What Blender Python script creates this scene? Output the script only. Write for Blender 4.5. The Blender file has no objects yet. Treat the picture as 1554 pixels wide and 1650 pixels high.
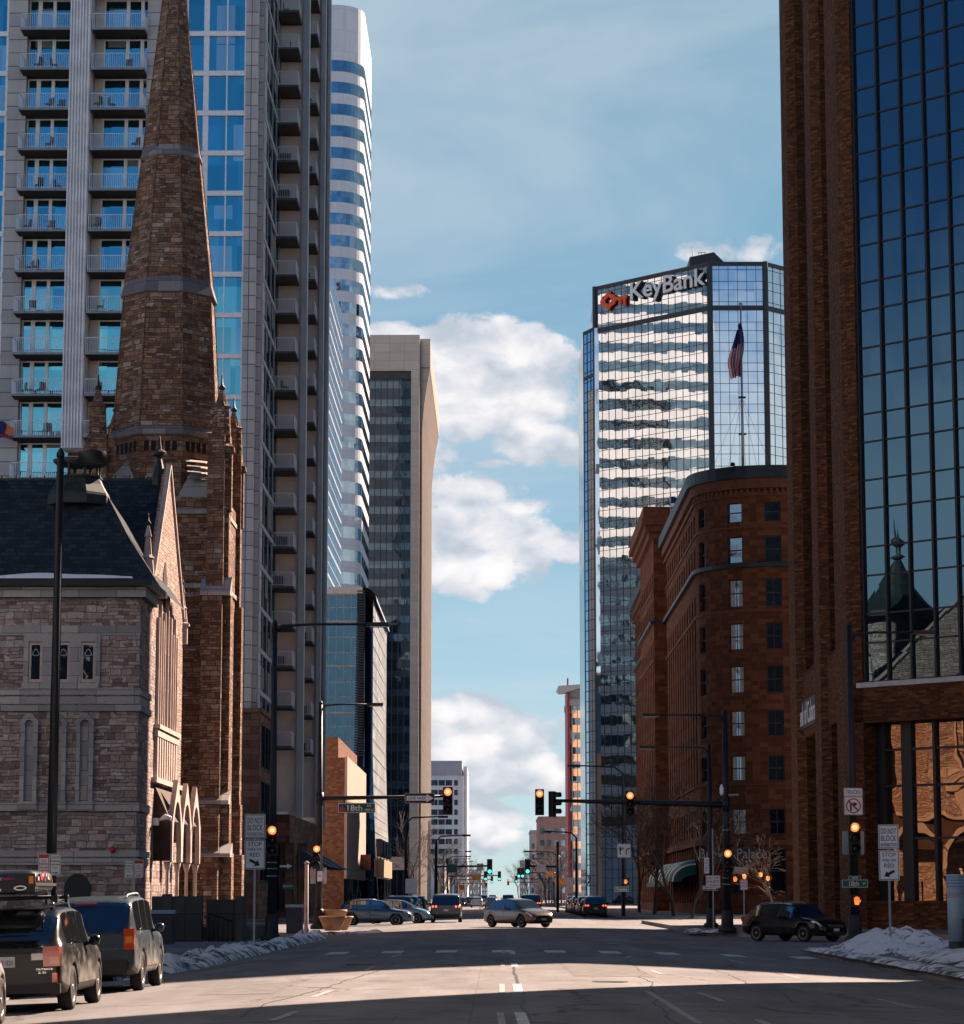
import bpy, bmesh, math, random
from mathutils import Vector, Matrix
R = math.radians
random.seed(11)
SC = bpy.context.scene
COL = SC.collection

# ------------------------------------------------------------------ camera
FPX = 4300.0
PITCH = math.atan((1443 - 825) / FPX)
YAW = math.atan(23 * math.cos(PITCH) / FPX)
CAM = Vector((0, 0, 1.65))
cd = bpy.data.cameras.new("camera")
cd.sensor_fit = 'HORIZONTAL'
cd.sensor_width = 36.0
cd.lens = 36.0 * FPX / 1554
cd.clip_start = 0.1
cd.clip_end = 20000
cam = bpy.data.objects.new("camera", cd)
cam.location = CAM
cam.rotation_euler = (math.pi / 2 + PITCH, 0, YAW)
COL.objects.link(cam)
SC.camera = cam
CM = cam.rotation_euler.to_matrix()

def ray(px, py):
    return CM @ Vector(((px - 777) / FPX, -(py - 825) / FPX, -1))
def at(px, py, Y):
    d = ray(px, py)
    return CAM + d * ((Y - CAM.y) / d.y)
def gx(px, Y):
    return (px - 800) / FPX * Y
def gz(py, Y, px=800):
    return at(px, py, Y).z

# ------------------------------------------------------------------ light
SUN_AZ, SUN_EL = R(36), R(33)
SUN_DIR = Vector((math.sin(SUN_AZ) * math.cos(SUN_EL), math.cos(SUN_AZ) * math.cos(SUN_EL), math.sin(SUN_EL)))
sl = bpy.data.lights.new("sun", 'SUN')
sl.energy = 5.0
sl.angle = R(0.5)
sl.color = (1.0, 0.74, 0.585)
so = bpy.data.objects.new("sun", sl)
so.rotation_euler = (-SUN_DIR).to_track_quat('-Z', 'Y').to_euler()
so.location = (60, 120, 200)
COL.objects.link(so)
SC.view_settings.view_transform = 'Standard'
SC.view_settings.look = 'None'
SC.view_settings.exposure = 1.58
SC.view_settings.gamma = 1.0
SC.view_settings.use_curve_mapping = False
SC.cycles.max_bounces = 7
SC.cycles.diffuse_bounces = 1
SC.cycles.glossy_bounces = 4
SC.cycles.transmission_bounces = 4
SC.cycles.sample_clamp_indirect = 6.0
SC.cycles.caustics_reflective = False
SC.cycles.caustics_refractive = False

# ------------------------------------------------------------------ node helpers
class NT:
    def __init__(s, nt):
        s.nt = nt
    def n(s, typ, props=None, **ins):
        nd = s.nt.nodes.new(typ)
        for k, v in (props or {}).items():
            setattr(nd, k, v)
        for k, v in ins.items():
            sock = nd.inputs[int(k[1:])] if k[0] == 'i' and k[1:].isdigit() else nd.inputs[k.replace('_', ' ')]
            s.put(sock, v)
        return nd
    def put(s, sock, v):
        if isinstance(v, bpy.types.NodeSocket):
            s.nt.links.new(v, sock)
        else:
            if sock.type == 'RGBA' and isinstance(v, (tuple, list)) and len(v) == 3:
                v = (*v, 1)
            sock.default_value = v
    def math(s, op, a, b=0.0, c=0.0, clamp=False):
        nd = s.n('ShaderNodeMath', {'operation': op, 'use_clamp': clamp}, i0=a, i1=b)
        if op in ('MULTIPLY_ADD', 'SMOOTH_MIN', 'SMOOTH_MAX', 'COMPARE'):
            s.put(nd.inputs[2], c)
        return nd.outputs[0]
    def vmath(s, op, a, b=(0, 0, 0)):
        nd = s.n('ShaderNodeVectorMath', {'operation': op}, i0=a)
        if op == 'SCALE':
            s.put(nd.inputs['Scale'], b)
        elif op != 'NORMALIZE':
            s.put(nd.inputs[1], b)
        return nd.outputs['Value'] if op in ('DOT_PRODUCT', 'LENGTH') else nd.outputs[0]
    def mix(s, f, a, b, mode='MIX'):
        nd = s.n('ShaderNodeMix', {'data_type': 'RGBA', 'blend_type': mode, 'clamp_factor': True})
        s.put(nd.inputs[0], f); s.put(nd.inputs[6], a); s.put(nd.inputs[7], b)
        return nd.outputs[2]
    def noise(s, vec, scale, detail=4.0, rough=0.55, dist=0.0, dim='3D'):
        nd = s.n('ShaderNodeTexNoise', {'noise_dimensions': dim}, Scale=scale, Detail=detail, Roughness=rough, Distortion=dist)
        if vec is not None: s.put(nd.inputs['Vector'], vec)
        return nd.outputs[0]
    def ramp(s, fac, stops, interp='LINEAR'):
        nd = s.n('ShaderNodeValToRGB', Fac=fac)
        cr = nd.color_ramp
        cr.interpolation = interp
        while len(cr.elements) < len(stops): cr.elements.new(0.5)
        for e, (p, c) in zip(cr.elements, stops):
            e.position = p
            e.color = (*c, 1) if len(c) == 3 else c
        return nd.outputs[0]
    def smooth(s, x, lo, hi):
        nd = s.n('ShaderNodeMapRange', {'interpolation_type': 'SMOOTHSTEP'}, Value=x, From_Min=lo, From_Max=hi)
        return nd.outputs[0]
    def pos(s):
        return s.n('ShaderNodeNewGeometry').outputs['Position']
    def wallvec(s, obj=False):
        """(u, v, 0): metres along and up a wall of any heading"""
        g = s.n('ShaderNodeNewGeometry')
        t = s.vmath('NORMALIZE', s.vmath('CROSS_PRODUCT', (0, 0, 1), g.outputs['True Normal']))
        u = s.vmath('DOT_PRODUCT', g.outputs['Position'], t)
        sp = s.n('ShaderNodeSeparateXYZ', Vector=g.outputs['Position'])
        return s.n('ShaderNodeCombineXYZ', X=u, Y=sp.outputs[2]).outputs[0]
    def bump(s, h, strength=0.3, dist=0.02):
        return s.n('ShaderNodeBump', Strength=strength, Distance=dist, Height=h).outputs[0]

# ------------------------------------------------------------------ world: sky with clouds
wd = bpy.data.worlds.new("World")
SC.world = wd
wd.use_nodes = True
W = NT(wd.node_tree)
for nd in list(wd.node_tree.nodes): wd.node_tree.nodes.remove(nd)
sky = W.n('ShaderNodeTexSky', {'sky_type': 'NISHITA', 'sun_disc': False, 'sun_elevation': SUN_EL,
                               'sun_rotation': SUN_AZ, 'altitude': 1600.0, 'air_density': 1.0,
                               'dust_density': 0.6, 'ozone_density': 1.6})
dirv = W.n('ShaderNodeTexCoord').outputs['Generated']
dv = W.vmath('NORMALIZE', dirv)
sx, sy, sz = W.n('ShaderNodeSeparateXYZ', Vector=dv).outputs[:]
# milky air toward the sun, deep blue away from it
toward = W.smooth(W.vmath('DOT_PRODUCT', dv, tuple(SUN_DIR)), 0.15, 0.95)
skyraw = W.mix(1.0, sky.outputs[0], W.mix(toward, (0.24, 0.58, 0.84), (0.50, 0.68, 0.74)), 'MULTIPLY')
zen = W.smooth(sz, 0.36, 0.72)
toward = W.math('MULTIPLY', toward, W.math('MULTIPLY_ADD', zen, -0.75, 1.0))
skycol = W.mix(W.math('MULTIPLY', toward, 0.64), skyraw, (1.5, 2.65, 2.92))
skycol = W.mix(W.math('MULTIPLY', zen, 0.62), skycol, W.mix(1.0, skycol, (0.12, 0.16, 0.22), 'MULTIPLY'))
# cumulus banks low over the street end, laid out by direction on the dome
fwd = W.math('MAXIMUM', sy, 0.02)
az = W.math('DIVIDE', sx, fwd)
el = W.math('DIVIDE', sz, fwd)
ae = W.n('ShaderNodeCombineXYZ', X=az, Y=W.math('MULTIPLY', el, 1.5)).outputs[0]
nz = W.noise(ae, 46.0, 7.0, 0.62, 0.25, '2D')
nzb = W.noise(ae, 13.0, 3.0, 0.5, 0.0, '2D')
def billow(vec):
    v1 = W.n('ShaderNodeTexVoronoi', {'feature': 'F1', 'voronoi_dimensions': '2D', 'normalize': True}, Vector=vec, Scale=30.0, Detail=2.0, Roughness=0.5).outputs['Distance']
    return v1
wv = W.vmath('ADD', ae, W.vmath('SCALE', W.n('ShaderNodeTexNoise', Vector=ae, Scale=60.0, Detail=4.0).outputs['Color'], 0.012))
bl1 = billow(wv)
bl2 = billow(W.vmath('ADD', wv, (0.0045, 0.0075, 0.0)))
wob = W.math('ADD', W.math('ADD', W.math('MULTIPLY_ADD', nz, 1.9, -0.95), W.math('MULTIPLY_ADD', nzb, 1.5, -0.75)), W.math('MULTIPLY_ADD', bl1, -1.25, 0.45))
relief = W.math('MULTIPLY', W.math('SUBTRACT', bl2, bl1), 1.4)
banks = [  # px, py, rx, ry, weight
    (620, 575, 120, 62, 1.1), (690, 620, 200, 100, 1.1), (800, 600, 130, 90, 1.0), (860, 660, 90, 85, 0.9), (930, 720, 40, 40, 0.7),
    (560, 680, 200, 110, 0.9), (1150, 390, 60, 25, 0.5), (1240, 395, 50, 28, 0.6),
    (760, 885, 105, 75, 1.05), (850, 880, 70, 60, 0.8), (915, 885, 45, 32, 0.8), (740, 790, 110, 30, 0.5),
    (800, 745, 35, 10, 0.35), (930, 950, 20, 10, 0.3), (635, 460, 60, 14, 0.3), (840, 820, 80, 22, 0.4),
    (780, 1180, 170, 55, 0.95), (860, 1250, 140, 45, 0.9), (700, 1230, 120, 60, 0.8), (820, 1330, 200, 40, 0.5),
    (1000, 1180, 120, 60, 0.8), (600, 1200, 120, 60, 0.8)]
dens = None
for (bx, by, rx, ry, wgt) in banks:
    a0, e0 = (bx - 800) / FPX, (1443 - by) / FPX
    dx = W.math('MULTIPLY', W.math('SUBTRACT', az, a0), FPX / rx)
    dy = W.math('MULTIPLY', W.math('SUBTRACT', el, e0), FPX / ry)
    q = W.math('ADD', W.math('MULTIPLY', dx, dx), W.math('MULTIPLY', dy, dy))
    m = W.math('MULTIPLY', W.math('SUBTRACT', 1.3, q), wgt)
    dens = m if dens is None else W.math('MAXIMUM', dens, m)
front = W.smooth(sy, 0.3, 0.7)
cum = W.smooth(W.math('ADD', dens, wob), 0.14, 0.62)
cum = W.math('MULTIPLY', cum, front)
# thin streaky cloud everywhere
pz = W.math('MAXIMUM', W.math('ADD', W.math('ABSOLUTE', sz), 0.12), 0.05)
pl = W.n('ShaderNodeCombineXYZ', X=W.math('DIVIDE', sx, pz), Y=W.math('DIVIDE', W.math('MULTIPLY', sy, 0.5), pz)).outputs[0]
st = W.noise(W.vmath('MULTIPLY', pl, (0.8, 1.7, 1.0)), 1.5, 5.0, 0.60, 0.5, '2D')
st2 = W.noise(pl, 0.45, 1.0, 0.5, 0.0, '2D')
streak = W.smooth(W.math('ADD', st, W.math('MULTIPLY_ADD', st2, 0.9, -0.45)), 0.30, 0.85)
hz = W.smooth(sz, 0.16, -0.01)
shade = W.noise(W.vmath('ADD', ae, (0.01, -0.015, 0)), 38.0, 5.0, 0.6, 0.3, '2D')
lowdark = W.smooth(W.math('ADD', dens, W.math('MULTIPLY_ADD', nzb, 1.6, -0.8)), 0.2, 1.1)
ccol = W.ramp(W.math('ADD', W.math('ADD', W.math('MULTIPLY_ADD', shade, 0.7, -0.02), relief), W.math('MULTIPLY', lowdark, 0.22)),
              [(0.22, (3.6, 4.0, 4.5)), (0.45, (4.9, 5.0, 5.4)), (0.68, (6.4, 6.2, 6.25)), (0.85, (7.0, 6.7, 6.7))])
c1 = W.mix(W.math('MULTIPLY', W.math('MULTIPLY', streak, W.math('SUBTRACT', 1.0, zen)), W.math('MULTIPLY_ADD', toward, 0.50, 0.10)), skycol, (4.1, 4.65, 5.1))
c1 = W.mix(W.math('MULTIPLY', hz, W.math('MULTIPLY', front, 0.55)), c1, (4.7, 5.2, 5.6))
hz2 = W.math('MULTIPLY', W.smooth(W.math('ADD', sz, W.math('MULTIPLY_ADD', W.noise(dv, 9.0, 3.0, 0.6), 0.16, -0.08)), 0.27, 0.14), W.math('SUBTRACT', 1.0, front))
c1 = W.mix(W.math('MULTIPLY', hz2, 0.75), c1, (7.3, 7.6, 7.6))
c2 = W.mix(W.math('MULTIPLY', cum, 0.93), c1, ccol)
bg = W.n('ShaderNodeBackground', Color=c2, Strength=0.051)
wo = W.n('ShaderNodeOutputWorld', Surface=bg.outputs[0])

# ------------------------------------------------------------------ mesh builder
class Fr:
    """wall frame: origin (x, y), u runs along the wall, n points out of it"""
    def __init__(s, x, y, ang):
        s.o = Vector((x, y, 0)); s.u = Vector((math.cos(ang), math.sin(ang), 0))
        s.n = Vector((math.sin(ang), -math.cos(ang), 0))
    def p(s, u, n, z):
        return s.o + s.u * u + s.n * n + Vector((0, 0, z))

class MB:
    def __init__(s):
        s.v = []; s.f = []; s.mi = []; s.sm = []
    def add(s, vs, fs, m=0, smooth=False):
        k = len(s.v)
        s.v += [tuple(p) for p in vs]
        for f in fs:
            s.f.append([i + k for i in f]); s.mi.append(m); s.sm.append(smooth)
        return s
    def box(s, x0, x1, y0, y1, z0, z1, m=0, fr=None):
        P = [(x0, y0, z0), (x1, y0, z0), (x1, y1, z0), (x0, y1, z0), (x0, y0, z1), (x1, y0, z1), (x1, y1, z1), (x0, y1, z1)]
        if fr: P = [fr.p(*p) for p in P]
        return s.add(P, [(0, 3, 2, 1), (4, 5, 6, 7), (0, 1, 5, 4), (1, 2, 6, 5), (2, 3, 7, 6), (3, 0, 4, 7)], m)
    def quad(s, a, b, c, d, m=0):
        return s.add([a, b, c, d], [(0, 1, 2, 3)], m)
    def fquad(s, fr, u0, u1, z0, z1, n=0.0, m=0):
        return s.add([fr.p(u0, n, z0), fr.p(u1, n, z0), fr.p(u1, n, z1), fr.p(u0, n, z1)], [(0, 1, 2, 3)], m)
    def prism(s, poly, z0, z1, m=0, cap=True):
        n = len(poly)
        zb = z0 if callable(z0) else (lambda x, y: z0)
        zt = z1 if callable(z1) else (lambda x, y: z1)
        P = [(x, y, zb(x, y)) for x, y in poly] + [(x, y, zt(x, y)) for x, y in poly]
        F = [(i, (i + 1) % n, (i + 1) % n + n, i + n) for i in range(n)]
        if cap: F += [tuple(range(n - 1, -1, -1)), tuple(range(n, 2 * n))]
        return s.add(P, F, m)
    def fprism(s, fr, poly, n0, n1, m=0):
        """polygon in (u, z) pushed from n0 to n1"""
        k = len(poly)
        P = [fr.p(u, n0, z) for u, z in poly] + [fr.p(u, n1, z) for u, z in poly]
        F = [(i, (i + 1) % k, (i + 1) % k + k, i + k) for i in range(k)]
        F += [tuple(range(k - 1, -1, -1)), tuple(range(k, 2 * k))]
        return s.add(P, F, m)
    def tube(s, pts, r, seg=8, m=0, smooth=True, cap=True):
        pts = [Vector(p) for p in pts]
        rs = r if isinstance(r, (list, tuple)) else [r] * len(pts)
        P = []; F = []
        n = None
        for i, p in enumerate(pts):
            t = (pts[min(i + 1, len(pts) - 1)] - pts[max(i - 1, 0)]).normalized()
            if n is None:
                n = t.orthogonal().normalized()
            else:
                n = (n - t * n.dot(t))
                n = n.normalized() if n.length > 1e-6 else t.orthogonal().normalized()
            b = t.cross(n)
            for k in range(seg):
                a = 2 * math.pi * k / seg
                P.append(p + (n * math.cos(a) + b * math.sin(a)) * rs[i])
        for i in range(len(pts) - 1):
            for k in range(seg):
                F.append((i * seg + k, i * seg + (k + 1) % seg, (i + 1) * seg + (k + 1) % seg, (i + 1) * seg + k))
        s.add(P, F, m, smooth)
        if cap:
            L = len(P) - seg
            s.add(P[:seg], [tuple(range(seg - 1, -1, -1))], m)
            s.add(P[L:], [tuple(range(seg))], m)
        return s
    def lathe(s, prof, c=(0, 0, 0), seg=16, m=0, smooth=True, a0=0.0):
        c = Vector(c); P = []; F = []
        for r, z in prof:
            for k in range(seg):
                a = a0 + 2 * math.pi * k / seg
                P.append(c + Vector((r * math.cos(a), r * math.sin(a), z)))
        for i in range(len(prof) - 1):
            for k in range(seg):
                F.append((i * seg + k, i * seg + (k + 1) % seg, (i + 1) * seg + (k + 1) % seg, (i + 1) * seg + k))
        s.add(P, F, m, smooth)
        if prof[0][0] > 1e-4: s.add(P[:seg], [tuple(range(seg - 1, -1, -1))], m)
        if prof[-1][0] > 1e-4: s.add(P[-seg:], [tuple(range(seg))], m)
        return s
    def wheel_disc(s, c, axis, prof, seg=24, m=0, smooth=True, cap=True):
        """lathe about a horizontal axis; prof = (radius, offset along axis)"""
        c = Vector(c); ax = Vector(axis).normalized(); e1 = Vector((0, 0, 1)); e2 = ax.cross(e1)
        P = []; F = []
        for r, o in prof:
            for k in range(seg):
                a = 2 * math.pi * k / seg
                P.append(c + ax * o + (e1 * math.cos(a) + e2 * math.sin(a)) * r)
        for i in range(len(prof) - 1):
            for k in range(seg):
                F.append((i * seg + k, i * seg + (k + 1) % seg, (i + 1) * seg + (k + 1) % seg, (i + 1) * seg + k))
        s.add(P, F, m, smooth)
        if not cap: return s
        if prof[0][0] > 1e-4: s.add(P[:seg], [tuple(range(seg))], m)
        if prof[-1][0] > 1e-4: s.add(P[-seg:], [tuple(range(seg))], m)
        return s
    def grid(s, fn, nu, nv, m=0, smooth=True):
        P = [fn(i / nu, j / nv) for j in range(nv + 1) for i in range(nu + 1)]
        F = [(j * (nu + 1) + i, j * (nu + 1) + i + 1, (j + 1) * (nu + 1) + i + 1, (j + 1) * (nu + 1) + i) for j in range(nv) for i in range(nu)]
        return s.add(P, F, m, smooth)
    def build(s, name, mats, parent=None, recalc=True, **props):
        if not isinstance(mats, (list, tuple)): mats = [mats]
        off = Vector((0, 0, 0))
        if parent is not None:
            q = parent
            while q is not None:
                off += q.location; q = q.parent
        me = bpy.data.meshes.new(name)
        me.from_pydata([(x - off.x, y - off.y, z - off.z) for x, y, z in s.v], [], s.f)
        for mt in mats: me.materials.append(mt)
        me.polygons.foreach_set('material_index', s.mi)
        me.polygons.foreach_set('use_smooth', s.sm)
        if recalc:
            bm = bmesh.new(); bm.from_mesh(me)
            bmesh.ops.remove_doubles(bm, verts=bm.verts, dist=1e-5)
            bmesh.ops.recalc_face_normals(bm, faces=bm.faces)
            bm.to_mesh(me); bm.free()
        me.update()
        o = bpy.data.objects.new(name, me)
        COL.objects.link(o)
        if parent is not None: o.parent = parent
        for k, v in props.items(): o[k] = v
        return o

def root(name, loc, label, cat, group=None):
    o = bpy.data.objects.new(name, None)
    o.empty_display_size = 0.3
    o.location = loc
    o['label'] = label; o['category'] = cat
    if group: o['group'] = group
    COL.objects.link(o)
    return o

def tag(o, label, cat, group=None):
    o['label'] = label; o['category'] = cat
    if group: o['group'] = group
    return o

def struct(o):
    o['kind'] = 'structure'
    return o

def kids(o):
    return list(o.children)

def dup(o, loc=None, rz=None, label=None, group=None, parent=None):
    c = o.copy(); COL.objects.link(c)
    if parent is not None: c.parent = parent
    for ch in kids(o): dup(ch, parent=c)
    if loc is not None: c.location = loc
    if rz is not None: c.rotation_euler = (0, 0, rz)
    if label: c['label'] = label
    if group: c['group'] = group
    return c

def dup_part(o, parent, delta):
    """copy a part (and its own pieces) of the same thing, moved by delta"""
    c = o.copy(); COL.objects.link(c); c.parent = parent
    c.location = o.location + Vector(delta)
    for ch in kids(o):
        d = ch.copy(); COL.objects.link(d); d.parent = c
    return c

def text_part(s, name, mt, parent, org, u, v, w, h, depth=0.004, keep=False, bold=0.0):
    """writing: string s fitted in a w x h box centred at org, u to the right, v up"""
    cu = bpy.data.curves.new(name, 'FONT')
    cu.body = s; cu.align_x = 'CENTER'; cu.resolution_u = 3
    cu.extrude = 0.5
    cu.offset = bold
    tmp = bpy.data.objects.new('tmp', cu)
    me = bpy.data.meshes.new_from_object(tmp)
    bpy.data.objects.remove(tmp); bpy.data.curves.remove(cu)
    xs = [q.co.x for q in me.vertices]; ys = [q.co.y for q in me.vertices]
    x0, x1, y0, y1 = min(xs), max(xs), min(ys), max(ys)
    kx = w / (x1 - x0); ky = h / (y1 - y0)
    if keep: kx = ky = min(kx, ky)
    u = Vector(u).normalized(); v = Vector(v).normalized(); n = u.cross(v)
    off = Vector((0, 0, 0)); q = parent
    while q is not None:
        off += q.location; q = q.parent
    org = Vector(org) - off
    for q in me.vertices:
        a = (q.co.x - (x0 + x1) / 2) * kx; b = (q.co.y - (y0 + y1) / 2) * ky
        q.co = org + u * a + v * b + n * ((q.co.z + 0.5) * depth)
    me.materials.clear(); me.materials.append(mt)
    o = bpy.data.objects.new(name, me); COL.objects.link(o); o.parent = parent
    return o
# ------------------------------------------------------------------ materials
def newmat(name):
    m = bpy.data.materials.new(name); m.use_nodes = True
    T = NT(m.node_tree)
    for nd in list(m.node_tree.nodes): m.node_tree.nodes.remove(nd)
    return m, T
def finish(T, col, rough=0.7, metal=0.0, spec=0.4, normal=None, coat=0.0, emit=None, es=0.0):
    b = T.n('ShaderNodeBsdfPrincipled')
    T.put(b.inputs['Base Color'], col); T.put(b.inputs['Roughness'], rough); T.put(b.inputs['Metallic'], metal)
    T.put(b.inputs['Specular IOR Level'], spec)
    if coat: T.put(b.inputs['Coat Weight'], coat); T.put(b.inputs['Coat Roughness'], 0.05)
    if normal is not None: T.put(b.inputs['Normal'], normal)
    if emit is not None:
        T.put(b.inputs['Emission Color'], emit); T.put(b.inputs['Emission Strength'], es)
    T.n('ShaderNodeOutputMaterial', Surface=b.outputs[0])

def plain(name, col, rough=0.6, metal=0.0, spec=0.4, var=0.15, scale=3.0, bump=0.0, coat=0.0):
    m, T = newmat(name)
    p = T.n('ShaderNodeTexCoord').outputs['Object']
    c = col
    nz = T.noise(p, scale, 5.0)
    if var > 0:
        f = T.smooth(nz, 0.3, 0.72)
        c = T.mix(f, tuple(x * (1 - var) for x in col), tuple(min(1, x * (1 + var)) for x in col))
    nrm = T.bump(nz, bump, 0.02) if bump else None
    finish(T, c, rough, metal, spec, nrm, coat)
    return m

def brickmat(name, stops, bw, bh, mortar, mcol, rough=0.9, bumps=0.5, squash=1.0, sqf=2, noise_amt=0.35, warp=0.0, offset=0.5, streak=0.0, msmooth=0.3, mixb=False):
    m, T = newmat(name)
    v = T.wallvec()
    if warp:
        nv = T.n('ShaderNodeTexNoise', Vector=T.pos(), Scale=1.5, Detail=2.0).outputs['Color']
        v = T.vmath('ADD', v, T.vmath('SCALE', T.vmath('SUBTRACT', nv, (0.5, 0.5, 0.5)), warp))
    br = T.n('ShaderNodeTexBrick', {'offset': offset, 'squash': squash, 'squash_frequency': sqf}, Vector=v, Color1=(0, 0, 0), Color2=(1, 1, 1), Mortar=(0.5, 0.5, 0.5),
             Scale=1.0, Mortar_Size=mortar, Mortar_Smooth=msmooth, Bias=0.0, Brick_Width=bw, Row_Height=bh)
    rnd = br.outputs['Color']; fac = br.outputs['Fac']
    if mixb:     # courses of small stones run between the big ones
        b2 = T.n('ShaderNodeTexBrick', {'offset': 0.43, 'squash': 1.5, 'squash_frequency': 3}, Vector=T.vmath('ADD', v, (3.1, 0.0, 0)), Color1=(0, 0, 0), Color2=(1, 1, 1), Mortar=(0.5, 0.5, 0.5),
                 Scale=1.0, Mortar_Size=mortar * .8, Mortar_Smooth=msmooth, Bias=0.0, Brick_Width=bw * .62, Row_Height=bh * .5)
        cellv = T.vmath('FLOOR', T.vmath('DIVIDE', v, (bw * 2.0, bh, 1.0)))
        pick = T.math('GREATER_THAN', T.n('ShaderNodeTexWhiteNoise', {'noise_dimensions': '3D'}, Vector=cellv).outputs['Value'], 0.52)
        rnd = T.mix(pick, rnd, b2.outputs['Color'])
        fac = T.math('ADD', T.math('MULTIPLY', fac, T.math('SUBTRACT', 1.0, pick)), T.math('MULTIPLY', b2.outputs['Fac'], pick))
    big = T.noise(T.pos(), 0.16, 3.0)
    x = T.math('ADD', T.math('MULTIPLY', rnd, 0.92), T.math('MULTIPLY_ADD', big, 0.3, -0.12))
    c = T.ramp(x, stops)
    fine = T.noise(T.pos(), 9.0, 6.0, 0.65)
    c = T.mix(T.math('MULTIPLY', T.smooth(fine, 0.35, 0.75), noise_amt), c, T.mix(1.0, c, (0.35, 0.33, 0.33), 'MULTIPLY'))
    if streak:
        sv = T.vmath('MULTIPLY', T.wallvec(), (1.6, 0.05, 1))
        sn = T.noise(sv, 1.0, 5.0, 0.6)
        c = T.mix(T.math('MULTIPLY', T.smooth(sn, 0.5, 0.75), streak), c, T.mix(1.0, c, (0.45, 0.42, 0.4), 'MULTIPLY'))
    c = T.mix(fac, c, mcol)
    mid = T.noise(T.pos(), 4.0, 5.0, 0.6)
    if mixb: c = T.mix(T.math('MULTIPLY', T.smooth(mid, 0.35, 0.7), 0.45), c, T.mix(1.0, c, (0.58, 0.55, 0.54), 'MULTIPLY'))
    h = T.math('ADD', T.math('MULTIPLY', fac, -1.0), T.math('ADD', T.math('MULTIPLY', fine, 0.8), T.math('MULTIPLY', mid, 0.9 if mixb else 0.2)))
    finish(T, c, rough, 0, 0.25, T.bump(h, bumps, 0.09 if mixb else 0.05))
    return m

def panelmat(name, col, pw, ph, joint, jcol, var=0.12, rough=0.8, bumps=0.2, streak=0.25, offset=0.0, spec=0.3):
    """concrete or stone panels with recessed joints and rain streaks"""
    m, T = newmat(name)
    v = T.wallvec()
    br = T.n('ShaderNodeTexBrick', {'offset': offset}, Vector=v, Color1=(0, 0, 0), Color2=(1, 1, 1), Mortar=(0.5, 0.5, 0.5), Scale=1.0,
             Mortar_Size=joint, Mortar_Smooth=0.1, Bias=0.0, Brick_Width=pw, Row_Height=ph)
    big = T.noise(T.pos(), 0.5, 6.0, 0.6)
    x = T.math('ADD', T.math('MULTIPLY', br.outputs['Color'], 0.45), T.math('MULTIPLY', big, 0.55))
    c = T.mix(T.smooth(x, 0.2, 0.8), tuple(q * (1 - var) for q in col), tuple(min(1, q * (1 + var)) for q in col))
    if streak:
        sv = T.vmath('MULTIPLY', v, (2.2, 0.07, 1))
        sn = T.noise(sv, 1.0, 5.0, 0.6)
        c = T.mix(T.math('MULTIPLY', T.smooth(sn, 0.48, 0.75), streak), c, T.mix(1.0, c, (0.5, 0.5, 0.5), 'MULTIPLY'))
    c = T.mix(br.outputs['Fac'], c, jcol)
    fine = T.noise(T.pos(), 14.0, 4.0)
    h = T.math('ADD', T.math('MULTIPLY', br.outputs['Fac'], -1.0), T.math('MULTIPLY', fine, 0.25))
    finish(T, c, rough, 0, spec, T.bump(h, bumps, 0.03))
    return m

def mirror(name, tint, rough=0.02, wave=0.0, wscale=0.35, pw=1.5, ph=1.9, tilt=0.0, pvar=0.0, curt=0.0, base=(0.005, 0.008, 0.012)):
    """coated facade glass: tinted mirror over a dark room, each pane a little out of true"""
    m, T = newmat(name)
    v = T.wallvec()
    nrm = None
    if wave or tilt:
        n1 = T.noise(v, wscale, 0.6, 0.5)
        nrm = T.bump(n1, 1.0, wave)
        if tilt:
            cell = T.vmath('FLOOR', T.vmath('DIVIDE', v, (pw, ph, 1)))
            wn = T.n('ShaderNodeTexWhiteNoise', {'noise_dimensions': '3D'}, Vector=cell).outputs['Color']
            nrm = T.vmath('NORMALIZE', T.vmath('ADD', nrm, T.vmath('SCALE', T.vmath('SUBTRACT', wn, (0.5, 0.5, 0.5)), tilt)))
    g = T.n('ShaderNodeBsdfGlossy', Color=tint, Roughness=rough)
    if pvar:
        cell = T.vmath('FLOOR', T.vmath('DIVIDE', v, (pw, ph, 1)))
        w1 = T.n('ShaderNodeTexWhiteNoise', {'noise_dimensions': '3D'}, Vector=T.vmath('ADD', cell, (7.3, 1.7, 3))).outputs['Value']
        T.put(g.inputs['Color'], T.mix(T.math('MULTIPLY', w1, pvar), tint, tuple(q * 0.45 for q in tint)))
    d = T.n('ShaderNodeBsdfDiffuse', Color=base)
    if curt:     # blinds or curtains drawn behind some of the panes
        cell = T.vmath('FLOOR', T.vmath('DIVIDE', T.vmath('ADD', v, (0.37, 0, 0)), (pw, ph, 1)))
        w2 = T.n('ShaderNodeTexWhiteNoise', {'noise_dimensions': '3D'}, Vector=T.vmath('ADD', cell, (3.7, 9.1, 5))).outputs['Value']
        fz = T.math('FRACT', T.math('DIVIDE', T.n('ShaderNodeSeparateXYZ', Vector=v).outputs[1], ph))
        on = T.math('MULTIPLY', T.math('LESS_THAN', w2, curt), T.math('GREATER_THAN', fz, T.math('MULTIPLY', w2, 2.6)))
        T.put(d.inputs['Color'], T.mix(on, base, (0.16, 0.17, 0.165)))
    if nrm is not None: T.put(g.inputs['Normal'], nrm)
    ad = T.n('ShaderNodeAddShader', i0=g.outputs[0], i1=d.outputs[0])
    T.n('ShaderNodeOutputMaterial', Surface=ad.outputs[0])
    return m

def emitmat(name, col, strength):
    m, T = newmat(name)
    finish(T, tuple(min(1, c) for c in col), 0.4, emit=col, es=strength)
    return m

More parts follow.
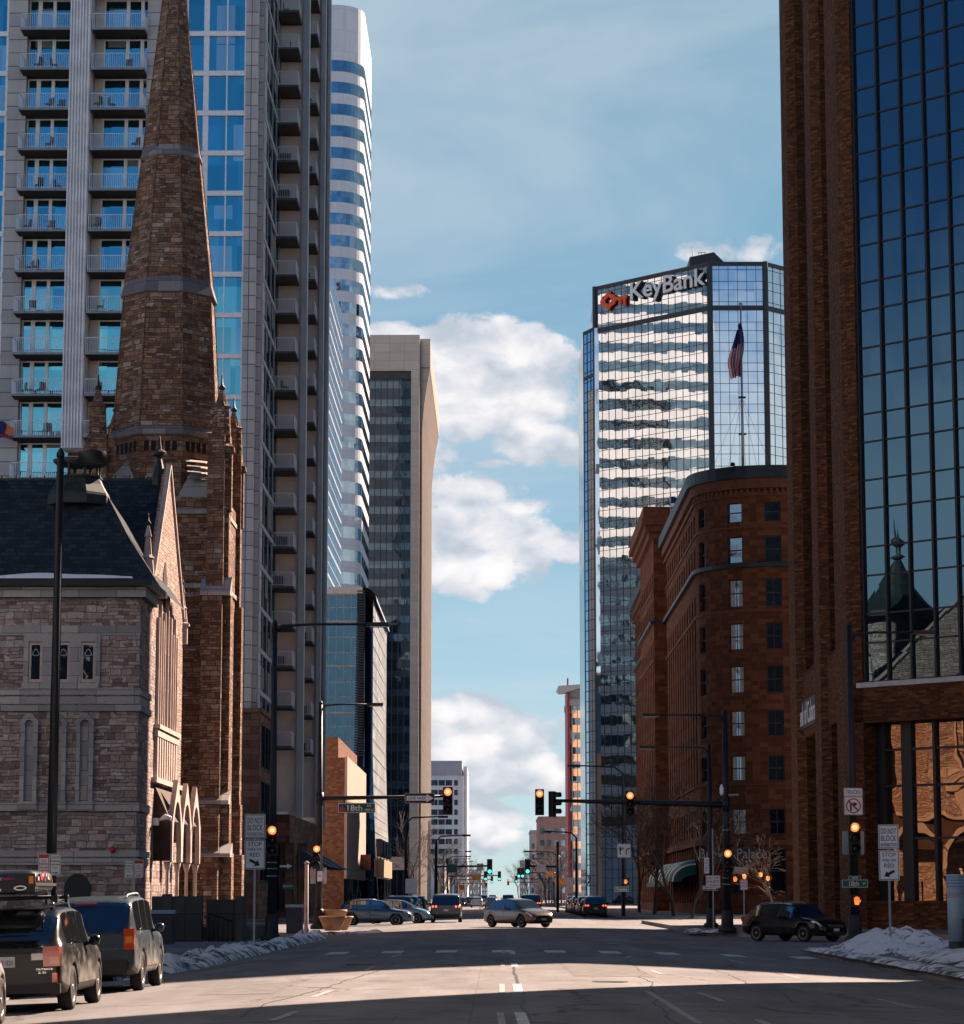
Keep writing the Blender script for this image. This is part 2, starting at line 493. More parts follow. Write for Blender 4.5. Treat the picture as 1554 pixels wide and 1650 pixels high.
M = {}
M['concrete'] = panelmat('concrete', (0.46, 0.47, 0.465), 6.0, 1.02, 0.035, (0.13, 0.135, 0.135), 0.16, streak=0.3)
M['white_panel'] = plain('white_panel', (0.80, 0.83, 0.85), 0.6, var=0.12, scale=0.8)
M['mullion_white'] = plain('mullion_white', (0.85, 0.87, 0.88), 0.5, var=0.06)
M['fin_paint'] = plain('fin_paint', (0.31, 0.37, 0.41), 0.6, var=0.12, scale=0.6)
M['stucco_beige'] = plain('stucco_beige', (0.60, 0.555, 0.51), 0.85, var=0.1, scale=0.7)
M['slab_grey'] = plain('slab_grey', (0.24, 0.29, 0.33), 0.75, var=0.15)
M['slab_dark'] = plain('slab_dark', (0.075, 0.10, 0.125), 0.75, var=0.15)  # darker copy of the slab colour, corner balconies' shade painted in
M['band_stone'] = brickmat('weathered_band_stone', [(0.1, (0.17, 0.165, 0.17)), (0.5, (0.24, 0.23, 0.23)), (0.9, (0.30, 0.28, 0.27))], 1.2, 0.6, 0.012, (0.07, 0.07, 0.075), bumps=0.3, noise_amt=0.4)
M['soffit_dark'] = plain('soffit_dark', (0.03, 0.033, 0.036), 0.9, var=0.2)  # near-black tone carries the shade under the balcony slabs
M['rail_grey'] = plain('rail_grey', (0.60, 0.67, 0.72), 0.45, var=0.05, metal=0.3)
M['apt_glass'] = mirror('apartment_glass', (0.12, 0.40, 0.45), 0.02, 0.02, 0.2, 1.35, 3.04, 0.02, 0.5, curt=0.30)
M['side_glass'] = mirror('side_glass', (0.15, 0.21, 0.26), 0.02, 0.02, 0.3, 1.6, 2.6, 0.01, 0.3, curt=0.2)
M['blue_glass'] = mirror('blue_mirror_glass', (0.02, 0.065, 0.13), 0.015, 0.006, 0.25)
M['tower_glass'] = mirror('bronze_blue_glass', (0.07, 0.122, 0.155), 0.012, 0.016, 0.25, 1.44, 3.4, 0.004)
M['lobby_glass'] = mirror('lobby_glass', (0.22, 0.15, 0.095), 0.012, 0.014, 0.5, 1.85, 2.6, 0.014)
M['bank_glass'] = mirror('bank_mirror_glass', (0.60, 0.64, 0.66), 0.02, 0.022, 0.24, 1.72, 1.95, 0.006, 0.15)
M['black_glass'] = mirror('black_glass', (0.020, 0.028, 0.04), 0.03, 0.05, 0.25, 3.0, 1.9, 0.012, 0.5)
M['strip_glass'] = mirror('strip_window_glass', (0.36, 0.41, 0.44), 0.03, 0.03, 0.4, 1.5, 4.14, 0.012, 0.55)
M['pale_glass'] = mirror('pale_glass', (0.70, 0.80, 0.86), 0.05, 0.02, 0.4, 1.4, 1.6, 0.01, 0.4)
M['grid_glass'] = mirror('grid_glass', (0.42, 0.60, 0.78), 0.03, 0.02, 0.4, 1.4, 1.6, 0.01, 0.4)
M['room_glass'] = mirror('window_glass', (0.16, 0.17, 0.18), 0.03, 0.02, 0.6, 1.0, 2.0, 0.01, 0.3)
M['bright_glass'] = mirror('sky_lit_window_glass', (0.80, 0.84, 0.88), 0.03, 0.01, 0.6)  # paler copy of the window glass; bright sky reflection put into its tint
M['dark_frame'] = plain('dark_frame', (0.02, 0.025, 0.03), 0.5, var=0.1)
M['black_metal'] = plain('black_metal', (0.012, 0.018, 0.022), 0.5, var=0.2, spec=0.4)
M['grey_metal'] = plain('grey_metal', (0.33, 0.36, 0.38), 0.45, 0.5, var=0.12)
M['dark_roof'] = plain('roof_membrane', (0.03, 0.03, 0.035), 0.9)
M['white_facade'] = panelmat('white_facade', (0.62, 0.67, 0.73), 3.0, 4.0, 0.02, (0.4, 0.4, 0.42), 0.05, 0.45, 0.1, 0.12, spec=0.5)
M['beige_stone'] = panelmat('beige_stone', (0.50, 0.44, 0.39), 3.4, 2.0, 0.03, (0.25, 0.22, 0.2), 0.08, 0.7, 0.1, 0.15)
M['reflected_band_glass'] = mirror('reflected_band_glass', (0.045, 0.07, 0.095), 0.03, 0.06, 0.22, 3.0, 1.9, 0.01, 0.6)
M['side_panel'] = panelmat('pale_blue_panel', (0.78, 0.81, 0.83), 1.5, 1.55, 0.05, (0.30, 0.36, 0.40), 0.25, 0.3, 0.1, 0.1, spec=0.5)
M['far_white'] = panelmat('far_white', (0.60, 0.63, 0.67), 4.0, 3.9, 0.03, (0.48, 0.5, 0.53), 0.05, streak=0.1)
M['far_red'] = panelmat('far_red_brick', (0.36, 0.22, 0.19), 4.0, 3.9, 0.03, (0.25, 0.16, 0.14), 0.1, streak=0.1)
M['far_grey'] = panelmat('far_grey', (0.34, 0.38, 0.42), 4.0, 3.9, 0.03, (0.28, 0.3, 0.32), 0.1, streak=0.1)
M['podium_brick'] = brickmat('podium_brick', [(0.2, (0.10, 0.055, 0.04)), (0.6, (0.15, 0.085, 0.06)), (0.9, (0.20, 0.12, 0.08))], 1.2, 0.5, 0.02, (0.06, 0.04, 0.035), streak=0.2)
M['brown_brick'] = brickmat('brown_brick', [(0.2, (0.17, 0.075, 0.045)), (0.6, (0.24, 0.11, 0.065)), (0.9, (0.30, 0.15, 0.09))], 0.4, 0.2, 0.012, (0.15, 0.09, 0.07), streak=0.2)
M['pink_stucco'] = plain('pink_stucco', (0.52, 0.36, 0.30), 0.85, var=0.08, scale=0.6)
M['tower_brick'] = brickmat('tower_brick', [(0.1, (0.058, 0.022, 0.009)), (0.45, (0.105, 0.041, 0.014)), (0.75, (0.145, 0.057, 0.019)), (0.95, (0.23, 0.10, 0.036))],
                            0.42, 0.115, 0.012, (0.085, 0.036, 0.018), bumps=0.6, streak=0.45, noise_amt=0.5)
M['sandstone_red'] = brickmat('red_sandstone', [(0.2, (0.095, 0.031, 0.013)), (0.6, (0.135, 0.045, 0.018)), (0.9, (0.185, 0.066, 0.027))],
                              1.3, 0.42, 0.012, (0.13, 0.05, 0.03), bumps=0.3, streak=0.35, noise_amt=0.3)
M['sandstone_trim'] = plain('sandstone_trim', (0.135, 0.046, 0.022), 0.85, var=0.2, scale=2.0)
M['church_stone'] = brickmat('church_rubble_stone', [(0.05, (0.26, 0.185, 0.165)), (0.25, (0.39, 0.285, 0.255)), (0.42, (0.54, 0.43, 0.40)), (0.58, (0.46, 0.325, 0.27)), (0.74, (0.60, 0.53, 0.51)), (0.88, (0.66, 0.51, 0.40)), (1.0, (0.74, 0.67, 0.64))],
                             0.74, 0.30, 0.016, (0.17, 0.145, 0.14), bumps=1.0, squash=0.6, sqf=3, warp=0.16, noise_amt=0.45, mixb=True, streak=0.35)
M['spire_stone'] = brickmat('spire_brown_stone', [(0.05, (0.16, 0.092, 0.06)), (0.28, (0.26, 0.145, 0.088)), (0.5, (0.36, 0.195, 0.105)), (0.68, (0.34, 0.25, 0.19)), (0.85, (0.44, 0.265, 0.15)), (0.97, (0.58, 0.48, 0.42))],
                            0.66, 0.27, 0.02, (0.10, 0.07, 0.06), bumps=1.0, squash=0.65, sqf=3, warp=0.12, noise_amt=0.5, mixb=True, streak=0.35)
M['gable_stone'] = brickmat('rock_faced_stone', [(0.1, (0.44, 0.31, 0.25)), (0.5, (0.56, 0.41, 0.34)), (0.9, (0.66, 0.50, 0.43))],
                            0.7, 0.26, 0.02, (0.20, 0.14, 0.12), bumps=1.0, squash=0.7, sqf=3, warp=0.14, noise_amt=0.4, mixb=True)
M['trim_stone'] = brickmat('dressed_stone', [(0.1, (0.30, 0.285, 0.28)), (0.5, (0.41, 0.395, 0.385)), (0.9, (0.50, 0.46, 0.435))], 1.6, 0.6, 0.012, (0.08, 0.08, 0.085), bumps=0.25, noise_amt=0.25)
M['pale_trim'] = plain('pale_trim', (0.56, 0.45, 0.39), 0.85, var=0.15, scale=1.5)
M['slate'] = brickmat('blue_slate', [(0.1, (0.016, 0.026, 0.036)), (0.5, (0.024, 0.038, 0.052)), (0.9, (0.034, 0.052, 0.07))], 0.35, 0.2, 0.012, (0.008, 0.012, 0.018), rough=0.9, bumps=0.5, noise_amt=0.3)
M['copper_dark'] = plain('dark_copper', (0.025, 0.036, 0.036), 0.55, 0.3, var=0.3)
M['stained_glass'] = mirror('leaded_glass', (0.10, 0.12, 0.12), 0.04, 0.03, 2.5, 0.3, 0.4, 0.04, 0.8)
M['niche_stone'] = brickmat('niche_stone', [(0.1, (0.28, 0.28, 0.29)), (0.5, (0.38, 0.36, 0.355)), (0.9, (0.48, 0.40, 0.36))], 0.9, 0.62, 0.012, (0.1, 0.1, 0.1), bumps=0.3, noise_amt=0.25)
M['copper_pale'] = plain('planter_clay', (0.50, 0.27, 0.14), 0.7, var=0.15)
M['awning_green'] = plain('awning_green', (0.02, 0.10, 0.075), 0.6, var=0.1)
M['awning_blue'] = plain('awning_blue', (0.012, 0.035, 0.08), 0.7, var=0.1)
M['bark'] = plain('bark', (0.06, 0.042, 0.032), 0.9, var=0.3, scale=8)
M['twig'] = plain('twig', (0.14, 0.10, 0.075), 0.9, var=0.3, scale=8)
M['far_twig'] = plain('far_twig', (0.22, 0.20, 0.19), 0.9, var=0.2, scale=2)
M['sign_white'] = plain('sign_white', (0.88, 0.90, 0.90), 0.45, var=0.05)
M['sign_black'] = plain('sign_black', (0.012, 0.012, 0.014), 0.5, var=0.0)
M['sign_red'] = plain('sign_red', (0.55, 0.035, 0.025), 0.5, var=0.05)
M['sign_green'] = plain('sign_green', (0.008, 0.10, 0.075), 0.45, var=0.08)
M['sign_orange'] = plain('sign_orange', (0.75, 0.24, 0.03), 0.5, var=0.05)
M['sign_back'] = plain('sign_back', (0.45, 0.46, 0.46), 0.5, 0.4, var=0.1)
M['signal_black'] = plain('signal_black', (0.008, 0.010, 0.011), 0.55, var=0.1)
M['lens_red'] = emitmat('lit_red_lens', (1.0, 0.16, 0.035), 0.75)
M['lens_red_core'] = emitmat('lit_red_core', (1.0, 0.36, 0.17), 0.9)
M['lens_green'] = emitmat('lit_green_lens', (0.10, 0.9, 0.7), 0.5)
M['lens_hand'] = emitmat('lit_orange_hand', (1.0, 0.22, 0.03), 0.45)
M['lens_dim'] = plain('unlit_lens', (0.05, 0.02, 0.012), 0.25, var=0.0)
M['lens_dim_green'] = plain('unlit_green_lens', (0.01, 0.03, 0.022), 0.25, var=0.0)
M['lamp_warm'] = emitmat('warm_lamp', (1.0, 0.33, 0.08), 0.6)
M['flag_red'] = plain('flag_red', (0.40, 0.02, 0.03), 0.8, var=0.1)
M['flag_white'] = plain('flag_white', (0.66, 0.64, 0.64), 0.8, var=0.05)
M['flag_blue'] = plain('flag_blue', (0.015, 0.03, 0.13), 0.8, var=0.1)
M['flag_orange'] = plain('flag_orange', (0.65, 0.17, 0.04), 0.8, var=0.1)
M['key_white'] = plain('key_white', (0.70, 0.72, 0.74), 0.5, var=0.04)
M['key_dark'] = plain('letter_return', (0.03, 0.035, 0.045), 0.5, var=0.0)
M['key_red'] = plain('key_red', (0.70, 0.085, 0.02), 0.5, var=0.04)
M['red_trim'] = plain('red_trim', (0.35, 0.015, 0.02), 0.5, var=0.1)
M['orange_glass'] = mirror('copper_glass', (0.95, 0.52, 0.30), 0.06, 0.01, 0.5, base=(0.16, 0.07, 0.03))
M['teal_glass'] = mirror('teal_glass', (0.22, 0.34, 0.42), 0.05, 0.01, 0.5)
M['curtain_cloth'] = plain('curtain_cloth', (0.50, 0.44, 0.36), 0.9, var=0.12, scale=4)
M['room_dark'] = plain('room_dark', (0.012, 0.010, 0.009), 0.9, var=0.1)
M['warm_room'] = plain('warm_room', (0.30, 0.13, 0.04), 0.9, var=0.2)
M['kiosk_blue'] = plain('kiosk_blue', (0.36, 0.50, 0.60), 0.45, var=0.08)
M['kiosk_dark'] = plain('kiosk_dark', (0.05, 0.06, 0.065), 0.55, var=0.1)
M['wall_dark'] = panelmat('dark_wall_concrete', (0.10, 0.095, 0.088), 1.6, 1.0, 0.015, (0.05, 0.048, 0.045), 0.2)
M['dark_brown'] = plain('dark_brown', (0.055, 0.03, 0.02), 0.8, var=0.2)

def snowmat():
    m, T = newmat('dirty_snow')
    p = T.pos()
    a = T.noise(p, 1.1, 5.0, 0.6)
    b = T.noise(p, 5.0, 5.0, 0.6)
    sp = T.n('ShaderNodeSeparateXYZ', Vector=p).outputs[2]
    low = T.smooth(sp, 0.16, 0.0)
    d = T.smooth(T.math('ADD', T.math('ADD', T.math('MULTIPLY', a, 0.7), T.math('MULTIPLY', b, 0.45)), T.math('MULTIPLY', low, 0.07)), 0.60, 0.70)
    g2 = T.noise(p, 16.0, 3.0, 0.6)
    c0 = T.mix(T.smooth(T.math('ADD', g2, T.math('MULTIPLY', b, 0.35)), 0.72, 0.95), (0.86, 0.89, 0.92), (0.50, 0.48, 0.47))
    c = T.mix(d, c0, (0.075, 0.065, 0.058))
    finish(T, c, 0.75, 0, 0.3, T.bump(b, 0.5, 0.05))
    return m
M['snow'] = snowmat()
M['roof_snow'] = plain('roof_snow', (0.78, 0.82, 0.86), 0.8, var=0.04, bump=0.3)

def roadmat():
    m, T = newmat('road_concrete')
    p = T.pos()
    x, y, z = T.n('ShaderNodeSeparateXYZ', Vector=p).outputs[:]
    a = T.noise(T.vmath('MULTIPLY', p, (1.0, 0.25, 1)), 0.8, 7.0, 0.62)
    b = T.noise(p, 18.0, 4.0, 0.7)
    big = T.noise(T.vmath('MULTIPLY', p, (0.5, 0.06, 1)), 1.0, 3.0)
    f = T.math('ADD', T.math('MULTIPLY', a, 0.55), T.math('ADD', T.math('MULTIPLY', b, 0.2), T.math('MULTIPLY', big, 0.35)))
    c = T.mix(T.smooth(f, 0.35, 0.75), (0.125, 0.124, 0.128), (0.28, 0.272, 0.275))
    # wheel tracks darkened by rubber, lane by lane
    ph = T.math('PINGPONG', T.math('ADD', x, 0.9), 0.9)
    trk = T.math('MULTIPLY', T.smooth(ph, 0.35, 0.8), T.smooth(a, 0.35, 0.6))
    c = T.mix(T.math('MULTIPLY', trk, 0.22), c, (0.105, 0.093, 0.087))
    # slab joints across the road, cracks
    jy = T.math('PINGPONG', T.math('ADD', y, 2.0), 2.3)
    jx = T.math('PINGPONG', T.math('ADD', x, 0.35), 1.75)
    j = T.math('MAXIMUM', T.smooth(jy, 0.03, 0.0), T.smooth(jx, 0.022, 0.0))
    c = T.mix(T.math('MULTIPLY', j, 0.4), c, (0.07, 0.06, 0.055))
    vor = T.n('ShaderNodeTexVoronoi', {'feature': 'DISTANCE_TO_EDGE'}, Vector=T.vmath('ADD', p, T.vmath('SCALE', T.n('ShaderNodeTexNoise', Vector=p, Scale=1.2, Detail=4.0).outputs['Color'], 1.2)), Scale=0.16).outputs[0]
    c = T.mix(T.math('MULTIPLY', T.smooth(vor, 0.014, 0.0), 0.85), c, (0.05, 0.045, 0.04))
    stn = T.noise(p, 0.35, 5.0, 0.7, 1.0)
    c = T.mix(T.math('MULTIPLY', T.smooth(stn, 0.54, 0.70), 0.5), c, (0.085, 0.075, 0.07))
    salt = T.noise(T.vmath('MULTIPLY', p, (0.9, 0.10, 1)), 1.3, 6.0, 0.7, 0.6)
    c = T.mix(T.math('MULTIPLY', T.smooth(salt, 0.55, 0.75), 0.30), c, (0.42, 0.41, 0.41))
    skid = T.noise(T.vmath('MULTIPLY', p, (6.0, 0.12, 1)), 1.0, 3.0, 0.6)
    c = T.mix(T.math('MULTIPLY', T.smooth(skid, 0.64, 0.74), 0.35), c, (0.07, 0.065, 0.06))
    finish(T, c, 0.82, 0, 0.3, T.bump(b, 0.25, 0.01))
    return m
M['road'] = roadmat()
def walkmat():
    m, T = newmat('pavement_concrete')
    p = T.pos()
    br = T.n('ShaderNodeTexBrick', {'offset': 0.0}, Vector=p, Color1=(0, 0, 0), Color2=(1, 1, 1), Scale=1.0, Mortar_Size=0.012, Brick_Width=1.5, Row_Height=1.5)
    a = T.noise(p, 0.9, 6.0, 0.6)
    f = T.math('ADD', T.math('MULTIPLY', br.outputs['Color'], 0.35), T.math('MULTIPLY', a, 0.6))
    c = T.mix(T.smooth(f, 0.2, 0.7), (0.16, 0.152, 0.148), (0.27, 0.255, 0.248))
    c = T.mix(T.math('MULTIPLY', br.outputs['Fac'], 0.6), c, (0.08, 0.07, 0.065))
    finish(T, c, 0.85, 0, 0.3)
    return m
M['walk'] = walkmat()
M['kerb'] = plain('kerb_concrete', (0.26, 0.245, 0.235), 0.85, var=0.25, scale=1.2)
M['far_ground'] = plain('ground_far', (0.20, 0.185, 0.17), 0.9, var=0.25, scale=0.05)
M['paint'] = plain('road_paint', (0.62, 0.62, 0.62), 0.7, var=0.3, scale=5.0)
M['paint_worn'] = plain('road_paint_worn', (0.40, 0.39, 0.385), 0.8, var=0.4, scale=6.0)
M['patch'] = plain('road_patch', (0.15, 0.145, 0.14), 0.9, var=0.3, scale=2.5)
M['tar'] = plain('tar_seal', (0.02, 0.02, 0.022), 0.6, var=0.1)
M['lot_asphalt'] = plain('asphalt', (0.10, 0.10, 0.10), 0.9, var=0.2, scale=1.0)
# ------------------------------------------------------------------ ground, road, pavements
def rz(x):
    return -0.0026 * x * x if abs(x) < 8.6 else -0.192

g = MB(); g.add([(-1600, -700, -0.45), (1600, -700, -0.45), (1600, 3600, -0.45), (-1600, 3600, -0.45)], [(0, 1, 2, 3)])
struct(g.build('ground', M['far_ground'], recalc=False))
rd = MB()
xs = [-140, -60, -14] + [-8.6 + 17.2 * i / 24 for i in range(25)] + [14, 60, 140]
ys = [-60, 0, 30, 60, 90, 120, 150, 200, 300, 500, 900, 3200]
P = [(x, y, rz(x)) for y in ys for x in xs]
nx = len(xs)
rd.add(P, [(j * nx + i, j * nx + i + 1, (j + 1) * nx + i + 1, (j + 1) * nx + i) for j in range(len(ys) - 1) for i in range(nx - 1)], 0, True)
struct(rd.build('road', M['road'], recalc=False))

def arc(cx, cy, r, a0, a1, n=8):
    return [(cx + r * math.cos(R(a0 + (a1 - a0) * i / n)), cy + r * math.sin(R(a0 + (a1 - a0) * i / n))) for i in range(n + 1)]
def pavement(poly, n_k):
    mb = MB(); mb.prism(poly, -0.4, 0.0)
    struct(mb.build('pavement', M['walk']))
    kb = MB()
    for i in range(n_k):
        a, b = Vector((*poly[i], 0)), Vector((*poly[i + 1], 0))
        d = (b - a)
        if d.length < 0.01: continue
        d.normalize(); nn = Vector((d.y, -d.x, 0)) * 0.02; inn = Vector((-d.y, d.x, 0)) * 0.16
        q = [a + nn, b + nn, b + inn, a + inn]
        kb.prism([(p.x, p.y) for p in q], -0.4, 0.012)
    struct(kb.build('kerb', M['kerb']))
pavement([(-8.7, -60), (-8.7, 57), (-8.4, 60), (-7.9, 62)] + arc(-13.5, 116, 5.6, 0, 90) + [(-140, 121.6), (-140, -60)], 14)
pavement(arc(-12.6, 190, 4, 270, 360) + [(-8.6, 326)] + arc(-12.6, 326, 4, 0, 90) + [(-140, 330), (-140, 186)], 19)
pavement(arc(-12.6, 352, 4, 270, 360) + [(-8.6, 900), (-140, 900), (-140, 348)], 10)
pavement([(-8.6, 915), (-8.6, 3200), (-140, 3200), (-140, 915)], 1)
pavement([(60, 43), (13.9, 89.1)] + arc(13.1, 85.6, 3.4, 60, 180) + [(9.7, -60), (60, -60)], 11)
pavement([(9.7, 180)] + arc(13.2, 124.5, 3.5, 180, 228) + [(80, 53), (80, 180)], 10)
pavement([(9.7, 430), (9.7, 214)] + arc(13.2, 212, 3.5, 180, 300) + [(80, 268), (80, 430)], 11)
pavement([(9.7, 900), (9.7, 452)] + [(80, 452), (80, 900)], 1)
pavement([(9.7, 3200), (9.7, 915), (120, 915), (120, 3200)], 1)

# painted marks, 4 mm over the road crown
def mark(x0, y0, x1, y1, w, mt, name='road_marking'):
    mb = MB(); n = 4
    d = Vector((x1 - x0, y1 - y0, 0)); L = d.length; d.normalize()
    s = Vector((-d.y, d.x, 0)) * w / 2
    P = []
    for i in range(n + 1):
        c = Vector((x0, y0, 0)) + d * L * i / n
        for e in (-1, 1):
            q = c + s * e; P.append((q.x, q.y, rz(q.x) + 0.005))
    mb.add(P, [(2 * i, 2 * i + 1, 2 * i + 3, 2 * i + 2) for i in range(n)])
    return struct(mb.build(name, mt))
def gpt(px, py):
    """ground point under a pixel, on the crowned road"""
    z = 0.0
    for _ in range(6):
        d = ray(px, py); t = (z - CAM.z) / d.z; q = CAM + d * t; z = rz(q.x)
    return q
for a, b in (((440, 1645), (478, 1630)), ((505, 1607), (535, 1596)), ((587, 1564), (603, 1558)), ((631, 1543), (646, 1538)),
             ((1009, 1544), (1017, 1541)), ((1050, 1564), (1066, 1570)), ((1127, 1600), (1166, 1614)), ((1222, 1644), (1244, 1654)), ((1174, 1547), (1197, 1552)), ((1418, 1611), (1474, 1624)), ((1265, 1571), (1290, 1577))):
    p, q = gpt(*a), gpt(*b)
    mark(p.x, p.y, q.x, q.y, 0.12, M['paint_worn'])
for (a, b, w) in (((845, 1652), (838, 1632), .16), ((836, 1600), (833, 1586), .16), ((830, 1558), (828.5, 1552), .16), ((827, 1538), (826.5, 1533), .14)):
    p, q = gpt(*a), gpt(*b)
    mark(p.x, p.y, q.x, q.y, w, M['paint'])
    mark(p.x - .28, p.y, q.x - .28, q.y, .10, M['paint_worn'])
for px in (577, 657, 738, 824, 904, 985, 1065, 1149, 1236):     # crossing bars
    p = gpt(px, 1529)
    mark(p.x - 0.28, 78.9 + abs(p.x) * 0.0, p.x - 0.28, 82.2, 0.62, M['paint'])
mark(-7.4, 77.0, 9.0, 75.6, 0.12, M['paint_worn'])
p, q = gpt(1044, 1598), gpt(1128, 1650)
mark(p.x, p.y, q.x, q.y, 0.10, M['paint_worn'])
for k in range(26):
    for lx in (-4.6, -1.3, 3.6, 6.6):
        mark(lx, 180 + k * 12.2, lx, 183 + k * 12.2, 0.12, M['paint_worn']) if k < 14 else None
# a tar-sealed crack along the crown
mb = MB(); xx = 0.42; yy = 30.0; P = []
while yy < 128:
    w = 0.026 + 0.008 * random.random()
    P += [(xx - w, yy, rz(xx) + 0.004), (xx + w, yy, rz(xx) + 0.004)]
    yy += 0.8; xx += random.uniform(-0.022, 0.022) + (0.42 - xx) * 0.12
mb.add(P, [(2 * i, 2 * i + 1, 2 * i + 3, 2 * i + 2) for i in range(len(P) // 2 - 1)])
struct(mb.build('road_seam', M['tar']))
def tar_snake(x, y, dx, dy, n, wob, w0=.013):
    mb = MB(); P = []
    for i in range(n):
        d = Vector((dx, dy, 0)).normalized(); s = Vector((-d.y, d.x, 0)) * w0 * random.uniform(.7, 1.3)
        q = Vector((x, y, 0))
        for e in (-1, 1):
            p = q + s * e; P.append((p.x, p.y, rz(p.x) + .0045))
        x += dx + random.uniform(-wob, wob) * (1 if dy else 0); y += dy + random.uniform(-wob, wob) * (1 if dx and not dy else 0)
    mb.add(P, [(2 * i, 2 * i + 1, 2 * i + 3, 2 * i + 2) for i in range(n - 1)])
    struct(mb.build('road_seam', M['tar']))
for a in ((-3.6, 38, .02, .5, 60, .05), (2.3, 34, .012, .5, 90, .05), (4.9, 40, 0, .5, 50, .06), (6.4, 60, -.02, .5, 50, .05), (-7, 58.5, .4, 0, 34, .05), (-6, 90, .4, 0, 30, .08), (1, 49, .4, 0, 20, .06), (2, 104, .4, 0, 18, .09)): tar_snake(*a)
for (x0, x1, y0, y1) in ((1.6, 3.3, 56, 67), (-5.2, -3.9, 47, 52.5), (4.6, 6.0, 86, 97), (-2.9, -1.1, 84, 91)):
    mb = MB(); n = 6
    P = [(x0 + (x1 - x0) * i / n, y, rz(x0 + (x1 - x0) * i / n) + .0035) for y in (y0, y1) for i in range(n + 1)]
    mb.add(P, [(i, i + 1, n + 2 + i, n + 1 + i) for i in range(n)]); struct(mb.build('road_patch', M['patch'], recalc=False))
for (x, y, r) in ((3.9, 93, .38), (-3.3, 66, .36), (2.2, 52.5, .35)):
    mb = MB(); mb.lathe([(0.001, rz(x) + 0.012), (r * 0.85, rz(x) + 0.012), (r * 0.86, rz(x) + 0.006), (r, rz(x) + 0.012), (r + .01, rz(x) - 0.05)], (x, y, 0), 24, smooth=False)
    struct(mb.build('manhole', M['tar']))

# ------------------------------------------------------------------ apartment tower with balconies
AY = 190.0
def ax(px, py=150): return at(px, py, AY).x
apt = root('apartment_tower', (-30, 210, 0), 'grey concrete apartment tower with stacked balconies behind the stone steeple', 'building')
AZ0 = gz(634, 188.4, 100); FH = 3.035
NF0, NF1 = -9, 15
xL = ax(-110); xc0 = ax(42); xc1 = ax(118); xw0, xw1 = ax(116), ax(150); xd0, xd1 = ax(150), ax(236)
xs0, xs1 = ax(300), ax(396); xp = ax(416); xR = ax(425)
TOP = AZ0 + (NF1 + 1) * FH
mb = MB()   # concrete piers of the front
for a, b, n in ((ax(12), xc0, 0.0), (xd1, xs0, 0.0), (xs1, xp, -0.12)):
    mb.box(a, b, AY + n, AY + 3, 0, TOP)
mb.box(xp + .003, xR, AY + 0.75, AY + 3, 14.6, TOP)
mb.build('concrete_pier', M['concrete'], apt)
mb = MB(); mb.box(xL, xR - .05, AY + 3.01, AY + 46, 0, TOP - .5)
mb.build('core_wall', M['stucco_beige'], apt)
mb = MB(); mb.box(xL, xR - .04, AY + 1.5, AY + 46.1, TOP - .5, TOP + .6)
mb.build('parapet', M['concrete'], apt)
# ribbed white screen between the two balcony stacks
mb = MB(); zb = gz(727, AY, 110)
mb.box(xw0 + .03, xw1 - .03, AY - 1.46, AY + 0.6, zb, TOP)
nr = 7
for i in range(nr):
    a = xw0 + (xw1 - xw0) * (i + .12) / nr
    mb.box(a, a + 0.10, AY - 1.60, AY - 1.461, zb, TOP)
mb.build('ribbed_screen', M['white_panel'], apt)

def balcony(x0, x1, y0, y1, z, sides, parent, front=True, name='balcony', mt='slab_grey'):
    """slab with its dark soffit; the railing is a piece of it"""
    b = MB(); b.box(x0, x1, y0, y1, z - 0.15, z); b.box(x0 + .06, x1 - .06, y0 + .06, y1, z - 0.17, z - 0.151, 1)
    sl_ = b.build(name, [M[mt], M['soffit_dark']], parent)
    r = MB()
    def run(a, bb):
        a, bb = Vector(a), Vector(bb); L = (bb - a).length; d = (bb - a) / L
        n = max(2, int(L / 0.135))
        for i in range(n + 1):
            p = a + d * (L * i / n)
            w = 0.022 if i % 9 else 0.035
            r.box(p.x - w / 2, p.x + w / 2, p.y - w / 2, p.y + w / 2, z + .003, z + 1.06)
        for zz, t in ((z + 1.06, .05), (z + .08, .03)):
            e = Vector((0.02, 0.02, 0))
            lo = Vector((min(a.x, bb.x), min(a.y, bb.y), 0)) - e; hi = Vector((max(a.x, bb.x), max(a.y, bb.y), 0)) + e
            r.box(lo.x, hi.x, lo.y, hi.y, zz + .0035, zz + t)
    i_ = 0.06
    run((x0 + i_, y0 + i_, 0), (x1 - i_, y0 + i_, 0))
    if 'L' in sides: run((x0 + i_, y0 + i_, 0), (x0 + i_, y1 - .02, 0))
    if 'R' in sides: run((x1 - i_, y0 + i_, 0), (x1 - i_, y1 - .02, 0))
    r.build('railing', M['rail_grey'], sl_)
    return sl_

def framed(mb, fr, us, z0, z1, n, bar=0.09, heads=()):
    """white bars at the given u positions with glass between; us = [(u, width)]"""
    for u, w in us:
        mb.box(u - w / 2, u + w / 2, n - .05, n + .08, z0, z1, 0, fr)
    mb.box(us[0][0], us[-1][0], n - .05, n + .06, z1 - bar, z1 - .001, 0, fr)
    mb.box(us[0][0], us[-1][0], n - .05, n + .06, z0 + .001, z0 + bar * .7, 0, fr)
    mb.fquad(fr, us[0][0], us[-1][0], z0, z1, n, 1)

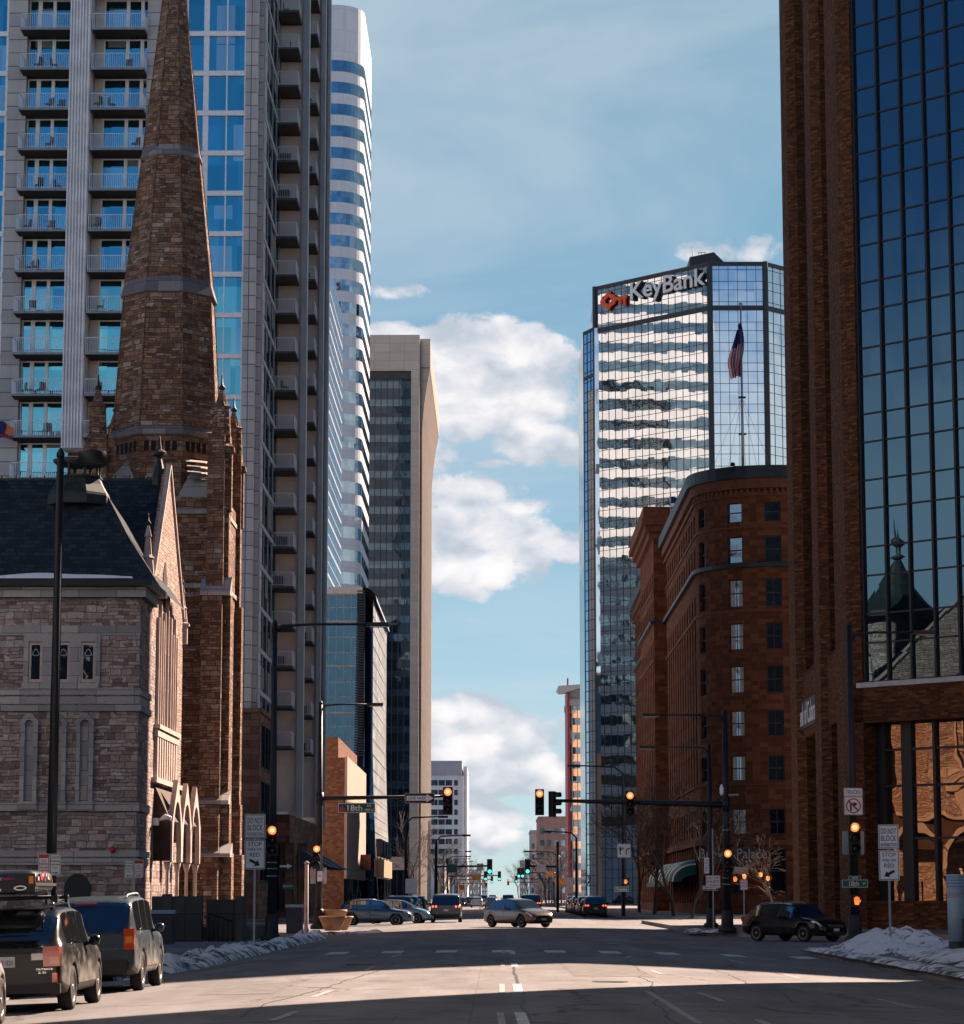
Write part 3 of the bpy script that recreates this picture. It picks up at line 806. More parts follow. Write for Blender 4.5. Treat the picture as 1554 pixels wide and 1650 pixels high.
FA = Fr(0, AY, 0)
zk = AZ0
bL = balcony(ax(36), ax(116), AY - 1.55, AY + 0.7, zk, 'L', apt)
bR = balcony(ax(151), ax(237), AY - 1.55, AY + 0.7, zk, 'R', apt)
w = MB(); ux = lambda p: ax(p)
framed(w, FA, [(ux(43), .12), (ux(59.5), .30), (ux(83), .24), (ux(119), .12)], zk, zk + FH - .2, -0.75)
w.box(ux(43), ux(119), -2.5, -0.81, zk + FH - .55, zk + FH - .22, 2, FA)  # dark strip at the window head painted as the upper slab's shadow
wL = w.build('balcony_window', [M['mullion_white'], M['apt_glass'], M['room_dark']], apt)
w = MB()
framed(w, FA, [(ux(164), .2), (ux(202.5), .26), (ux(226), .26), (ux(238), .1)], zk, zk + FH - .2, -0.75)
w.box(ux(150), ux(164), -0.9, -0.6, zk, zk + FH - .2, 2, FA)
wR = w.build('balcony_window', [M['mullion_white'], M['apt_glass'], M['stucco_beige']], apt)
w = MB()
framed(w, FA, [(ux(300), .2), (ux(332), .40), (ux(365.5), .10), (ux(395), .14)], zk + .18, zk + FH - .001, -0.10)
w.box(ux(300), ux(396.3), -0.14, 0.06, zk - .16, zk + .178, 0, FA)
wS = w.build('window', [M['mullion_white'], M['apt_glass']], apt)
w = MB()
framed(w, FA, [(ux(-100), .2), (ux(-60), .3), (ux(-24), .10), (ux(11), .24)], zk + .18, zk + FH - .001, -0.10)
w.box(ux(-100), ux(11.6), -0.14, 0.06, zk - .16, zk + .178, 0, FA)
wW = w.build('window', [M['mullion_white'], M['apt_glass']], apt)
for k in range(-2, NF1 + 1):
    if k == 0: continue
    for o in (bL, bR, wL, wR, wS, wW): dup_part(o, apt, (0, 0, k * FH))
# west side: glazed recesses and fins that carry the corner balconies
FINS = [(205.0, ax(425), at(487, 300, 205).x, at(497, 300, 205).x), (221.0, at(447, 300, 221).x + .9, at(516.5, 300, 221).x, at(523.5, 300, 221).x),
        (237.0, at(460, 300, 237).x + 1.6, at(527.0, 300, 237).x, at(531.5, 300, 237).x)]
fz0 = 8.0
xrec = xR - 0.03
mb = MB()
for (fy, fx0, fx1, fx2) in FINS:
    mb.box(xrec - .5, fx1, fy, fy + .35, fz0, TOP)
mb.build('fin_wall', M['stucco_beige'], apt)
mb = MB()
for (fy, fx0, fx1, fx2) in FINS:
    mb.box(fx1 - .0, fx2, fy - .25, fy + .9, fz0 - .5, TOP + .4)
mb.build('fin_column', M['fin_paint'], apt)
FS = Fr(xrec, 0, R(90))
prev = AY + 3.0
for j, (fy, fx0, fx1, fx2) in enumerate(FINS):
    y0, y1 = (AY + .8 if j == 0 else FINS[j - 1][0] + .9), fy
    w = MB()
    n = 4 if j == 0 else 5
    us = [(y0 + (y1 - y0) * i / n, .09 if i % n else .16) for i in range(n + 1)]
    framed(w, FS, us, zk + .2, zk + FH - .001, 0.0)
    w.box(y0, y1, -.04, 0.10, zk - .12, zk + .199, 0, FS)
    ws = w.build('side_window', [M['fin_paint'], M['side_glass']], apt)
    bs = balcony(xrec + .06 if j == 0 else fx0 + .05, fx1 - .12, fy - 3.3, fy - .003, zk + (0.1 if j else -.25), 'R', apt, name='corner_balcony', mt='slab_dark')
    w = MB(); xa = xrec + .2; xb_ = xa + 1.0
    w.box(xa, xb_, -.06, .0, zk + .15, zk + 2.35, 0, Fr(0, fy, 0)) if j == 0 else None
    for k in range(-8, NF1 + 1):
        if k == 0: continue
        dup_part(ws, apt, (0, 0, k * FH))
        dup_part(bs, apt, (0, 0, k * FH))
# brick podium
mb = MB(); pz = gz(1150, AY, 400)
mb.box(xL, xR + .35, AY - .7, AY + 9, 0, pz); mb.box(xL - .1, xR + .5, AY - .85, AY + 9.05, pz, pz + .35)
mb.box(xrec, FINS[0][2], AY + 9.06, AY + 46, 0, 7.6)
mb.build('podium', M['podium_brick'], apt)
FP = Fr(xR + .35, 0, R(90))
for z in (2.6, 6.6, 10.6):
    for u in (AY + .4, AY + 3.2, AY + 6.0):
        w = MB(); w.box(u, u + 2.2, -.05, .06, z, z + 3.2, 0, FP); w.fquad(FP, u + .12, u + 2.08, z + .12, z + 3.08, .064, 1)
        w.build('podium_window', [M['dark_frame'], M['black_glass']], apt)
FQ = Fr(0, AY + 9, 0)
for i in range(3):
    w = MB(); a = xrec + .5 + i * .95
    w.box(a, a + .7, -.02, .1, .5, 5.5, 0, FQ); w.fquad(FQ, a + .08, a + .62, .6, 5.4, .104, 1)
    w.build('shop_window', [M['dark_frame'], M['black_glass']], apt)

# things standing on the balconies
def patio_chair(loc, rz_):
    t = root('patio_chair', (0, 0, 0), 'x', 'chair', 'dark chairs on the apartment balconies')
    s = MB(); s.box(-.25, .25, -.25, .25, .40, .46)
    for sx_ in (-.23, .19):
        for sy_ in (-.23, .19): s.box(sx_, sx_ + .04, sy_, sy_ + .04, 0, .399)
    s.build('seat', M['black_metal'], t)
    s = MB(); s.box(-.25, .25, .2, .26, .461, .95); s.build('backrest', M['black_metal'], t)
    t.location = loc; t.rotation_euler = (0, 0, rz_)
    t['label'] = 'dark patio chair behind the railing of an apartment balcony'
    return t
pc = None
rr = random.Random(5)
for k in range(-1, 10):
    for (xa, xb) in ((ax(48), ax(108)), (ax(160), ax(228))):
        for q in range(rr.choice((0, 1, 2, 2))):
            l = (rr.uniform(xa, xb), AY - rr.uniform(.5, 1.1), AZ0 + k * FH + .002)
            if pc is None: pc = patio_chair(l, rr.uniform(-2, 2))
            else: dup(pc, l, rr.uniform(-2.5, 2.5))
grill = None
for k in range(-8, 12):
    for j, (fy, fx0, fx1, fx2) in enumerate(FINS[:2]):
        if rr.random() < .62:
            l = (fx1 - .9 - rr.uniform(0, .5), fy - rr.uniform(1.4, 2.6), AZ0 + k * FH + (.102 if j else -.248))
            if rr.random() < .55: dup(pc, l, rr.uniform(-2, 2), 'dark patio chair on a corner balcony of the apartment tower', 'dark chairs on the corner balconies')
            elif grill is None:
                grill = root('balcony_cabinet', (0, 0, 0), 'dark storage cabinet on a corner balcony of the apartment tower', 'cabinet', 'dark cabinets on the corner balconies')
                b = MB(); b.box(-.45, .45, -.3, .3, .06, .82); b.box(-.4, .4, -.26, .26, 0, .059); b.build('body', M['black_metal'], grill)
                b = MB(); b.box(-.48, .48, -.33, .33, .821, .87); b.build('lid', M['slab_grey'], grill); grill.location = l
            else: dup(grill, l, rr.uniform(-.2, .2))
fl = MB()
def cloth(u, v):
    return (ax(19) + 1.0 * u + .05 * math.sin(7 * v), AY - 1.62 - .10 * math.sin(6 * u + 2 * v) - .05 * u, AZ0 + 1.0 - FH * 1 - 1.25 * v - .35 * u * (1 - v) + .10 * math.sin(5 * u))
fl.grid(cloth, 10, 10)
for i in range(len(fl.f)):
    c = i % 10; rw = i // 10
    fl.mi[i] = 1 if (c > 4 and rw < 7) else (2 if rw == 8 else 0)
tag(fl.build('hanging_flag', [M['flag_blue'], M['flag_orange'], M['flag_red']], recalc=False), 'blue and orange flag hung over a balcony railing of the concrete tower', 'flag')

# ------------------------------------------------------------------ stone church
ch = root('stone_church', (-20, 120, 0), 'old stone church with slate roofs, sunlit gable and tall brown steeple', 'church')
WY = 112.0; WX = -15.02
ez = gz(946, WY, 150)
FW = Fr(0, WY, 0)
cx = lambda p: gx(p, WY)
cz = lambda p: gz(p, WY, 120)
mb = MB(); mb.box(-40, WX, WY, 126, 0, ez); mb.build('wall', M['church_stone'], ch)
mb = MB()   # belt courses, plinth, surrounds
for p0, p1, n in ((1110, 1120, .10), (1122.5, 1134.5, .05), (1136, 1146, .12), (1294, 1307, .12), (1371, 1381, .14), (1383, 1394, .10)):
    mb.box(-40, WX + n, -.3, n, cz(p1), cz(p0), 0, FW)
    mb.box(WX - .3, WX + n * .9, WY - n + .002, WY + 3.7, cz(p1) + .002, cz(p0) - .002)
mb.box(cx(36), cx(160), -.02, .06, cz(1034), cz(1013), 0, FW)
for a, b in ((36, 44), (66, 94), (110, 129), (152, 160)):
    mb.box(cx(a), cx(b), -.02, .065, cz(1108), cz(1033.8), 0, FW)
mb.box(cx(34), cx(158), -.02, .13, cz(1109.8), cz(1101), 0, FW)
for px in range(0, 231, 38):
    pass
mb.box(-40, WX + .02, -.02, .05, cz(1024), cz(1008), 0, FW)
mb.build('stone_course', M['trim_stone'], ch)
for a, b in ((45, 66), (90, 110.5), (129, 152)):
    w = MB()
    u0, u1, z0, z1 = cx(a), cx(b), cz(1100), cz(1036)
    for q0, q1, y0, y1 in ((u0, u0 + .09, z0, z1), (u1 - .09, u1, z0, z1), (u0 + .09, u1 - .09, z0, z0 + .14), (u0 + .09, u1 - .09, z1 - .09, z1)):
        w.box(q0, q1, -.02, .035, y0, y1, 0, FW)
    w.fquad(FW, u0 + .08, u1 - .08, z0 + .1, z1 - .08, .008, 1)
    um = (u0 + u1) / 2; zt = z1 - .42     # trefoil light of lead
    for k in range(12):
        a0, a1 = k * math.pi / 6, (k + 1) * math.pi / 6
        rr_ = lambda t: .15 + .035 * math.cos(3 * (t - math.pi / 2))
        for (t0, t1) in ((a0, a1),):
            p = [(um + rr_(t0) * math.cos(t0), zt + rr_(t0) * math.sin(t0)), (um + rr_(t1) * math.cos(t1), zt + rr_(t1) * math.sin(t1)),
                 (um + .75 * rr_(t1) * math.cos(t1), zt + .75 * rr_(t1) * math.sin(t1)), (um + .75 * rr_(t0) * math.cos(t0), zt + .75 * rr_(t0) * math.sin(t0))]
            w.fprism(FW, p, .009, .02, 2)
    w.build('window', [M['pale_trim'], M['stained_glass'], M['grey_metal']], ch)
for a, b in ((37, 60), (84, 106), (126, 150)):
    w = MB()
    u0, u1, z0, z1 = cx(a), cx(b), cz(1292), cz(1168)
    w.fquad(FW, u0 + .1, u1 - .1, z0, z1 + .35, .02, 1)
    for q0, q1 in ((u0 - .06, u0 + .12), (u1 - .12, u1 + .06)): w.box(q0, q1, -.02, .13, z0, z1, 0, FW)
    um = (u0 + u1) / 2; hw = (u1 - u0) / 2 + .1
    out = [(um + hw * math.cos(t), z1 + hw * .95 * math.sin(t) * (1.25 if abs(math.cos(t)) < .5 else 1)) for t in [math.pi * k / 10 for k in range(11)]]
    inn = [(um + (hw - .2) * math.cos(t), z1 + (hw - .2) * math.sin(t)) for t in [math.pi * k / 10 for k in range(11)]]
    for k in range(10): w.fprism(FW, [out[k], out[k + 1], inn[k + 1], inn[k]], -.02, .17, 0)
    w.box(u0 - .12, u1 + .12, -.02, .2, z0 - .32, z0, 0, FW)
    w.build('blind_niche', [M['trim_stone'], M['niche_stone']], ch)
# basement arch and lamp on the wall
w = MB(); um = cx(131); z0 = cz(1450); z1 = cz(1432)
pts = [(um - .55, z0), (um + .55, z0), (um + .55, z1)] + [(um + .55 * math.cos(t), z1 + .62 * math.sin(t)) for t in [math.pi * k / 8 for k in range(1, 8)]] + [(um - .55, z1)]
w.fprism(FW, pts, -.02, .05, 0)
w.build('basement_window', [M['dark_frame']], ch)
w = MB(); w.lathe([(.001, .14), (.09, .1), (.13, 0), (.10, -.12), (.001, -.16)], (cx(187), WY - .16, cz(1369)), 12); w.box(cx(187) - .03, cx(187) + .03, WY - .1, WY, cz(1369) - .03, cz(1369) + .03)
w.build('alarm_bell', M['sign_red'], ch)
# eaves, gutter, snow
mb = MB(); mb.box(-40, WX + .25, WY - .28, WY + .2, ez - .45, ez - .02); mb.box(WX - .2, WX + .26, WY + .201, 116.0, ez - .45, ez - .02)
mb.build('eaves_course', M['trim_stone'], ch)
mb = MB(); mb.box(-40, WX + .55, WY - .6, WY + .1, ez, ez + .26); mb.box(WX + .05, WX + .56, WY + .101, 116.6, ez + .001, ez + .26)
mb.build('gutter', M['black_metal'], ch)
RGY = 116.6; rzt = gz(798, RGY, 120); rxr = gx(166, RGY)
mb = MB()
e0 = (-40, WY - .45, ez + .27); e1 = (WX + .45, WY - .45, ez + .27); e2 = (WX + .45, 124.5, ez + .27)
t0_ = (-40, RGY, rzt); t1_ = (rxr, RGY, rzt)
mb.add([e0, e1, t1_, t0_], [(0, 1, 2, 3)]); mb.add([e1, e2, t1_], [(0, 1, 2)]); mb.add([t0_, t1_, (rxr, 125, rzt - 5), (-40, 125, rzt - 5)], [(0, 1, 2, 3)])
TY, TZ, TE = 121.9, gz(772, 121.9, 200), gz(985, 121.5, 290)
mb.add([(-46, 115.8, TE), (-15.3, 115.8, TE), (-15.3, TY, TZ), (-46, TY, TZ)], [(0, 1, 2, 3)])
mb.add([(-46, 128.4, TE), (-15.3, 128.4, TE), (-15.3, TY, TZ), (-46, TY, TZ)], [(0, 1, 2, 3)])
mb.build('roof', M['slate'], ch)
mb = MB()
for i in range(46):
    x = -46 + i * .66
    if x < -16: mb.box(x, x + .08, TY - .05, TY + .05, TZ - .02, TZ + .16)
mb.box(-46, -15.4, TY - .07, TY + .07, TZ - .05, TZ + .04)
mb.build('ridge_cresting', M['copper_dark'], ch)
sn = MB()
def snow_fn(u, v):
    x = -40 + (40 + WX - .3) * u
    h = .62 * min(1, (1 - u) * 7 + .02) * max(.12, math.sin(3.1 * u * 2.2 + .5) * .5 + .55 + .12 * math.sin(40 * u))
    s = v * h
    sl_ = (rzt - ez - .27) / (RGY - WY + .45)
    return (x, WY - .42 + s, ez + .275 + s * sl_ + .12 * math.sin(math.pi * min(1, v * .85 + .15)))
sn.grid(snow_fn, 60, 5)
sn.build('roof_snow', M['roof_snow'], ch, recalc=False)
# lantern on the ridge
lx = gx(120, RGY); lz = rzt
mb = MB()
prof = [(1.42, -.5), (1.40, -.1), (1.36, .02), (1.12, .42), (1.0, .68), (1.05, .72), (1.05, .80)]
mb.lathe(prof, (lx, RGY, lz), 8, smooth=False, a0=R(22.5))
for k in range(8):
    a = R(22.5 + 45 * k); c = (lx + .9 * math.cos(a), RGY + .9 * math.sin(a))
    mb.lathe([(.11, .79), (.06, .88), (.06, 1.22), (.12, 1.34)], (c[0], c[1], lz), 8)
mb.lathe([(1.05, 1.33), (1.2, 1.42), (1.2, 1.55), (.9, 1.62), (.001, 1.7)], (lx, RGY, lz), 8, smooth=False, a0=R(22.5))
mb.build('roof_lantern', M['copper_dark'], ch)
# sunlit gable
GX = -15.12; FG = Fr(GX, 0, R(90))
ga = gz(756, TY, 280); gl = gz(952, 116.4, 250); gr_ = gz(1005, 128.2, 300)
mb = MB()
mb.fprism(FG, [(116.3, 4.5), (128.2, 4.5), (128.2, gr_), (TY, ga), (116.3, gl)], -.3, 0)
mb.box(116.3, 128.2, -.3, -.002, 0, 4.5, 0, FG)
mb.build('gable_wall', M['gable_stone'], ch)
mb = MB()
for (a, b) in (((116.1, gl - .1), (TY, ga + .1)), ((TY, ga + .1), (128.4, gr_ - .1))):
    d = Vector((b[0] - a[0], b[1] - a[1])).normalized(); n_ = Vector((-d.y, d.x)) * .16
    mb.fprism(FG, [a, b, (b[0] + n_.x, b[1] + n_.y), (a[0] + n_.x, a[1] + n_.y)], -.12, .10)
mb.build('gable_coping', M['pale_trim'], ch)
def lancet(mb, u0, u1, z0, z1, n0, n1, m, fr=FG):
    w_ = (u1 - u0); um = (u0 + u1) / 2
    pts = [(u0, z0), (u1, z0), (u1, z1)]
    for k in range(1, 8):
        t = k / 8
        pts.append((u1 - (w_ / 2) * t ** 1.6, z1 + w_ * 1.1 * math.sin(t * math.pi / 2)))
    pts.append((um, z1 + w_ * 1.16))
    for k in range(7, 0, -1):
        t = k / 8
        pts.append((u0 + (w_ / 2) * t ** 1.6, z1 + w_ * 1.1 * math.sin(t * math.pi / 2)))
    pts.append((u0, z1))
    mb.fprism(fr, pts, n0, n1, m)
def gzz(p): return gz(p, 119, 270)
for (u0, u1, zt) in ((117.6, 119.0, 1000), (119.8, 121.9, 985), (122.9, 124.3, 1010)):
    w = MB()
    lancet(w, u0, u1, gzz(1170), gzz(zt), -.05, .035, 1)
    for u in (u0 - .12, u1 + .02, (u0 + u1) / 2 - .05): w.box(u, u + .12, -.02, .24, gzz(1172), gzz(zt) + (.0 if u != (u0 + u1) / 2 - .05 else .8), 0, FG)
    for z in (.33, .66): w.box(u0 + .02, u1 - .02, 0, .14, gzz(1170) + (gzz(zt) - gzz(1170)) * z, gzz(1170) + (gzz(zt) - gzz(1170)) * z + .1, 0, FG)
    w.build('lancet_window', [M['pale_trim'], M['room_dark']], ch)
mb = MB()
mb.box(117.1, 125.0, -.02, .38, gzz(1178), gzz(1171), 0, FG)
z0, z1 = gzz(1256), gzz(1179)
for k in range(9):
    u = 117.3 + k * .84
    mb.box(u, u + .36, -.02, .26, z0, z1 - .3, 0, FG)
mb.box(117.1, 125.0, -.02, .30, z1 - .3, z1 - .001, 0, FG); mb.box(116.6, 128.2, -.02, .34, z0 - .22, z0, 0, FG)
mb.build('blind_arcade', M['pale_trim'], ch)
def pinnacle(x, y, z, h, r, name='pinnacle', mt='pale_trim', fin=True):
    mb = MB()
    mb.lathe([(r, -h * .35), (r, 0), (r * 1.35, .02), (r * 1.3, h * .06), (r * .95, h * .09), (r * .7, h * .36), (r * .95, h * .37), (r * .55, h * .42), (r * .34, h * .68), (r * .5, h * .69), (r * .12, h * .86)], (x, y, z), 8, smooth=False, a0=R(22.5))
    mb.lathe([(r * .10, h * .85), (r * .42, h * .89), (r * .10, h * .93), (r * .06, h), (.001, h * 1.04)], (x, y, z), 8, 1)
    return mb.build(name, [M[mt], M['copper_dark']], ch)
pinnacle(-15.3, 116.2, gz(940, 116.2, 240), 3.0, .34)
pinnacle(-15.2, 128.4, gz(1010, 128.4, 302), 2.4, .3)
mb = MB(); fz = gz(772, TY, 265)
mb.lathe([(.42, -1.0), (.36, .05), (.16, .8), (.11, 1.0), (.34, 1.12), (.36, 1.25), (.12, 1.4), (.05, 1.9), (.001, 2.1)], (-15.6, TY, fz), 8, smooth=False)
mb.build('gable_finial', M['copper_dark'], ch)
# west porch with three pointed gables
PXX, PY0, PY1 = -14.2, 117.7, 128.9
FPp = Fr(PXX, 0, R(90)); bw = (PY1 - PY0) / 3
pzt = gz(1262, 123, 300); pzs = gz(1335, 123, 300); pzb = gz(1390, 123, 300)
for k in range(3):
    mb = MB(); u0 = PY0 + k * bw; um = u0 + bw / 2
    L = []; Rr = []
    for i in range(9):
        t = i / 8
        L.append((u0 + .35 + (bw / 2 - .35) * t ** 1.7, pzs - .9 + 2.0 * math.sin(t * math.pi / 2)))
    outl = [(u0, pzb), (u0 + .35, pzb)] + L
    mb.fprism(FPp, [(u0, pzb), (u0 + .35, pzb), (u0 + .35, pzs - .9)] + L[1:] + [(um, pzt), (u0, pzs + .15)], -.22, 0)
    mir = [(2 * um - a, b) for a, b in [(u0, pzb), (u0 + .35, pzb), (u0 + .35, pzs - .9)] + L[1:] + [(um, pzt), (u0, pzs + .15)]]
    mb.fprism(FPp, mir, -.22, 0)
    mb.build('porch_gable', M['pale_trim'], ch)
for k in range(4):
    mb = MB(); u = PY0 + k * bw + (.18 if k == 0 else (-.18 if k == 3 else 0))
    mb.lathe([(.13, .0), (.13, .25), (.08, .35), (.075, pzb - .45), (.12, pzb - .3), (.19, pzb - .02)], (PXX - .22, u, 0), 12)
    mb.build('porch_column', M['pale_trim'], ch)
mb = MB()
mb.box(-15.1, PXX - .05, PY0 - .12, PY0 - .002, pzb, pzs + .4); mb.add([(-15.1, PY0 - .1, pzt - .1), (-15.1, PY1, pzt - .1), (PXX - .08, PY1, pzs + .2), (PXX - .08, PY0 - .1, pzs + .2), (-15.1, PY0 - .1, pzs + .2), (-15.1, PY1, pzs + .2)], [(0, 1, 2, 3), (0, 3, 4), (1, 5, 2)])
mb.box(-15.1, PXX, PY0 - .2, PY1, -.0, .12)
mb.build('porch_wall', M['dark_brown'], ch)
mb = MB()
mb.box(-15.05, -14.75, PY0 - .5, PY0 - .26, gz(1330, 117, 255), gz(1318, 117, 255)); mb.tube([(-14.75, PY0 - .4, gz(1322, 117)), (-14.45, PY0 - .5, gz(1316, 117)), (-14.2, PY0 - .5, gz(1319, 117))], [.05, .13, .09], 8)
mb.build('wall_lamp', M['sign_white'], ch)
# steeple
SX, SY = gx(262, 136.5), 136.5
hw = 3.4
tzb = gz(800, 133, 262)
sp_ = MB(); sp_.box(SX - hw, SX + hw, SY - hw, SY + hw, 0, tzb)
for sx_ in (-1, 1):      # angle buttresses
    for lo, hi, w_, d_ in ((0, gz(1375, 133), 1.25, 1.25), (gz(1375, 133), gz(1290, 133), 1.1, .95), (gz(1290, 133), gz(958, 133), 1.0, .8), (gz(958, 133), gz(700, 133), .85, .5)):
        xa = SX + sx_ * hw
        sp_.box(min(xa - sx_ * w_, xa + sx_ * .003), max(xa - sx_ * w_, xa + sx_ * .003), SY - hw - d_, SY - hw + .003, lo, hi)
        sp_.box(min(xa - sx_ * .003, xa + sx_ * d_ * .45), max(xa - sx_ * .003, xa + sx_ * d_ * .45), SY - hw - .002, SY - hw + w_, lo, hi)
        sp_.box(min(xa - sx_ * .003, xa + sx_ * d_ * .45), max(xa - sx_ * .003, xa + sx_ * d_ * .45), SY + hw - w_, SY + hw, lo, hi)
sp_.build('steeple_tower', M['spire_stone'], ch)
for p, d_, h in ((1375, 1.28, .5), (1290, 1.0, .45), (955, .86, .8), (940, .2, .5), (820, .14, .3)):
    z = gz(p, 133)
    if d_ < .3:
        mb = MB(); mb.prism([(SX - hw - d_ * .7, SY - hw - d_), (SX + hw + d_ * .47, SY - hw - d_), (SX + hw + d_ * .47, SY + hw), (SX - hw - d_ * .7, SY + hw)], z - .22, z); mb.build('belt_course', M['trim_stone'], ch)
    if d_ > .3:
        for sx_ in (-1, 1):
            xa = SX + sx_ * hw; xo = xa + sx_ * d_ * .48; xi = xa - sx_ * (1.1)
            a, b = min(xo, xi), max(xo, xi)
            mb = MB(); mb.add([(a, SY - hw - d_, z - .02), (b, SY - hw - d_, z - .02), (b, SY - hw + .01, z + h), (a, SY - hw + .01, z + h), (a, SY - hw + .01, z - .2), (b, SY - hw + .01, z - .2), (a, SY - hw - d_, z - .2), (b, SY - hw - d_, z - .2)],
                   [(0, 1, 2, 3), (6, 7, 1, 0), (6, 0, 3, 4), (7, 5, 2, 1), (6, 4, 5, 7)])
            mb.build('weathering', M['trim_stone'], ch)
zz = lambda p: gz(p, SY - 2.4, 262)
C8 = 1 / math.cos(R(22.5))
mb = MB(); mb.lathe([(2.55 * C8, tzb - .6), (2.55 * C8, zz(735)), (2.62 * C8, zz(728)), (2.62 * C8, zz(702))], (SX, SY, 0), 8, smooth=False, a0=R(22.5))
mb.build('octagon_drum', M['spire_stone'], ch)
mb = MB()
for f in (-90, -45, 0, 45, 90, 135, 180, 225):
    fr = Fr(SX + 2.62 * math.cos(R(f)), SY + 2.62 * math.sin(R(f)), R(f + 90))
    for k in range(5):
        u = -.84 + k * .36
        mb.box(u, u + .24, -.02, .004, zz(727), zz(711), 0, fr)
mb.build('frieze_opening', M['room_dark'], ch)
for pr in ([(2.66, 702), (2.78, 700), (2.80, 693), (2.64, 687)], [(2.28, 470), (2.42, 468), (2.20, 443), (2.1, 441)], [(1.47, 242), (1.58, 240), (1.42, 223), (1.3, 222)]):
    mb = MB(); mb.lathe([(r * C8, zz(p)) for r, p in pr], (SX, SY, 0), 8, smooth=False, a0=R(22.5)); mb.build('spire_band', M['band_stone'], ch)
mb = MB()
mb.lathe([(2.64 * C8, zz(688)), (2.25 * C8, zz(470)), (2.2 * C8, zz(443)), (1.49 * C8, zz(242)), (1.42 * C8, zz(223)), (.66 * C8, zz(0)), (.05, zz(-190))], (SX, SY, 0), 8, smooth=False, a0=R(22.5))
mb.build('spire', M['spire_stone'], ch)
mb = MB()
for k in range(8):
    a = R(22.5 + 45 * k); pts = []
    for r, p in ((2.64, 688), (2.25, 470), (2.2, 443), (1.49, 242), (1.42, 223), (.66, 0), (.05, -190)):
        pts.append((SX + r * C8 * math.cos(a), SY + r * C8 * math.sin(a), zz(p)))
    mb.tube(pts, .05, 5)
mb.build('spire_arris', M['spire_stone'], ch)
for f in (-45, 45, 135, 225):
    c = Vector((math.cos(R(f)), math.sin(R(f)), 0)); cor = Vector((SX, SY, tzb)) + c * (hw - .2) * 1.414
    t = Vector((-c.y, c.x, 0))
    a = Vector((SX, SY, 0)) + c * 2.56
    mb = MB(); mb.add([cor + Vector((0, 0, .02)), a + t * 1.35 + Vector((0, 0, tzb)), a - t * 1.35 + Vector((0, 0, tzb)), a + Vector((0, 0, zz(738)))], [(0, 1, 3), (0, 3, 2), (1, 2, 3), (0, 2, 1)])
    mb.build('broach', M['trim_stone'], ch)
mb = MB()
for k in range(4):
    z = zz(742 + k * 9); x0 = SX + 1.35 + .03 * k; 
    mb.add([(x0, SY - 2.75, z), (x0 + 1.0, SY - 2.1, z), (x0 + 1.0, SY - 2.6, z - .16), (x0, SY - 3.2, z - .16)], [(0, 1, 2, 3)])
    mb.add([(x0, SY - 2.75, z - .05), (x0 + 1.0, SY - 2.1, z - .05), (x0 + 1.0, SY - 2.6, z - .2), (x0, SY - 3.2, z - .2)], [(3, 2, 1, 0)])
mb.build('louvre', M['pale_trim'], ch)
for sx_ in (-1, 1):
    for sy_ in (-1, 1):
        x, y = SX + sx_ * (hw - .25), SY + sy_ * (hw - .25)
        z0 = gz(790, 133); z1 = gz(728, 133); z2 = gz(655, 133); mb = MB()
        mb.lathe([(.62, z0 - 1), (.62, z1), (.74, z1 + .05), (.72, z1 + .3), (.52, z1 + .5), (.42, z2), (.5, z2 + .05), (.3, z2 + .3), (.1, z2 + .95)], (x, y, 0), 8, smooth=False, a0=R(22.5))
        for k in range(4):
            a = R(90 * k + 45)
            for q in range(6):
                zz_ = z1 + .6 + q * .38; r_ = .56 - .055 * q
                mb.lathe([(.001, .12), (.10, .04), (.06, -.08), (.001, -.1)], (x + r_ * math.cos(a), y + r_ * math.sin(a), zz_), 6)
        mb.lathe([(.09, z2 + .9), (.2, z2 + 1.05), (.06, z2 + 1.2), (.03, z2 + 1.7), (.001, z2 + 1.8)], (x, y, 0), 6, 1)
        mb.build('corner_pinnacle', [M['spire_stone'], M['copper_dark']], ch)
# round stair turret off the church's far side, seen in the brick tower's mirror glass
tx_, ty_ = -31.0, 124.2
mb = MB(); mb.lathe([(2.5, 0), (2.5, 20.6)], (tx_, ty_, 0), 16, smooth=False); mb.build('turret_wall', M['church_stone'], ch)
mb = MB(); mb.lathe([(3.1, 20.3), (2.9, 20.7), (1.9, 21.6), (1.0, 23.0), (.3, 24.3), (.12, 24.6)], (tx_, ty_, 0), 16, smooth=False)
mb.lathe([(.1, 24.5), (.5, 24.75), (.1, 25.0), (.09, 25.5), (.36, 25.7), (.36, 25.95), (.08, 26.15), (.03, 27.3), (.001, 27.4)], (tx_, ty_, 0), 10); mb.build('turret_roof', M['copper_dark'], ch)

# low wall, stair and railing before the porch
lw = root('stair_wall', (-11, 97, 0), 'dark low concrete wall with a stair railing before the church porch', 'wall')
mb = MB(); xa, xb = gx(250, 97), gx(394, 97)
mb.box(xa, gx(330, 97), 97, 97.5, 0, 1.62); mb.box(gx(330, 97), gx(392, 97), 98.6, 99.0, 0, 1.5); mb.box(gx(386, 97), gx(396, 97), 96.7, 98.59, 0, 1.62)
mb.box(gx(268, 97), gx(283, 97), 96.7, 96.99, 0, 1.7); mb.box(xa, gx(392, 97), 99.01, 109, 0, .5)
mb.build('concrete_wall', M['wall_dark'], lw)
mb = MB()
for k in range(6):
    x = gx(341, 97) + k * .17; mb.tube([(x, 97.2, 0), (x, 97.2, .98 - .055 * k)], .018, 6)
mb.tube([(gx(341, 97), 97.2, 1.0), (gx(341, 97) + .85, 97.2, .72)], .025, 6)
mb.build('hand_rail', M['black_metal'], lw)
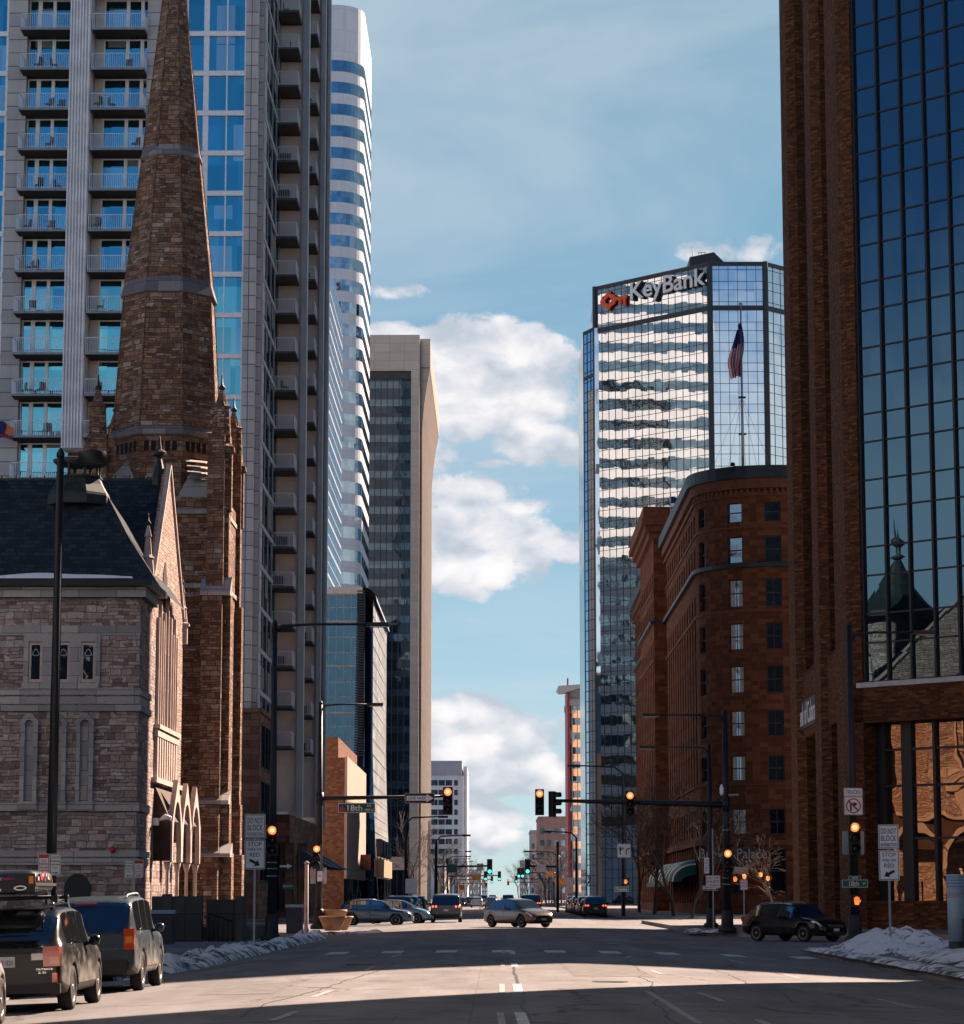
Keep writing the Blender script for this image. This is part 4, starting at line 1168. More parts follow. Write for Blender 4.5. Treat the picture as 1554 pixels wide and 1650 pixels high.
# ------------------------------------------------------------------ white tower with rounded corner and ribbon windows
WTY = 475.0
wx = gx(578.5, WTY) ; wl = -46
wt = root('white_tower', (-35, 490, 0), 'tall white tower with ribbon windows wrapping a rounded corner', 'building')
def rounded(x0, x1, y0, y1, r, n=10):
    """plan with one rounded corner at (x1, y0)"""
    return [(x0, y0)] + [(x1 - r + r * math.cos(R(a)), y0 + r + r * math.sin(R(a))) for a in [-90 + 90 * i / n for i in range(n + 1)]] + [(x1, y1), (x0, y1)]
wtop = gz(7, WTY, 560)
mb = MB(); mb.prism(rounded(wl, wx, WTY, 508, 5.5), 0, wtop)
for p in mb.f: pass
mb.sm = [len(f) == 4 and False for f in mb.f]
mb.build('wall', M['white_facade'], wt)
def wrap_band(x0, x1, y0, y1, r, off, z0, z1, n=10):
    mb = MB()
    pts = rounded(x0, x1, y0, y1, r, n)[0:n + 3]
    P = []
    c = []
    for i, (x, y) in enumerate(pts):
        if i == 0: q = (x, y - off)
        elif i == n + 2: q = (x + off, y)
        else:
            a = R(-90 + 90 * (i - 1) / n); q = (x + off * math.cos(a), y + off * math.sin(a))
        P += [(q[0], q[1], z0), (q[0], q[1], z1)]
    mb.add(P, [(2 * i, 2 * i + 2, 2 * i + 3, 2 * i + 1) for i in range(len(P) // 2 - 1)], 0, False)
    return mb
wf = 37.4 / FPX * WTY
zb = gz(114, WTY, 560)
b0 = None
for k in range(0, 34):
    z = zb - k * wf
    if z < 4: break
    mb = wrap_band(wl, wx, WTY, 507.9, 5.5, .03, z, z + 2.1)
    mb.build('window_band', M['strip_glass'], wt)
    bb = MB()
    for i in range(2): pass
mb = MB(); mb.prism(rounded(wl + 3, wx - 4, WTY + 4, 504, 4), wtop, wtop + 1.2); mb.build('roof', M['dark_roof'], wt)

# glazed block beside it
gb = root('grid_block', (-25, 311, 0), 'pale gridded glass block seen edge-on between the balcony tower and white tower', 'building')
gtop = gz(432, 299, 530)
gX = -19.05
mb = MB(); mb.box(-34, gX, 299, 324, 0, gtop); mb.build('wall', M['grid_glass'], gb)
FG2 = Fr(gX, 0, R(90))
mb = MB()
for i in range(13): mb.box(299 + i * 2.06, 299 + i * 2.06 + .16, -.02, .022, 0, gtop, 0, FG2)
for i in range(46): mb.box(299, 324.9, -.021, .02 if i % 2 else .025, i * 1.56, i * 1.56 + (.14 if i % 2 else .34), 0, FG2)
mb.build('mullion_grid', M['fin_paint'], gb)

# blue mirror-glass building with a stepped louvre
cb = root('blue_glass_building', (-17, 312, 0), 'low building of deep blue mirror glass with a dark louvred strip and rounded top corner', 'building')
CY = 297.0; CX = -14.45
cu = lambda p: gx(p, CY); cw = lambda p: gz(p, CY, 560)
FC = Fr(0, CY, 0)
ctop = cw(946)
mb = MB(); mb.box(-27, cu(588), CY, CY + 36, 0, ctop - .5); mb.build('wall', M['blue_glass'], cb)
mb = MB()
for p in (957, 1000, 1072, 1148): mb.box(-27, cu(574), -.02, .16, cw(p + 3), cw(p), 0, FC)
for p in (529, 541, 553, 565): mb.box(cu(p), cu(p) + .06, -.02, .07, 6, cw(957), 0, FC)
for k in range(10): mb.box(-27, cu(574), -.021, .06, cw(980 + k * 24), cw(979 + k * 24) + .03, 0, FC)
mb.build('mullion_grid', M['fin_paint'], cb)
mb = MB()
for k in range(64):
    p = 952 + k * 4.2; sh = 3.5 * (p - 952) / 260
    mb.box(cu(575 - sh), cu(588 - sh * .5), .0, .35, cw(p + 2.2), cw(p), 0, FC)
mb.build('louvre_strip', M['black_metal'], cb)
mb = MB()   # rounded metal roof edge running back along the street
def edge(u, v):
    a = R(90 * v)
    r = 1.6
    return (cu(588) - 0.3 + r * math.sin(a) * 1.0 - .0, CY - .3 + 36.3 * u, ctop - r + r * math.cos(a))
mb.grid(edge, 4, 8)
mb.box(-27, cu(588) - .3, CY - .32, CY + 36, ctop - .8, ctop)
mb.build('roof_edge', M['grey_metal'], cb)
def sidew(u, v):
    z = (ctop - 1.55) * v
    flare = 1.0 * max(0, 1 - v / .55) ** 1.4
    return (cu(588) + 1.25 - .9 * (1 - min(1, v / .9)) * 0 + flare * .75 - .35, CY - .3 + 36.3 * u, z)
mb = MB(); mb.grid(sidew, 12, 18, 0, True)
sw = mb.build('side_wall', M['side_panel'], cb, recalc=False)
mb = MB()
for i in range(13):
    pts = [Vector(sidew(i / 12, v / 12)) + Vector((.03, 0, 0)) for v in range(13)]
    mb.tube(pts, .035, 4)
for j in range(0, 15):
    a, b = Vector(sidew(0, .25 + j * .05)), Vector(sidew(1, .25 + j * .05))
    if .25 + j * .05 < 1: mb.tube([a + Vector((.03, 0, 0)), b + Vector((.03, 0, 0))], .035, 4)
mb.build('side_mullion', M['fin_paint'], cb)
FCs = Fr(cu(588) + 1.68, 0, R(90))
for k in range(4):
    for z, h in ((6.0, 1.9), (.5, 3.0)):
        w = MB(); u = CY + 2 + k * 8.4
        w.box(u, u + 5.2, -.6, .10, z, z + h, 0, FCs); w.build('street_window', M['black_glass'], cb)
w = MB(); w.box(CY, CY + 36, -.5, .06, 3.7, 5.7, 0, FCs); w.build('fascia_band', M['copper_pale'], cb)

# low brown and pink building
lb = root('low_brown_building', (-17, 265, 0), 'low brown brick building with a blank pink wall facing the street', 'building')
mb = MB(); LY = 251.0
mb.box(-30, gx(546, LY), LY, 285, 0, gz(1188, LY)); mb.box(gx(546, LY) + .002, gx(557, LY), LY - .3, 285.5, 0, gz(1221, LY))
mb.build('wall', M['brown_brick'], lb)
mb = MB(); mb.box(gx(557, LY) + .002, gx(557, LY) + .25, LY - .35, 287, 3.2, gz(1221, LY) + .1); mb.build('street_wall', M['pink_stucco'], lb)
mb = MB(); mb.box(gx(557, LY) + .003, gx(557, LY) + .2, LY - .3, 287, 0, 3.19); mb.build('shop_front', M['black_glass'], lb)
w = MB(); w.box(gx(557, LY) + .25, gx(557, LY) + 1.3, 276, 276.3, 4.2, 5.8); w.build('blade_sign', M['brown_brick'], lb)

# dark tower with flared white ribs
dt = root('dark_ribbed_tower', (-24, 630, 0), 'dark glass tower with pale stone frame and ribs that flare out at the top', 'building')
DY = 586.0
du = lambda p: gx(p, DY); dw = lambda p: gz(p, DY, 640)
FD = Fr(0, DY, 0)
dtop = dw(540)
x0, x1 = -40, du(675)
mb = MB(); mb.box(x0, x1, DY + .6, DY + 94, 0, dtop - .3); mb.build('core_wall', M['black_glass'], dt)
mb = MB()
mb.box(x0, x1, -.6, .4, dw(598), dtop, 0, FD); mb.box(du(661), x1, -.6, .39, 0, dw(598), 0, FD)
mb.box(x1 - 1.5, x1 + .03, DY + .601, DY + 94.2, dw(598), dtop)
mb.build('stone_frame', M['beige_stone'], dt)
mb = MB()
for k in range(8):
    x = du(592) + (du(661) - du(592)) * k / 7
    mb.box(x - .09, x + .09, -.62, -.45, 0, dw(606), 0, FD)
mb.box(du(585), du(661), -.62, -.3, dw(610), dw(598.2), 0, FD)
mb.build('mullion', M['dark_frame'], dt)
k = 0
z = dw(625)
while z > 12:
    w = MB(); w.box(x0 + 6, du(660.5), -.63, -.52, z, z + 1.55, 0, FD)
    w.build('window_band', M['reflected_band_glass'], dt); z -= 4.05  # paler strips put in for the bands reflected in the dark front
zf = 103.0; ft = dw(543)
for i in range(24):
    y = DY + 2.5 + i * 3.85
    prof = [(x1 - .3, 0), (x1 + .55, 0), (x1 + .55, zf)]
    for q in range(1, 9):
        t = q / 8; prof.append((x1 + .55 + 1.75 * t ** 1.8, zf + (ft - 7 - zf) * t))
    prof += [(x1 + 2.3, ft), (x1 - .3, ft)]
    mb = MB(); mb.fprism(Fr(0, 0, 0), prof, -y - 1.0, -y)
    mb.build('rib', M['beige_stone'], dt)
mb = MB(); mb.box(x1 + .03, x1 + 2.3, DY + 2.0, DY + 94, ft - 6.5, ft + .02); mb.build('top_band', M['beige_stone'], dt)
w = MB(); w.box(du(612), du(656), -.55, .9, dw(1402), dw(1381), 0, FD); sg = w.build('sign_board', M['pale_trim'], dt)
text_part('DCP', 'lettering', M['sign_black'], dt, FD.p(du(621), .905, dw(1386.5)), (1, 0, 0), (0, 0, 1), 2.2, .95)
text_part('FINANCIAL', 'lettering', M['sign_black'], dt, FD.p(du(631), .905, dw(1395.5)), (1, 0, 0), (0, 0, 1), 4.3, 1.0)

# far pale block at the street end
fb = root('far_pale_block', (-20, 1100, 0), 'distant pale blue-white office block with small square windows', 'building')
FY = 1080.0; fu = lambda p: gx(p, FY); fw_ = lambda p: gz(p, FY, 720); FF = Fr(0, FY, 0)
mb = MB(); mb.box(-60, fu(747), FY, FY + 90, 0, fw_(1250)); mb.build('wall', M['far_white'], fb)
mb = MB(); mb.box(-60, fu(745), FY - .2, FY + 60, fw_(1250) + .002, fw_(1226)); mb.build('penthouse', M['far_grey'], fb)
mb = MB(); mb.box(fu(747) + .002, fu(753), FY + 6, FY + 80, 0, fw_(1234)); mb.build('stair_tower', M['far_white'], fb)
for r_ in range(9):
    for c in (690.5, 701, 712.5, 724, 735.5):
        w = MB(); z = fw_(1266 + 15.8 * r_); hw_ = .75 if c > 730 else 1.3
        w.box(fu(c) - hw_, fu(c) + hw_, -.2, .03, z, z + 2.2, 0, FF); w.build('window', M['teal_glass'], fb)

# ------------------------------------------------------------------ far buildings that close the street
def block(name, label, x0, x1, y0, y1, h, mt, rows, cols, face='y', gmat='teal_glass', z0=2.5, fh=3.9, wh=1.9, cat='building'):
    b = root(name, ((x0 + x1) / 2, (y0 + y1) / 2, 0), label, cat)
    mb = MB(); mb.box(x0, x1, y0, y1, 0, h); mb.box(x0 - .2, x1 + .2, y0 - .2, y1, h, h + .7); mb.build('wall', M[mt], b)
    for r_ in range(rows):
        for c in range(cols):
            w = MB(); wd_ = (x1 - x0) / cols; u = x0 + wd_ * (c + .2)
            w.box(u, u + wd_ * .6, y0 - .04, y0 + .2, z0 + fh * r_, z0 + fh * r_ + wh); w.build('window', M[gmat], b)
    return b
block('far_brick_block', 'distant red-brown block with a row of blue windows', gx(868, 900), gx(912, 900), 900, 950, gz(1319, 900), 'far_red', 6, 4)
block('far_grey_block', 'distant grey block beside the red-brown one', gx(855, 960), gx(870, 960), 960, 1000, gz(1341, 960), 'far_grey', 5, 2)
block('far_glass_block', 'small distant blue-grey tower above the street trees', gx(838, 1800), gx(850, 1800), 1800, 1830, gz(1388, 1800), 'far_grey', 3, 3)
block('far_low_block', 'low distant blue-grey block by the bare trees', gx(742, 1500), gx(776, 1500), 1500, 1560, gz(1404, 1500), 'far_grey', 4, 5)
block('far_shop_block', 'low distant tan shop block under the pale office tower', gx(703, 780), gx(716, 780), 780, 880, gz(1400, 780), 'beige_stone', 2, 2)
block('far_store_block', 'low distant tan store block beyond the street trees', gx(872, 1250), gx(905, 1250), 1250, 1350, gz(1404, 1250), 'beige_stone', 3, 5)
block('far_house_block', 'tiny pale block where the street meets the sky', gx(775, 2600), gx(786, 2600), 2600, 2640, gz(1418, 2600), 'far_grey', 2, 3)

# ------------------------------------------------------------------ red-edged tower
rt = root('red_edged_tower', (24, 715, 0), 'slim dark glass tower with copper panes, a red corner blade and tilted roof canopy', 'building')
RY = 700.0; ru = lambda p: gx(p, RY); rw = lambda p: gz(p, RY, 930); FR_ = Fr(0, RY, 0)
mb = MB(); mb.box(ru(918.5), ru(962), RY, RY + 30, 0, rw(1127)); mb.build('wall', M['side_glass'], rt)
mb = MB(); mb.box(ru(914.8), ru(918.4), RY - .8, RY + 25, 0, rw(1110)); mb.box(ru(914.8), ru(916.6), RY - .8, RY + 4, rw(1110), rw(1093)); mb.build('red_blade', M['red_trim'], rt)
mb = MB(); mb.box(ru(914), ru(945), RY - .5, RY + 28, rw(1137), rw(1127) - .002); mb.box(ru(919), ru(945), RY + .6, RY + 20, rw(1127), rw(1111)); mb.build('crown_wall', M['far_grey'], rt)
mb = MB(); a, b = ru(900), ru(943)
mb.add([(a, RY - 4, rw(1121)), (b, RY - 4, rw(1108)), (b, RY + 22, rw(1106)), (a, RY + 22, rw(1106)), (a, RY - 4, rw(1107)), (b, RY - 4, rw(1104)), (b, RY + 22, rw(1103)), (a, RY + 22, rw(1103))],
       [(0, 3, 2, 1), (4, 5, 6, 7), (0, 1, 5, 4), (1, 2, 6, 5), (2, 3, 7, 6), (3, 0, 4, 7)])
mb.build('roof_canopy', M['grey_metal'], rt)
for i in range(14):
    for c, (p0, p1) in enumerate(((922.5, 930), (930.6, 937.5))):
        if (i * 7 + c * 3) % 11 in (4,): continue
        w = MB(); w.box(ru(p0), ru(p1), -.3, .06, rw(1157 + 23.4 * i), rw(1145 + 23.4 * i), 0, FR_); w.build('copper_pane', M['orange_glass'], rt)
mb = MB()
for p in (921.5, 930, 938, 943): mb.box(ru(p), ru(p) + .25, -.2, .1, 0, rw(1137), 0, FR_)
mb.build('mullion', M['fin_paint'], rt)

# ------------------------------------------------------------------ mirror tower with the bank sign
kb = root('mirror_glass_tower', (40, 510, 0), 'faceted mirror glass office tower carrying a key emblem and white letters', 'building')
KY = 487.0
kA = (gx(1152.5, KY), KY); kB = (gx(1244, KY), KY)
kt = gz(424, KY, 1200)
s_ = 20.2 + 0.4
kD = (kA[0] - s_, KY + s_)
kC = (kB[0] + 22, KY + 22)
mb = MB(); mb.prism([kD, kA, kB, kC, (kC[0], KY + 55), (kD[0], KY + 55)], 0, kt - .4)
mb.build('glass_wall', M['bank_glass'], kb)
L1 = s_ * math.sqrt(2)
F1 = Fr(kD[0], kD[1], R(-45)); F2 = Fr(kA[0], kA[1], 0); F3 = Fr(kB[0], kB[1], R(45)); L2 = kB[0] - kA[0]
fk = 3.88
def kgrid(fr, L, n, name):
    mb = MB()
    for i in range(1, n):
        u = L * i / n; mb.box(u - .045, u + .045, -.03, .06, 0, kt, 0, fr)
    z = kt - 1.2; t = 0
    while z > 2:
        mb.box(.3, L - .3, -.031, .055, z - .045, z + .045, 0, fr); z -= (1.62 if t % 2 else 2.26); t += 1
    mb.build(name, M['dark_frame'], kb)
kgrid(F1, L1, 17, 'mullion_grid'); kgrid(F2, L2, 6, 'mullion_grid'); kgrid(F3, 31, 14, 'mullion_grid')
mb = MB()
zb1 = gz(500, KY + 10, 1060); zb2 = gz(496, KY, 1200)
for fr, L in ((F1, L1), (F2, L2), (F3, 31)):
    mb.box(-.1, L + .1, -.05, .16, zb2 - .45, zb2 + .45, 0, fr); mb.box(-.1, L + .1, -.05, .2, kt - .5, kt + .25, 0, fr)
for (x, y) in (kA, kB, kD):
    mb.lathe([(.55, 0), (.55, kt + .26)], (x, y, 0), 8, smooth=False)
mb.build('frame_band', M['dark_frame'], kb)
mb = MB(); px0, px1 = gx(1122, 500), gx(1206, 500)
mb.add([(px0, 503, kt), (px1 + 1, 503, kt), (px1 + 1, 520, kt), (px0, 520, kt), (px0, 503, gz(414, 503, 1122)), (gx(1160, 503), 503, gz(406, 503, 1160)), (gx(1160, 503), 520, gz(406, 503, 1160)), (px0, 520, gz(414, 503, 1122))],
       [(0, 1, 5, 4), (1, 2, 6, 5), (2, 3, 7, 6), (3, 0, 4, 7), (4, 5, 6, 7)])
mb.build('plant_room', M['dark_frame'], kb)
mb = MB()
mb.tube([(gx(1125, 503), 503.5, kt), (gx(1125, 503), 503.5, gz(396, 503, 1125))], .09, 5)
for p in (1136, 1140, 1146): mb.tube([(gx(p, 503), 504, kt), (gx(p, 503), 504, gz(404, 503, p))], .07, 5)
mb.tube([(gx(1134, 503), 504, gz(405, 503)), (gx(1148, 503), 504, gz(405, 503))], .06, 5)
mb.build('aerial', M['grey_metal'], kb)
# wing toward the street
wz = gz(537, 512, 955)
mb = MB(); mb.prism([(gx(944, 512), 512), (gx(962, 507), 507), (40, 507.5), (40, 545), (gx(944, 512), 545)], 0, wz); mb.build('side_wing', M['bank_glass'], kb)
FW2 = Fr(gx(944, 512), 512, math.atan2(507 - 512, gx(962, 507) - gx(944, 512)))
LW = math.hypot(5, gx(962, 507) - gx(944, 512))
mb = MB()
for u in (.05, LW * .33, LW * .66, LW - .1): mb.box(u - .08, u + .08, -.02, .09, 0, wz, 0, FW2)
z = wz - .4
while z > 3: mb.box(0, LW, -.021, .075, z - .07, z + .07, 0, FW2); z -= 1.94
mb.box(0, LW, -.02, .12, gz(608, 510, 955) - .3, gz(608, 510, 955) + .3, 0, FW2); mb.box(0, LW, -.02, .14, wz - .3, wz + .2, 0, FW2)
mb.build('wing_mullion', M['dark_frame'], kb)
mb = MB(); mb.box(LW * .42, LW - .25, -.02, .06, 0, gz(632, 510, 958), 0, FW2); mb.build('stone_pier', M['beige_stone'], kb)
# roof sign: letters and key
def kp(px, py):
    """(u, z) on the sign face for a pixel"""
    d = ray(px, py); o = CAM
    t = (F1.o - o).dot(F1.n) / d.dot(F1.n); q = o + d * t
    return (q - F1.o).dot(F1.u), q.z
ua, za = kp(1020, 472); ub, zb_ = kp(1141, 450)
um = (ua + ub) / 2
hz_ = kp(1022, 460)[1] - kp(1022, 487)[1]
bs = root('roof_sign', F1.p(um, 0, (za + zb_) / 2), 'white raised bank name with orange key on the mirror tower', 'sign')
text_part('KeyBank', 'lettering', M['key_white'], bs, F1.p(um, .74, (za + zb_) / 2 - .15), F1.u, (0, 0, 1), ub - ua, hz_ * 1.35, .05, bold=.018)
text_part('KeyBank', 'letter_return', M['key_dark'], bs, F1.p(um + .10, .2, (za + zb_) / 2 - .22), F1.u, (0, 0, 1), ub - ua + .12, hz_ * 1.35, .5, bold=.018)
uk, zk_ = kp(984, 485)
mb = MB()
hw_ = (kp(998, 482)[0] - kp(972, 487)[0]) / 2
def ring(mb, c, ro, ri, n0, n1, k=4, rot=0):
    outer = [(c[0] + ro * math.cos(R(rot + 360 * i / k)), c[1] + ro * math.sin(R(rot + 360 * i / k))) for i in range(k)]
    inner = [(c[0] + ri * math.cos(R(rot + 360 * i / k)), c[1] + ri * math.sin(R(rot + 360 * i / k))) for i in range(k)]
    for i in range(k): mb.fprism(F1, [outer[i], outer[(i + 1) % k], inner[(i + 1) % k], inner[i]], n0, n1)
zc = zk_
hh = hz_ * .62
outer = [(uk - hw_, zc), (uk - hw_ * .75, zc + hh * .45), (uk - hw_ * .3, zc + hh * .62), (uk, zc + hh), (uk + hw_ * .3, zc + hh * .62), (uk + hw_ * .75, zc + hh * .45), (uk + hw_, zc), (uk + hw_ * .75, zc - hh * .45), (uk + hw_ * .3, zc - hh * .62), (uk, zc - hh), (uk - hw_ * .3, zc - hh * .62), (uk - hw_ * .75, zc - hh * .45)]
inner = [(uk + (a - uk) * .42, zc + (b - zc) * .42) for a, b in outer]
for i in range(12): mb.fprism(F1, [outer[i], outer[(i + 1) % 12], inner[(i + 1) % 12], inner[i]], .3, .7)
ue, ze = kp(1014, 478)
sl_ = (ze - zc) / (ue - uk) * 0
mb.fprism(F1, [(uk + hw_ * .95, zc - .28), (ue, zc - .28 + sl_), (ue, zc + .38), (uk + hw_ * .95, zc + .38)], .3, .7)
mb.fprism(F1, [(ue - 1.0, zc - 1.6), (ue - .35, zc - 1.6), (ue - .35, zc - .281), (ue - 1.0, zc - .281)], .3, .7)
mb.fprism(F1, [(ue - 2.1, zc - 1.2), (ue - 1.45, zc - 1.2), (ue - 1.45, zc - .281), (ue - 2.1, zc - .281)], .3, .7)
mb.build('key_emblem', M['key_red'], bs)

# ------------------------------------------------------------------ red sandstone hotel
bp = root('red_sandstone_hotel', (40, 290, 0), 'rounded corner red sandstone hotel with arched bays and deep cornice', 'building')
BX = 18.4; BC = (25.1, 243.7); BR = 6.7
def bz(p): return gz(p, 237.2, 1190)
TOPZ = bz(787)
# wall pierced by openings, from plan points and height breaks
def pierced(mb, path, zs, holes, depth, m=0):
    nrm = []
    for i in range(len(path) - 1):
        a, b = Vector((*path[i], 0)), Vector((*path[i + 1], 0)); d = (b - a).normalized()
        nrm.append(Vector((d.y, -d.x, 0)))
    for i in range(len(path) - 1):
        a, b = Vector((*path[i], 0)), Vector((*path[i + 1], 0)); n = nrm[i]
        for j in range(len(zs) - 1):
            z0, z1 = Vector((0, 0, zs[j])), Vector((0, 0, zs[j + 1]))
            if (i, j) in holes:
                q = -n * depth
                A, B_, C_, D_ = a + z0, b + z0, b + z1, a + z1
                mb.quad(A, B_, B_ + q, A + q, m); mb.quad(D_ + q, C_ + q, C_, D_, m)
                mb.quad(A, A + q, D_ + q, D_, m); mb.quad(B_ + q, B_, C_, C_ + q, m)
            else:
                mb.quad(a + z0, b + z0, b + z1, a + z1, m)
rowsP = [(1368, 1440, 0), (1303, 1345, 1), (1217, 1258, 2), (1144, 1186, 3), (1072, 1116, 4), (1003, 1046, 5), (932, 977, 6), (863, 906, 7), (808, 840, 8)]
zs = [0]
zrow = {}
for p1, p0, k in rowsP:
    z0, z1 = bz(p0), bz(p1)
    zs += [z0, z1]; zrow[k] = len(zs) - 2
zs.append(TOPZ)
wa = [(199, 12), (237, 12.5), (267.5, 12.5), (297, 12)]
angs = [180]
colsA = []
for c, w_ in wa:
    n = max(1, int((c - w_ / 2 - angs[-1]) / 6))
    s0 = angs[-1]
    for i in range(1, n + 1): angs.append(s0 + (c - w_ / 2 - s0) * i / n)
    colsA.append(len(angs) - 1); angs.append(c + w_ / 2)
angs += [309, 315]
path = [(BC[0] + BR * math.cos(R(a)), BC[1] + BR * math.sin(R(a))) for a in angs]
path.append((110, path[-1][1] + (110 - path[-1][0])))
holes = {(c, zrow[k]) for c in colsA for k in range(9)}
mb = MB(); pierced(mb, path, zs, holes, .42)
PAV0, PAV1 = 288.0, 314.0
BF1 = 352.0
FB = Fr(BX, 0, R(-90))        # u = -y
def street_bays(ya, yb, x, mbw, top):
    """bays of the long street front from far (ya) to near (yb)"""
    n = round((ya - yb) / 3.3); out = []
    P_ = [(x, ya)]; hs = []
    for i in range(n):
        y0 = ya - (ya - yb) * i / n; w_ = (ya - yb) / n
        P_ += [(x, y0 - w_ * .26), (x, y0 - w_ * .78)]; hs.append(len(P_) - 2)
    P_.append((x, yb))
    z_ = [0, .9, 6.6, bz(1345), bz(1300), bz(1262), bz(945), bz(902), bz(866), bz(842), bz(812), top]
    H = {(h, j) for h in hs for j in (1, 3, 5, 7, 9)}
    pierced(mbw, P_, z_, H, .55)
    for h in hs:
        ym0, ym1 = P_[h][1], P_[h + 1][1]
        fr = Fr(x, 0, R(-90)); u0, u1 = -ym0, -ym1
        r_ = (u1 - u0) / 2; um_ = (u0 + u1) / 2; zt = bz(945)
        for s in (-1, 1):
            pts = [(um_ + s * r_, zt)] + [(um_ + s * r_ * math.cos(R(t)), zt - r_ + r_ * math.sin(R(t))) for t in (0, 18, 36, 54, 72, 90)] + [(um_, zt)]
            mbw.fprism(fr, pts, -.5, -.003)
        for za, zb2 in ((bz(1150) - .5, bz(1150)), (bz(1080) - .5, bz(1080)), (bz(1010) - .5, bz(1010)), (bz(1215) - .5, bz(1215))):
            mbw.box(u0 + .01, u1 - .01, -.5, -.22, za, zb2 + .3, 0, fr)
        out.append((u0, u1))
    return out, z_
bays1, zst = street_bays(PAV0, BC[1], BX, mb, TOPZ)
bays2, _ = street_bays(PAV1, PAV0, BX - 1.3, mb, TOPZ + 3.2)
bays3, _ = street_bays(BF1, PAV1, BX, mb, TOPZ)
mb.box(BX - 1.3, BX + .5, PAV0 - .3, PAV0 + .001, 0, TOPZ + 3.2)
mb.box(BX - 1.29, BX + 10, PAV0, PAV1, TOPZ, TOPZ + 3.19) if False else None
mb.build('wall', M['sandstone_red'], bp)
mb = MB()
ins = 1.2
mb.prism([(BX + .6, BF1), (BX + .6, BC[1])] + [(BC[0] + (BR - .5) * math.cos(R(a)), BC[1] + (BR - .5) * math.sin(R(a))) for a in (180, 200, 220, 240, 260, 280, 300, 315)] + [(109, 323.6), (109, BF1)], .0, TOPZ - .2)
mb.build('interior', M['room_dark'], bp)
mb = MB(); mb.box(BX - .7, BX + 14, PAV0 + .1, PAV1 - .1, TOPZ, TOPZ + 3.0); mb.build('pavilion_roof', M['sandstone_trim'], bp)
# cornices and ledges follow the plan
def course(z0, z1, out, pav=True, mt='sandstone_trim', name='cornice'):
    mb = MB()
    pts = [(BX, BF1), (BX, BC[1])] + [(BC[0] + BR * math.cos(R(a)), BC[1] + BR * math.sin(R(a))) for a in range(186, 316, 8)] + [path[-2], path[-1]]
    n_ = []
    P = []
    for i, (x, y) in enumerate(pts):
        if i <= 1: q = Vector((-1, 0, 0))
        elif i >= len(pts) - 2: q = Vector((.7071, -.7071, 0))
        else: a = R(186 + 8 * (i - 2)); q = Vector((math.cos(a), math.sin(a), 0))
        p = Vector((x, y, 0)); P.append((p - q * .3, p + q * out))
    V = []
    for a, b in P: V += [(a.x, a.y, z0), (b.x, b.y, z0), (b.x, b.y, z1), (a.x, a.y, z1)]
    F = []
    for i in range(len(P) - 1):
        for k in range(4): F.append((4 * i + k, 4 * i + (k + 1) % 4, 4 * i + 4 + (k + 1) % 4, 4 * i + 4 + k))
    mb.add(V, F)
    if pav: mb.box(BX - 1.3 - out, BX - .01 - out, PAV0 - out, PAV1 + out, z0 + .003, z1 - .003)
    return mb.build(name, M[mt], bp)
course(TOPZ, TOPZ + .9, .45, False); course(TOPZ + .9, TOPZ + 2.0, .8, False, 'black_metal', 'gutter_band')
course(bz(912) - .1, bz(909) + .1, .4, True, 'black_metal', 'ledge'); course(bz(1362), bz(1354), .45, True); course(bz(1265) - .0, bz(1262), .22, True)
course(bz(797) - .1, bz(792), .22, False); course(bz(985), bz(981), .1, True); course(bz(850), bz(846), .1, True)
mb = MB()
for k in range(26):
    a = R(183 + k * 4.4)
    fr = Fr(BC[0] + BR * math.cos(a), BC[1] + BR * math.sin(a), a + math.pi / 2)
    mb.box(-.13, .13, -.05, .3, TOPZ - .55, TOPZ - .05, 0, fr)
mb.build('dentil', M['sandstone_trim'], bp)
mb = MB()
for (o_, z0, z1) in ((.5, 1.2, 1.9), (.9, 1.9, 2.6), (1.3, 2.6, 3.3), (1.1, 3.3, 4.6)):
    mb.box(BX - 1.3 - o_, BX + 3, PAV0 - o_, PAV1 + o_, TOPZ + z0 + 1, TOPZ + z1 + 1.003)
mb.build('pavilion_cornice', M['sandstone_trim'], bp)
rw_ = random.Random(3)
for ci, (c, w_) in enumerate(wa):
    for k in range(9):
        p1, p0 = rowsP[k][0], rowsP[k][1]
        z0, z1 = bz(p0), bz(p1)
        a = R(c); fr = Fr(BC[0] + (BR - .36) * math.cos(a), BC[1] + (BR - .36) * math.sin(a), a + math.pi / 2)
        hw_ = (BR - .36) * math.tan(R(w_ / 2)) * 1.02
        lit = ci == 1 and k >= 1
        w = MB()
        for u0, u1, a0, a1 in ((-hw_, -hw_ + .09, z0, z1), (hw_ - .09, hw_, z0, z1), (-hw_ + .09, hw_ - .09, z0, z0 + .1), (-hw_ + .09, hw_ - .09, z1 - .09, z1), (-hw_ + .09, hw_ - .09, (z0 + z1) / 2 - .05, (z0 + z1) / 2 + .05)):
            w.box(u0, u1, 0, .08, a0, a1, 0, fr)
        if k < 7 and k > 0:
            w.box(-.03, .03, 0, .06, z0 + .1, z1 - .1, 0, fr)
        w.fquad(fr, -hw_, hw_, z0, z1, .03, 1)
        if 1 < k < 7 and ci == 1:
            w.box(-hw_ + .1, -hw_ * .25, .031, .036, z0 + .12, z1 - .1, 2, fr); w.box(hw_ * .3, hw_ - .1, .031, .036, z0 + .12, z1 - .1, 2, fr)
        w.build('window', [M['dark_frame'], M['bright_glass'] if lit else M['room_glass'], M['curtain_cloth']], bp)
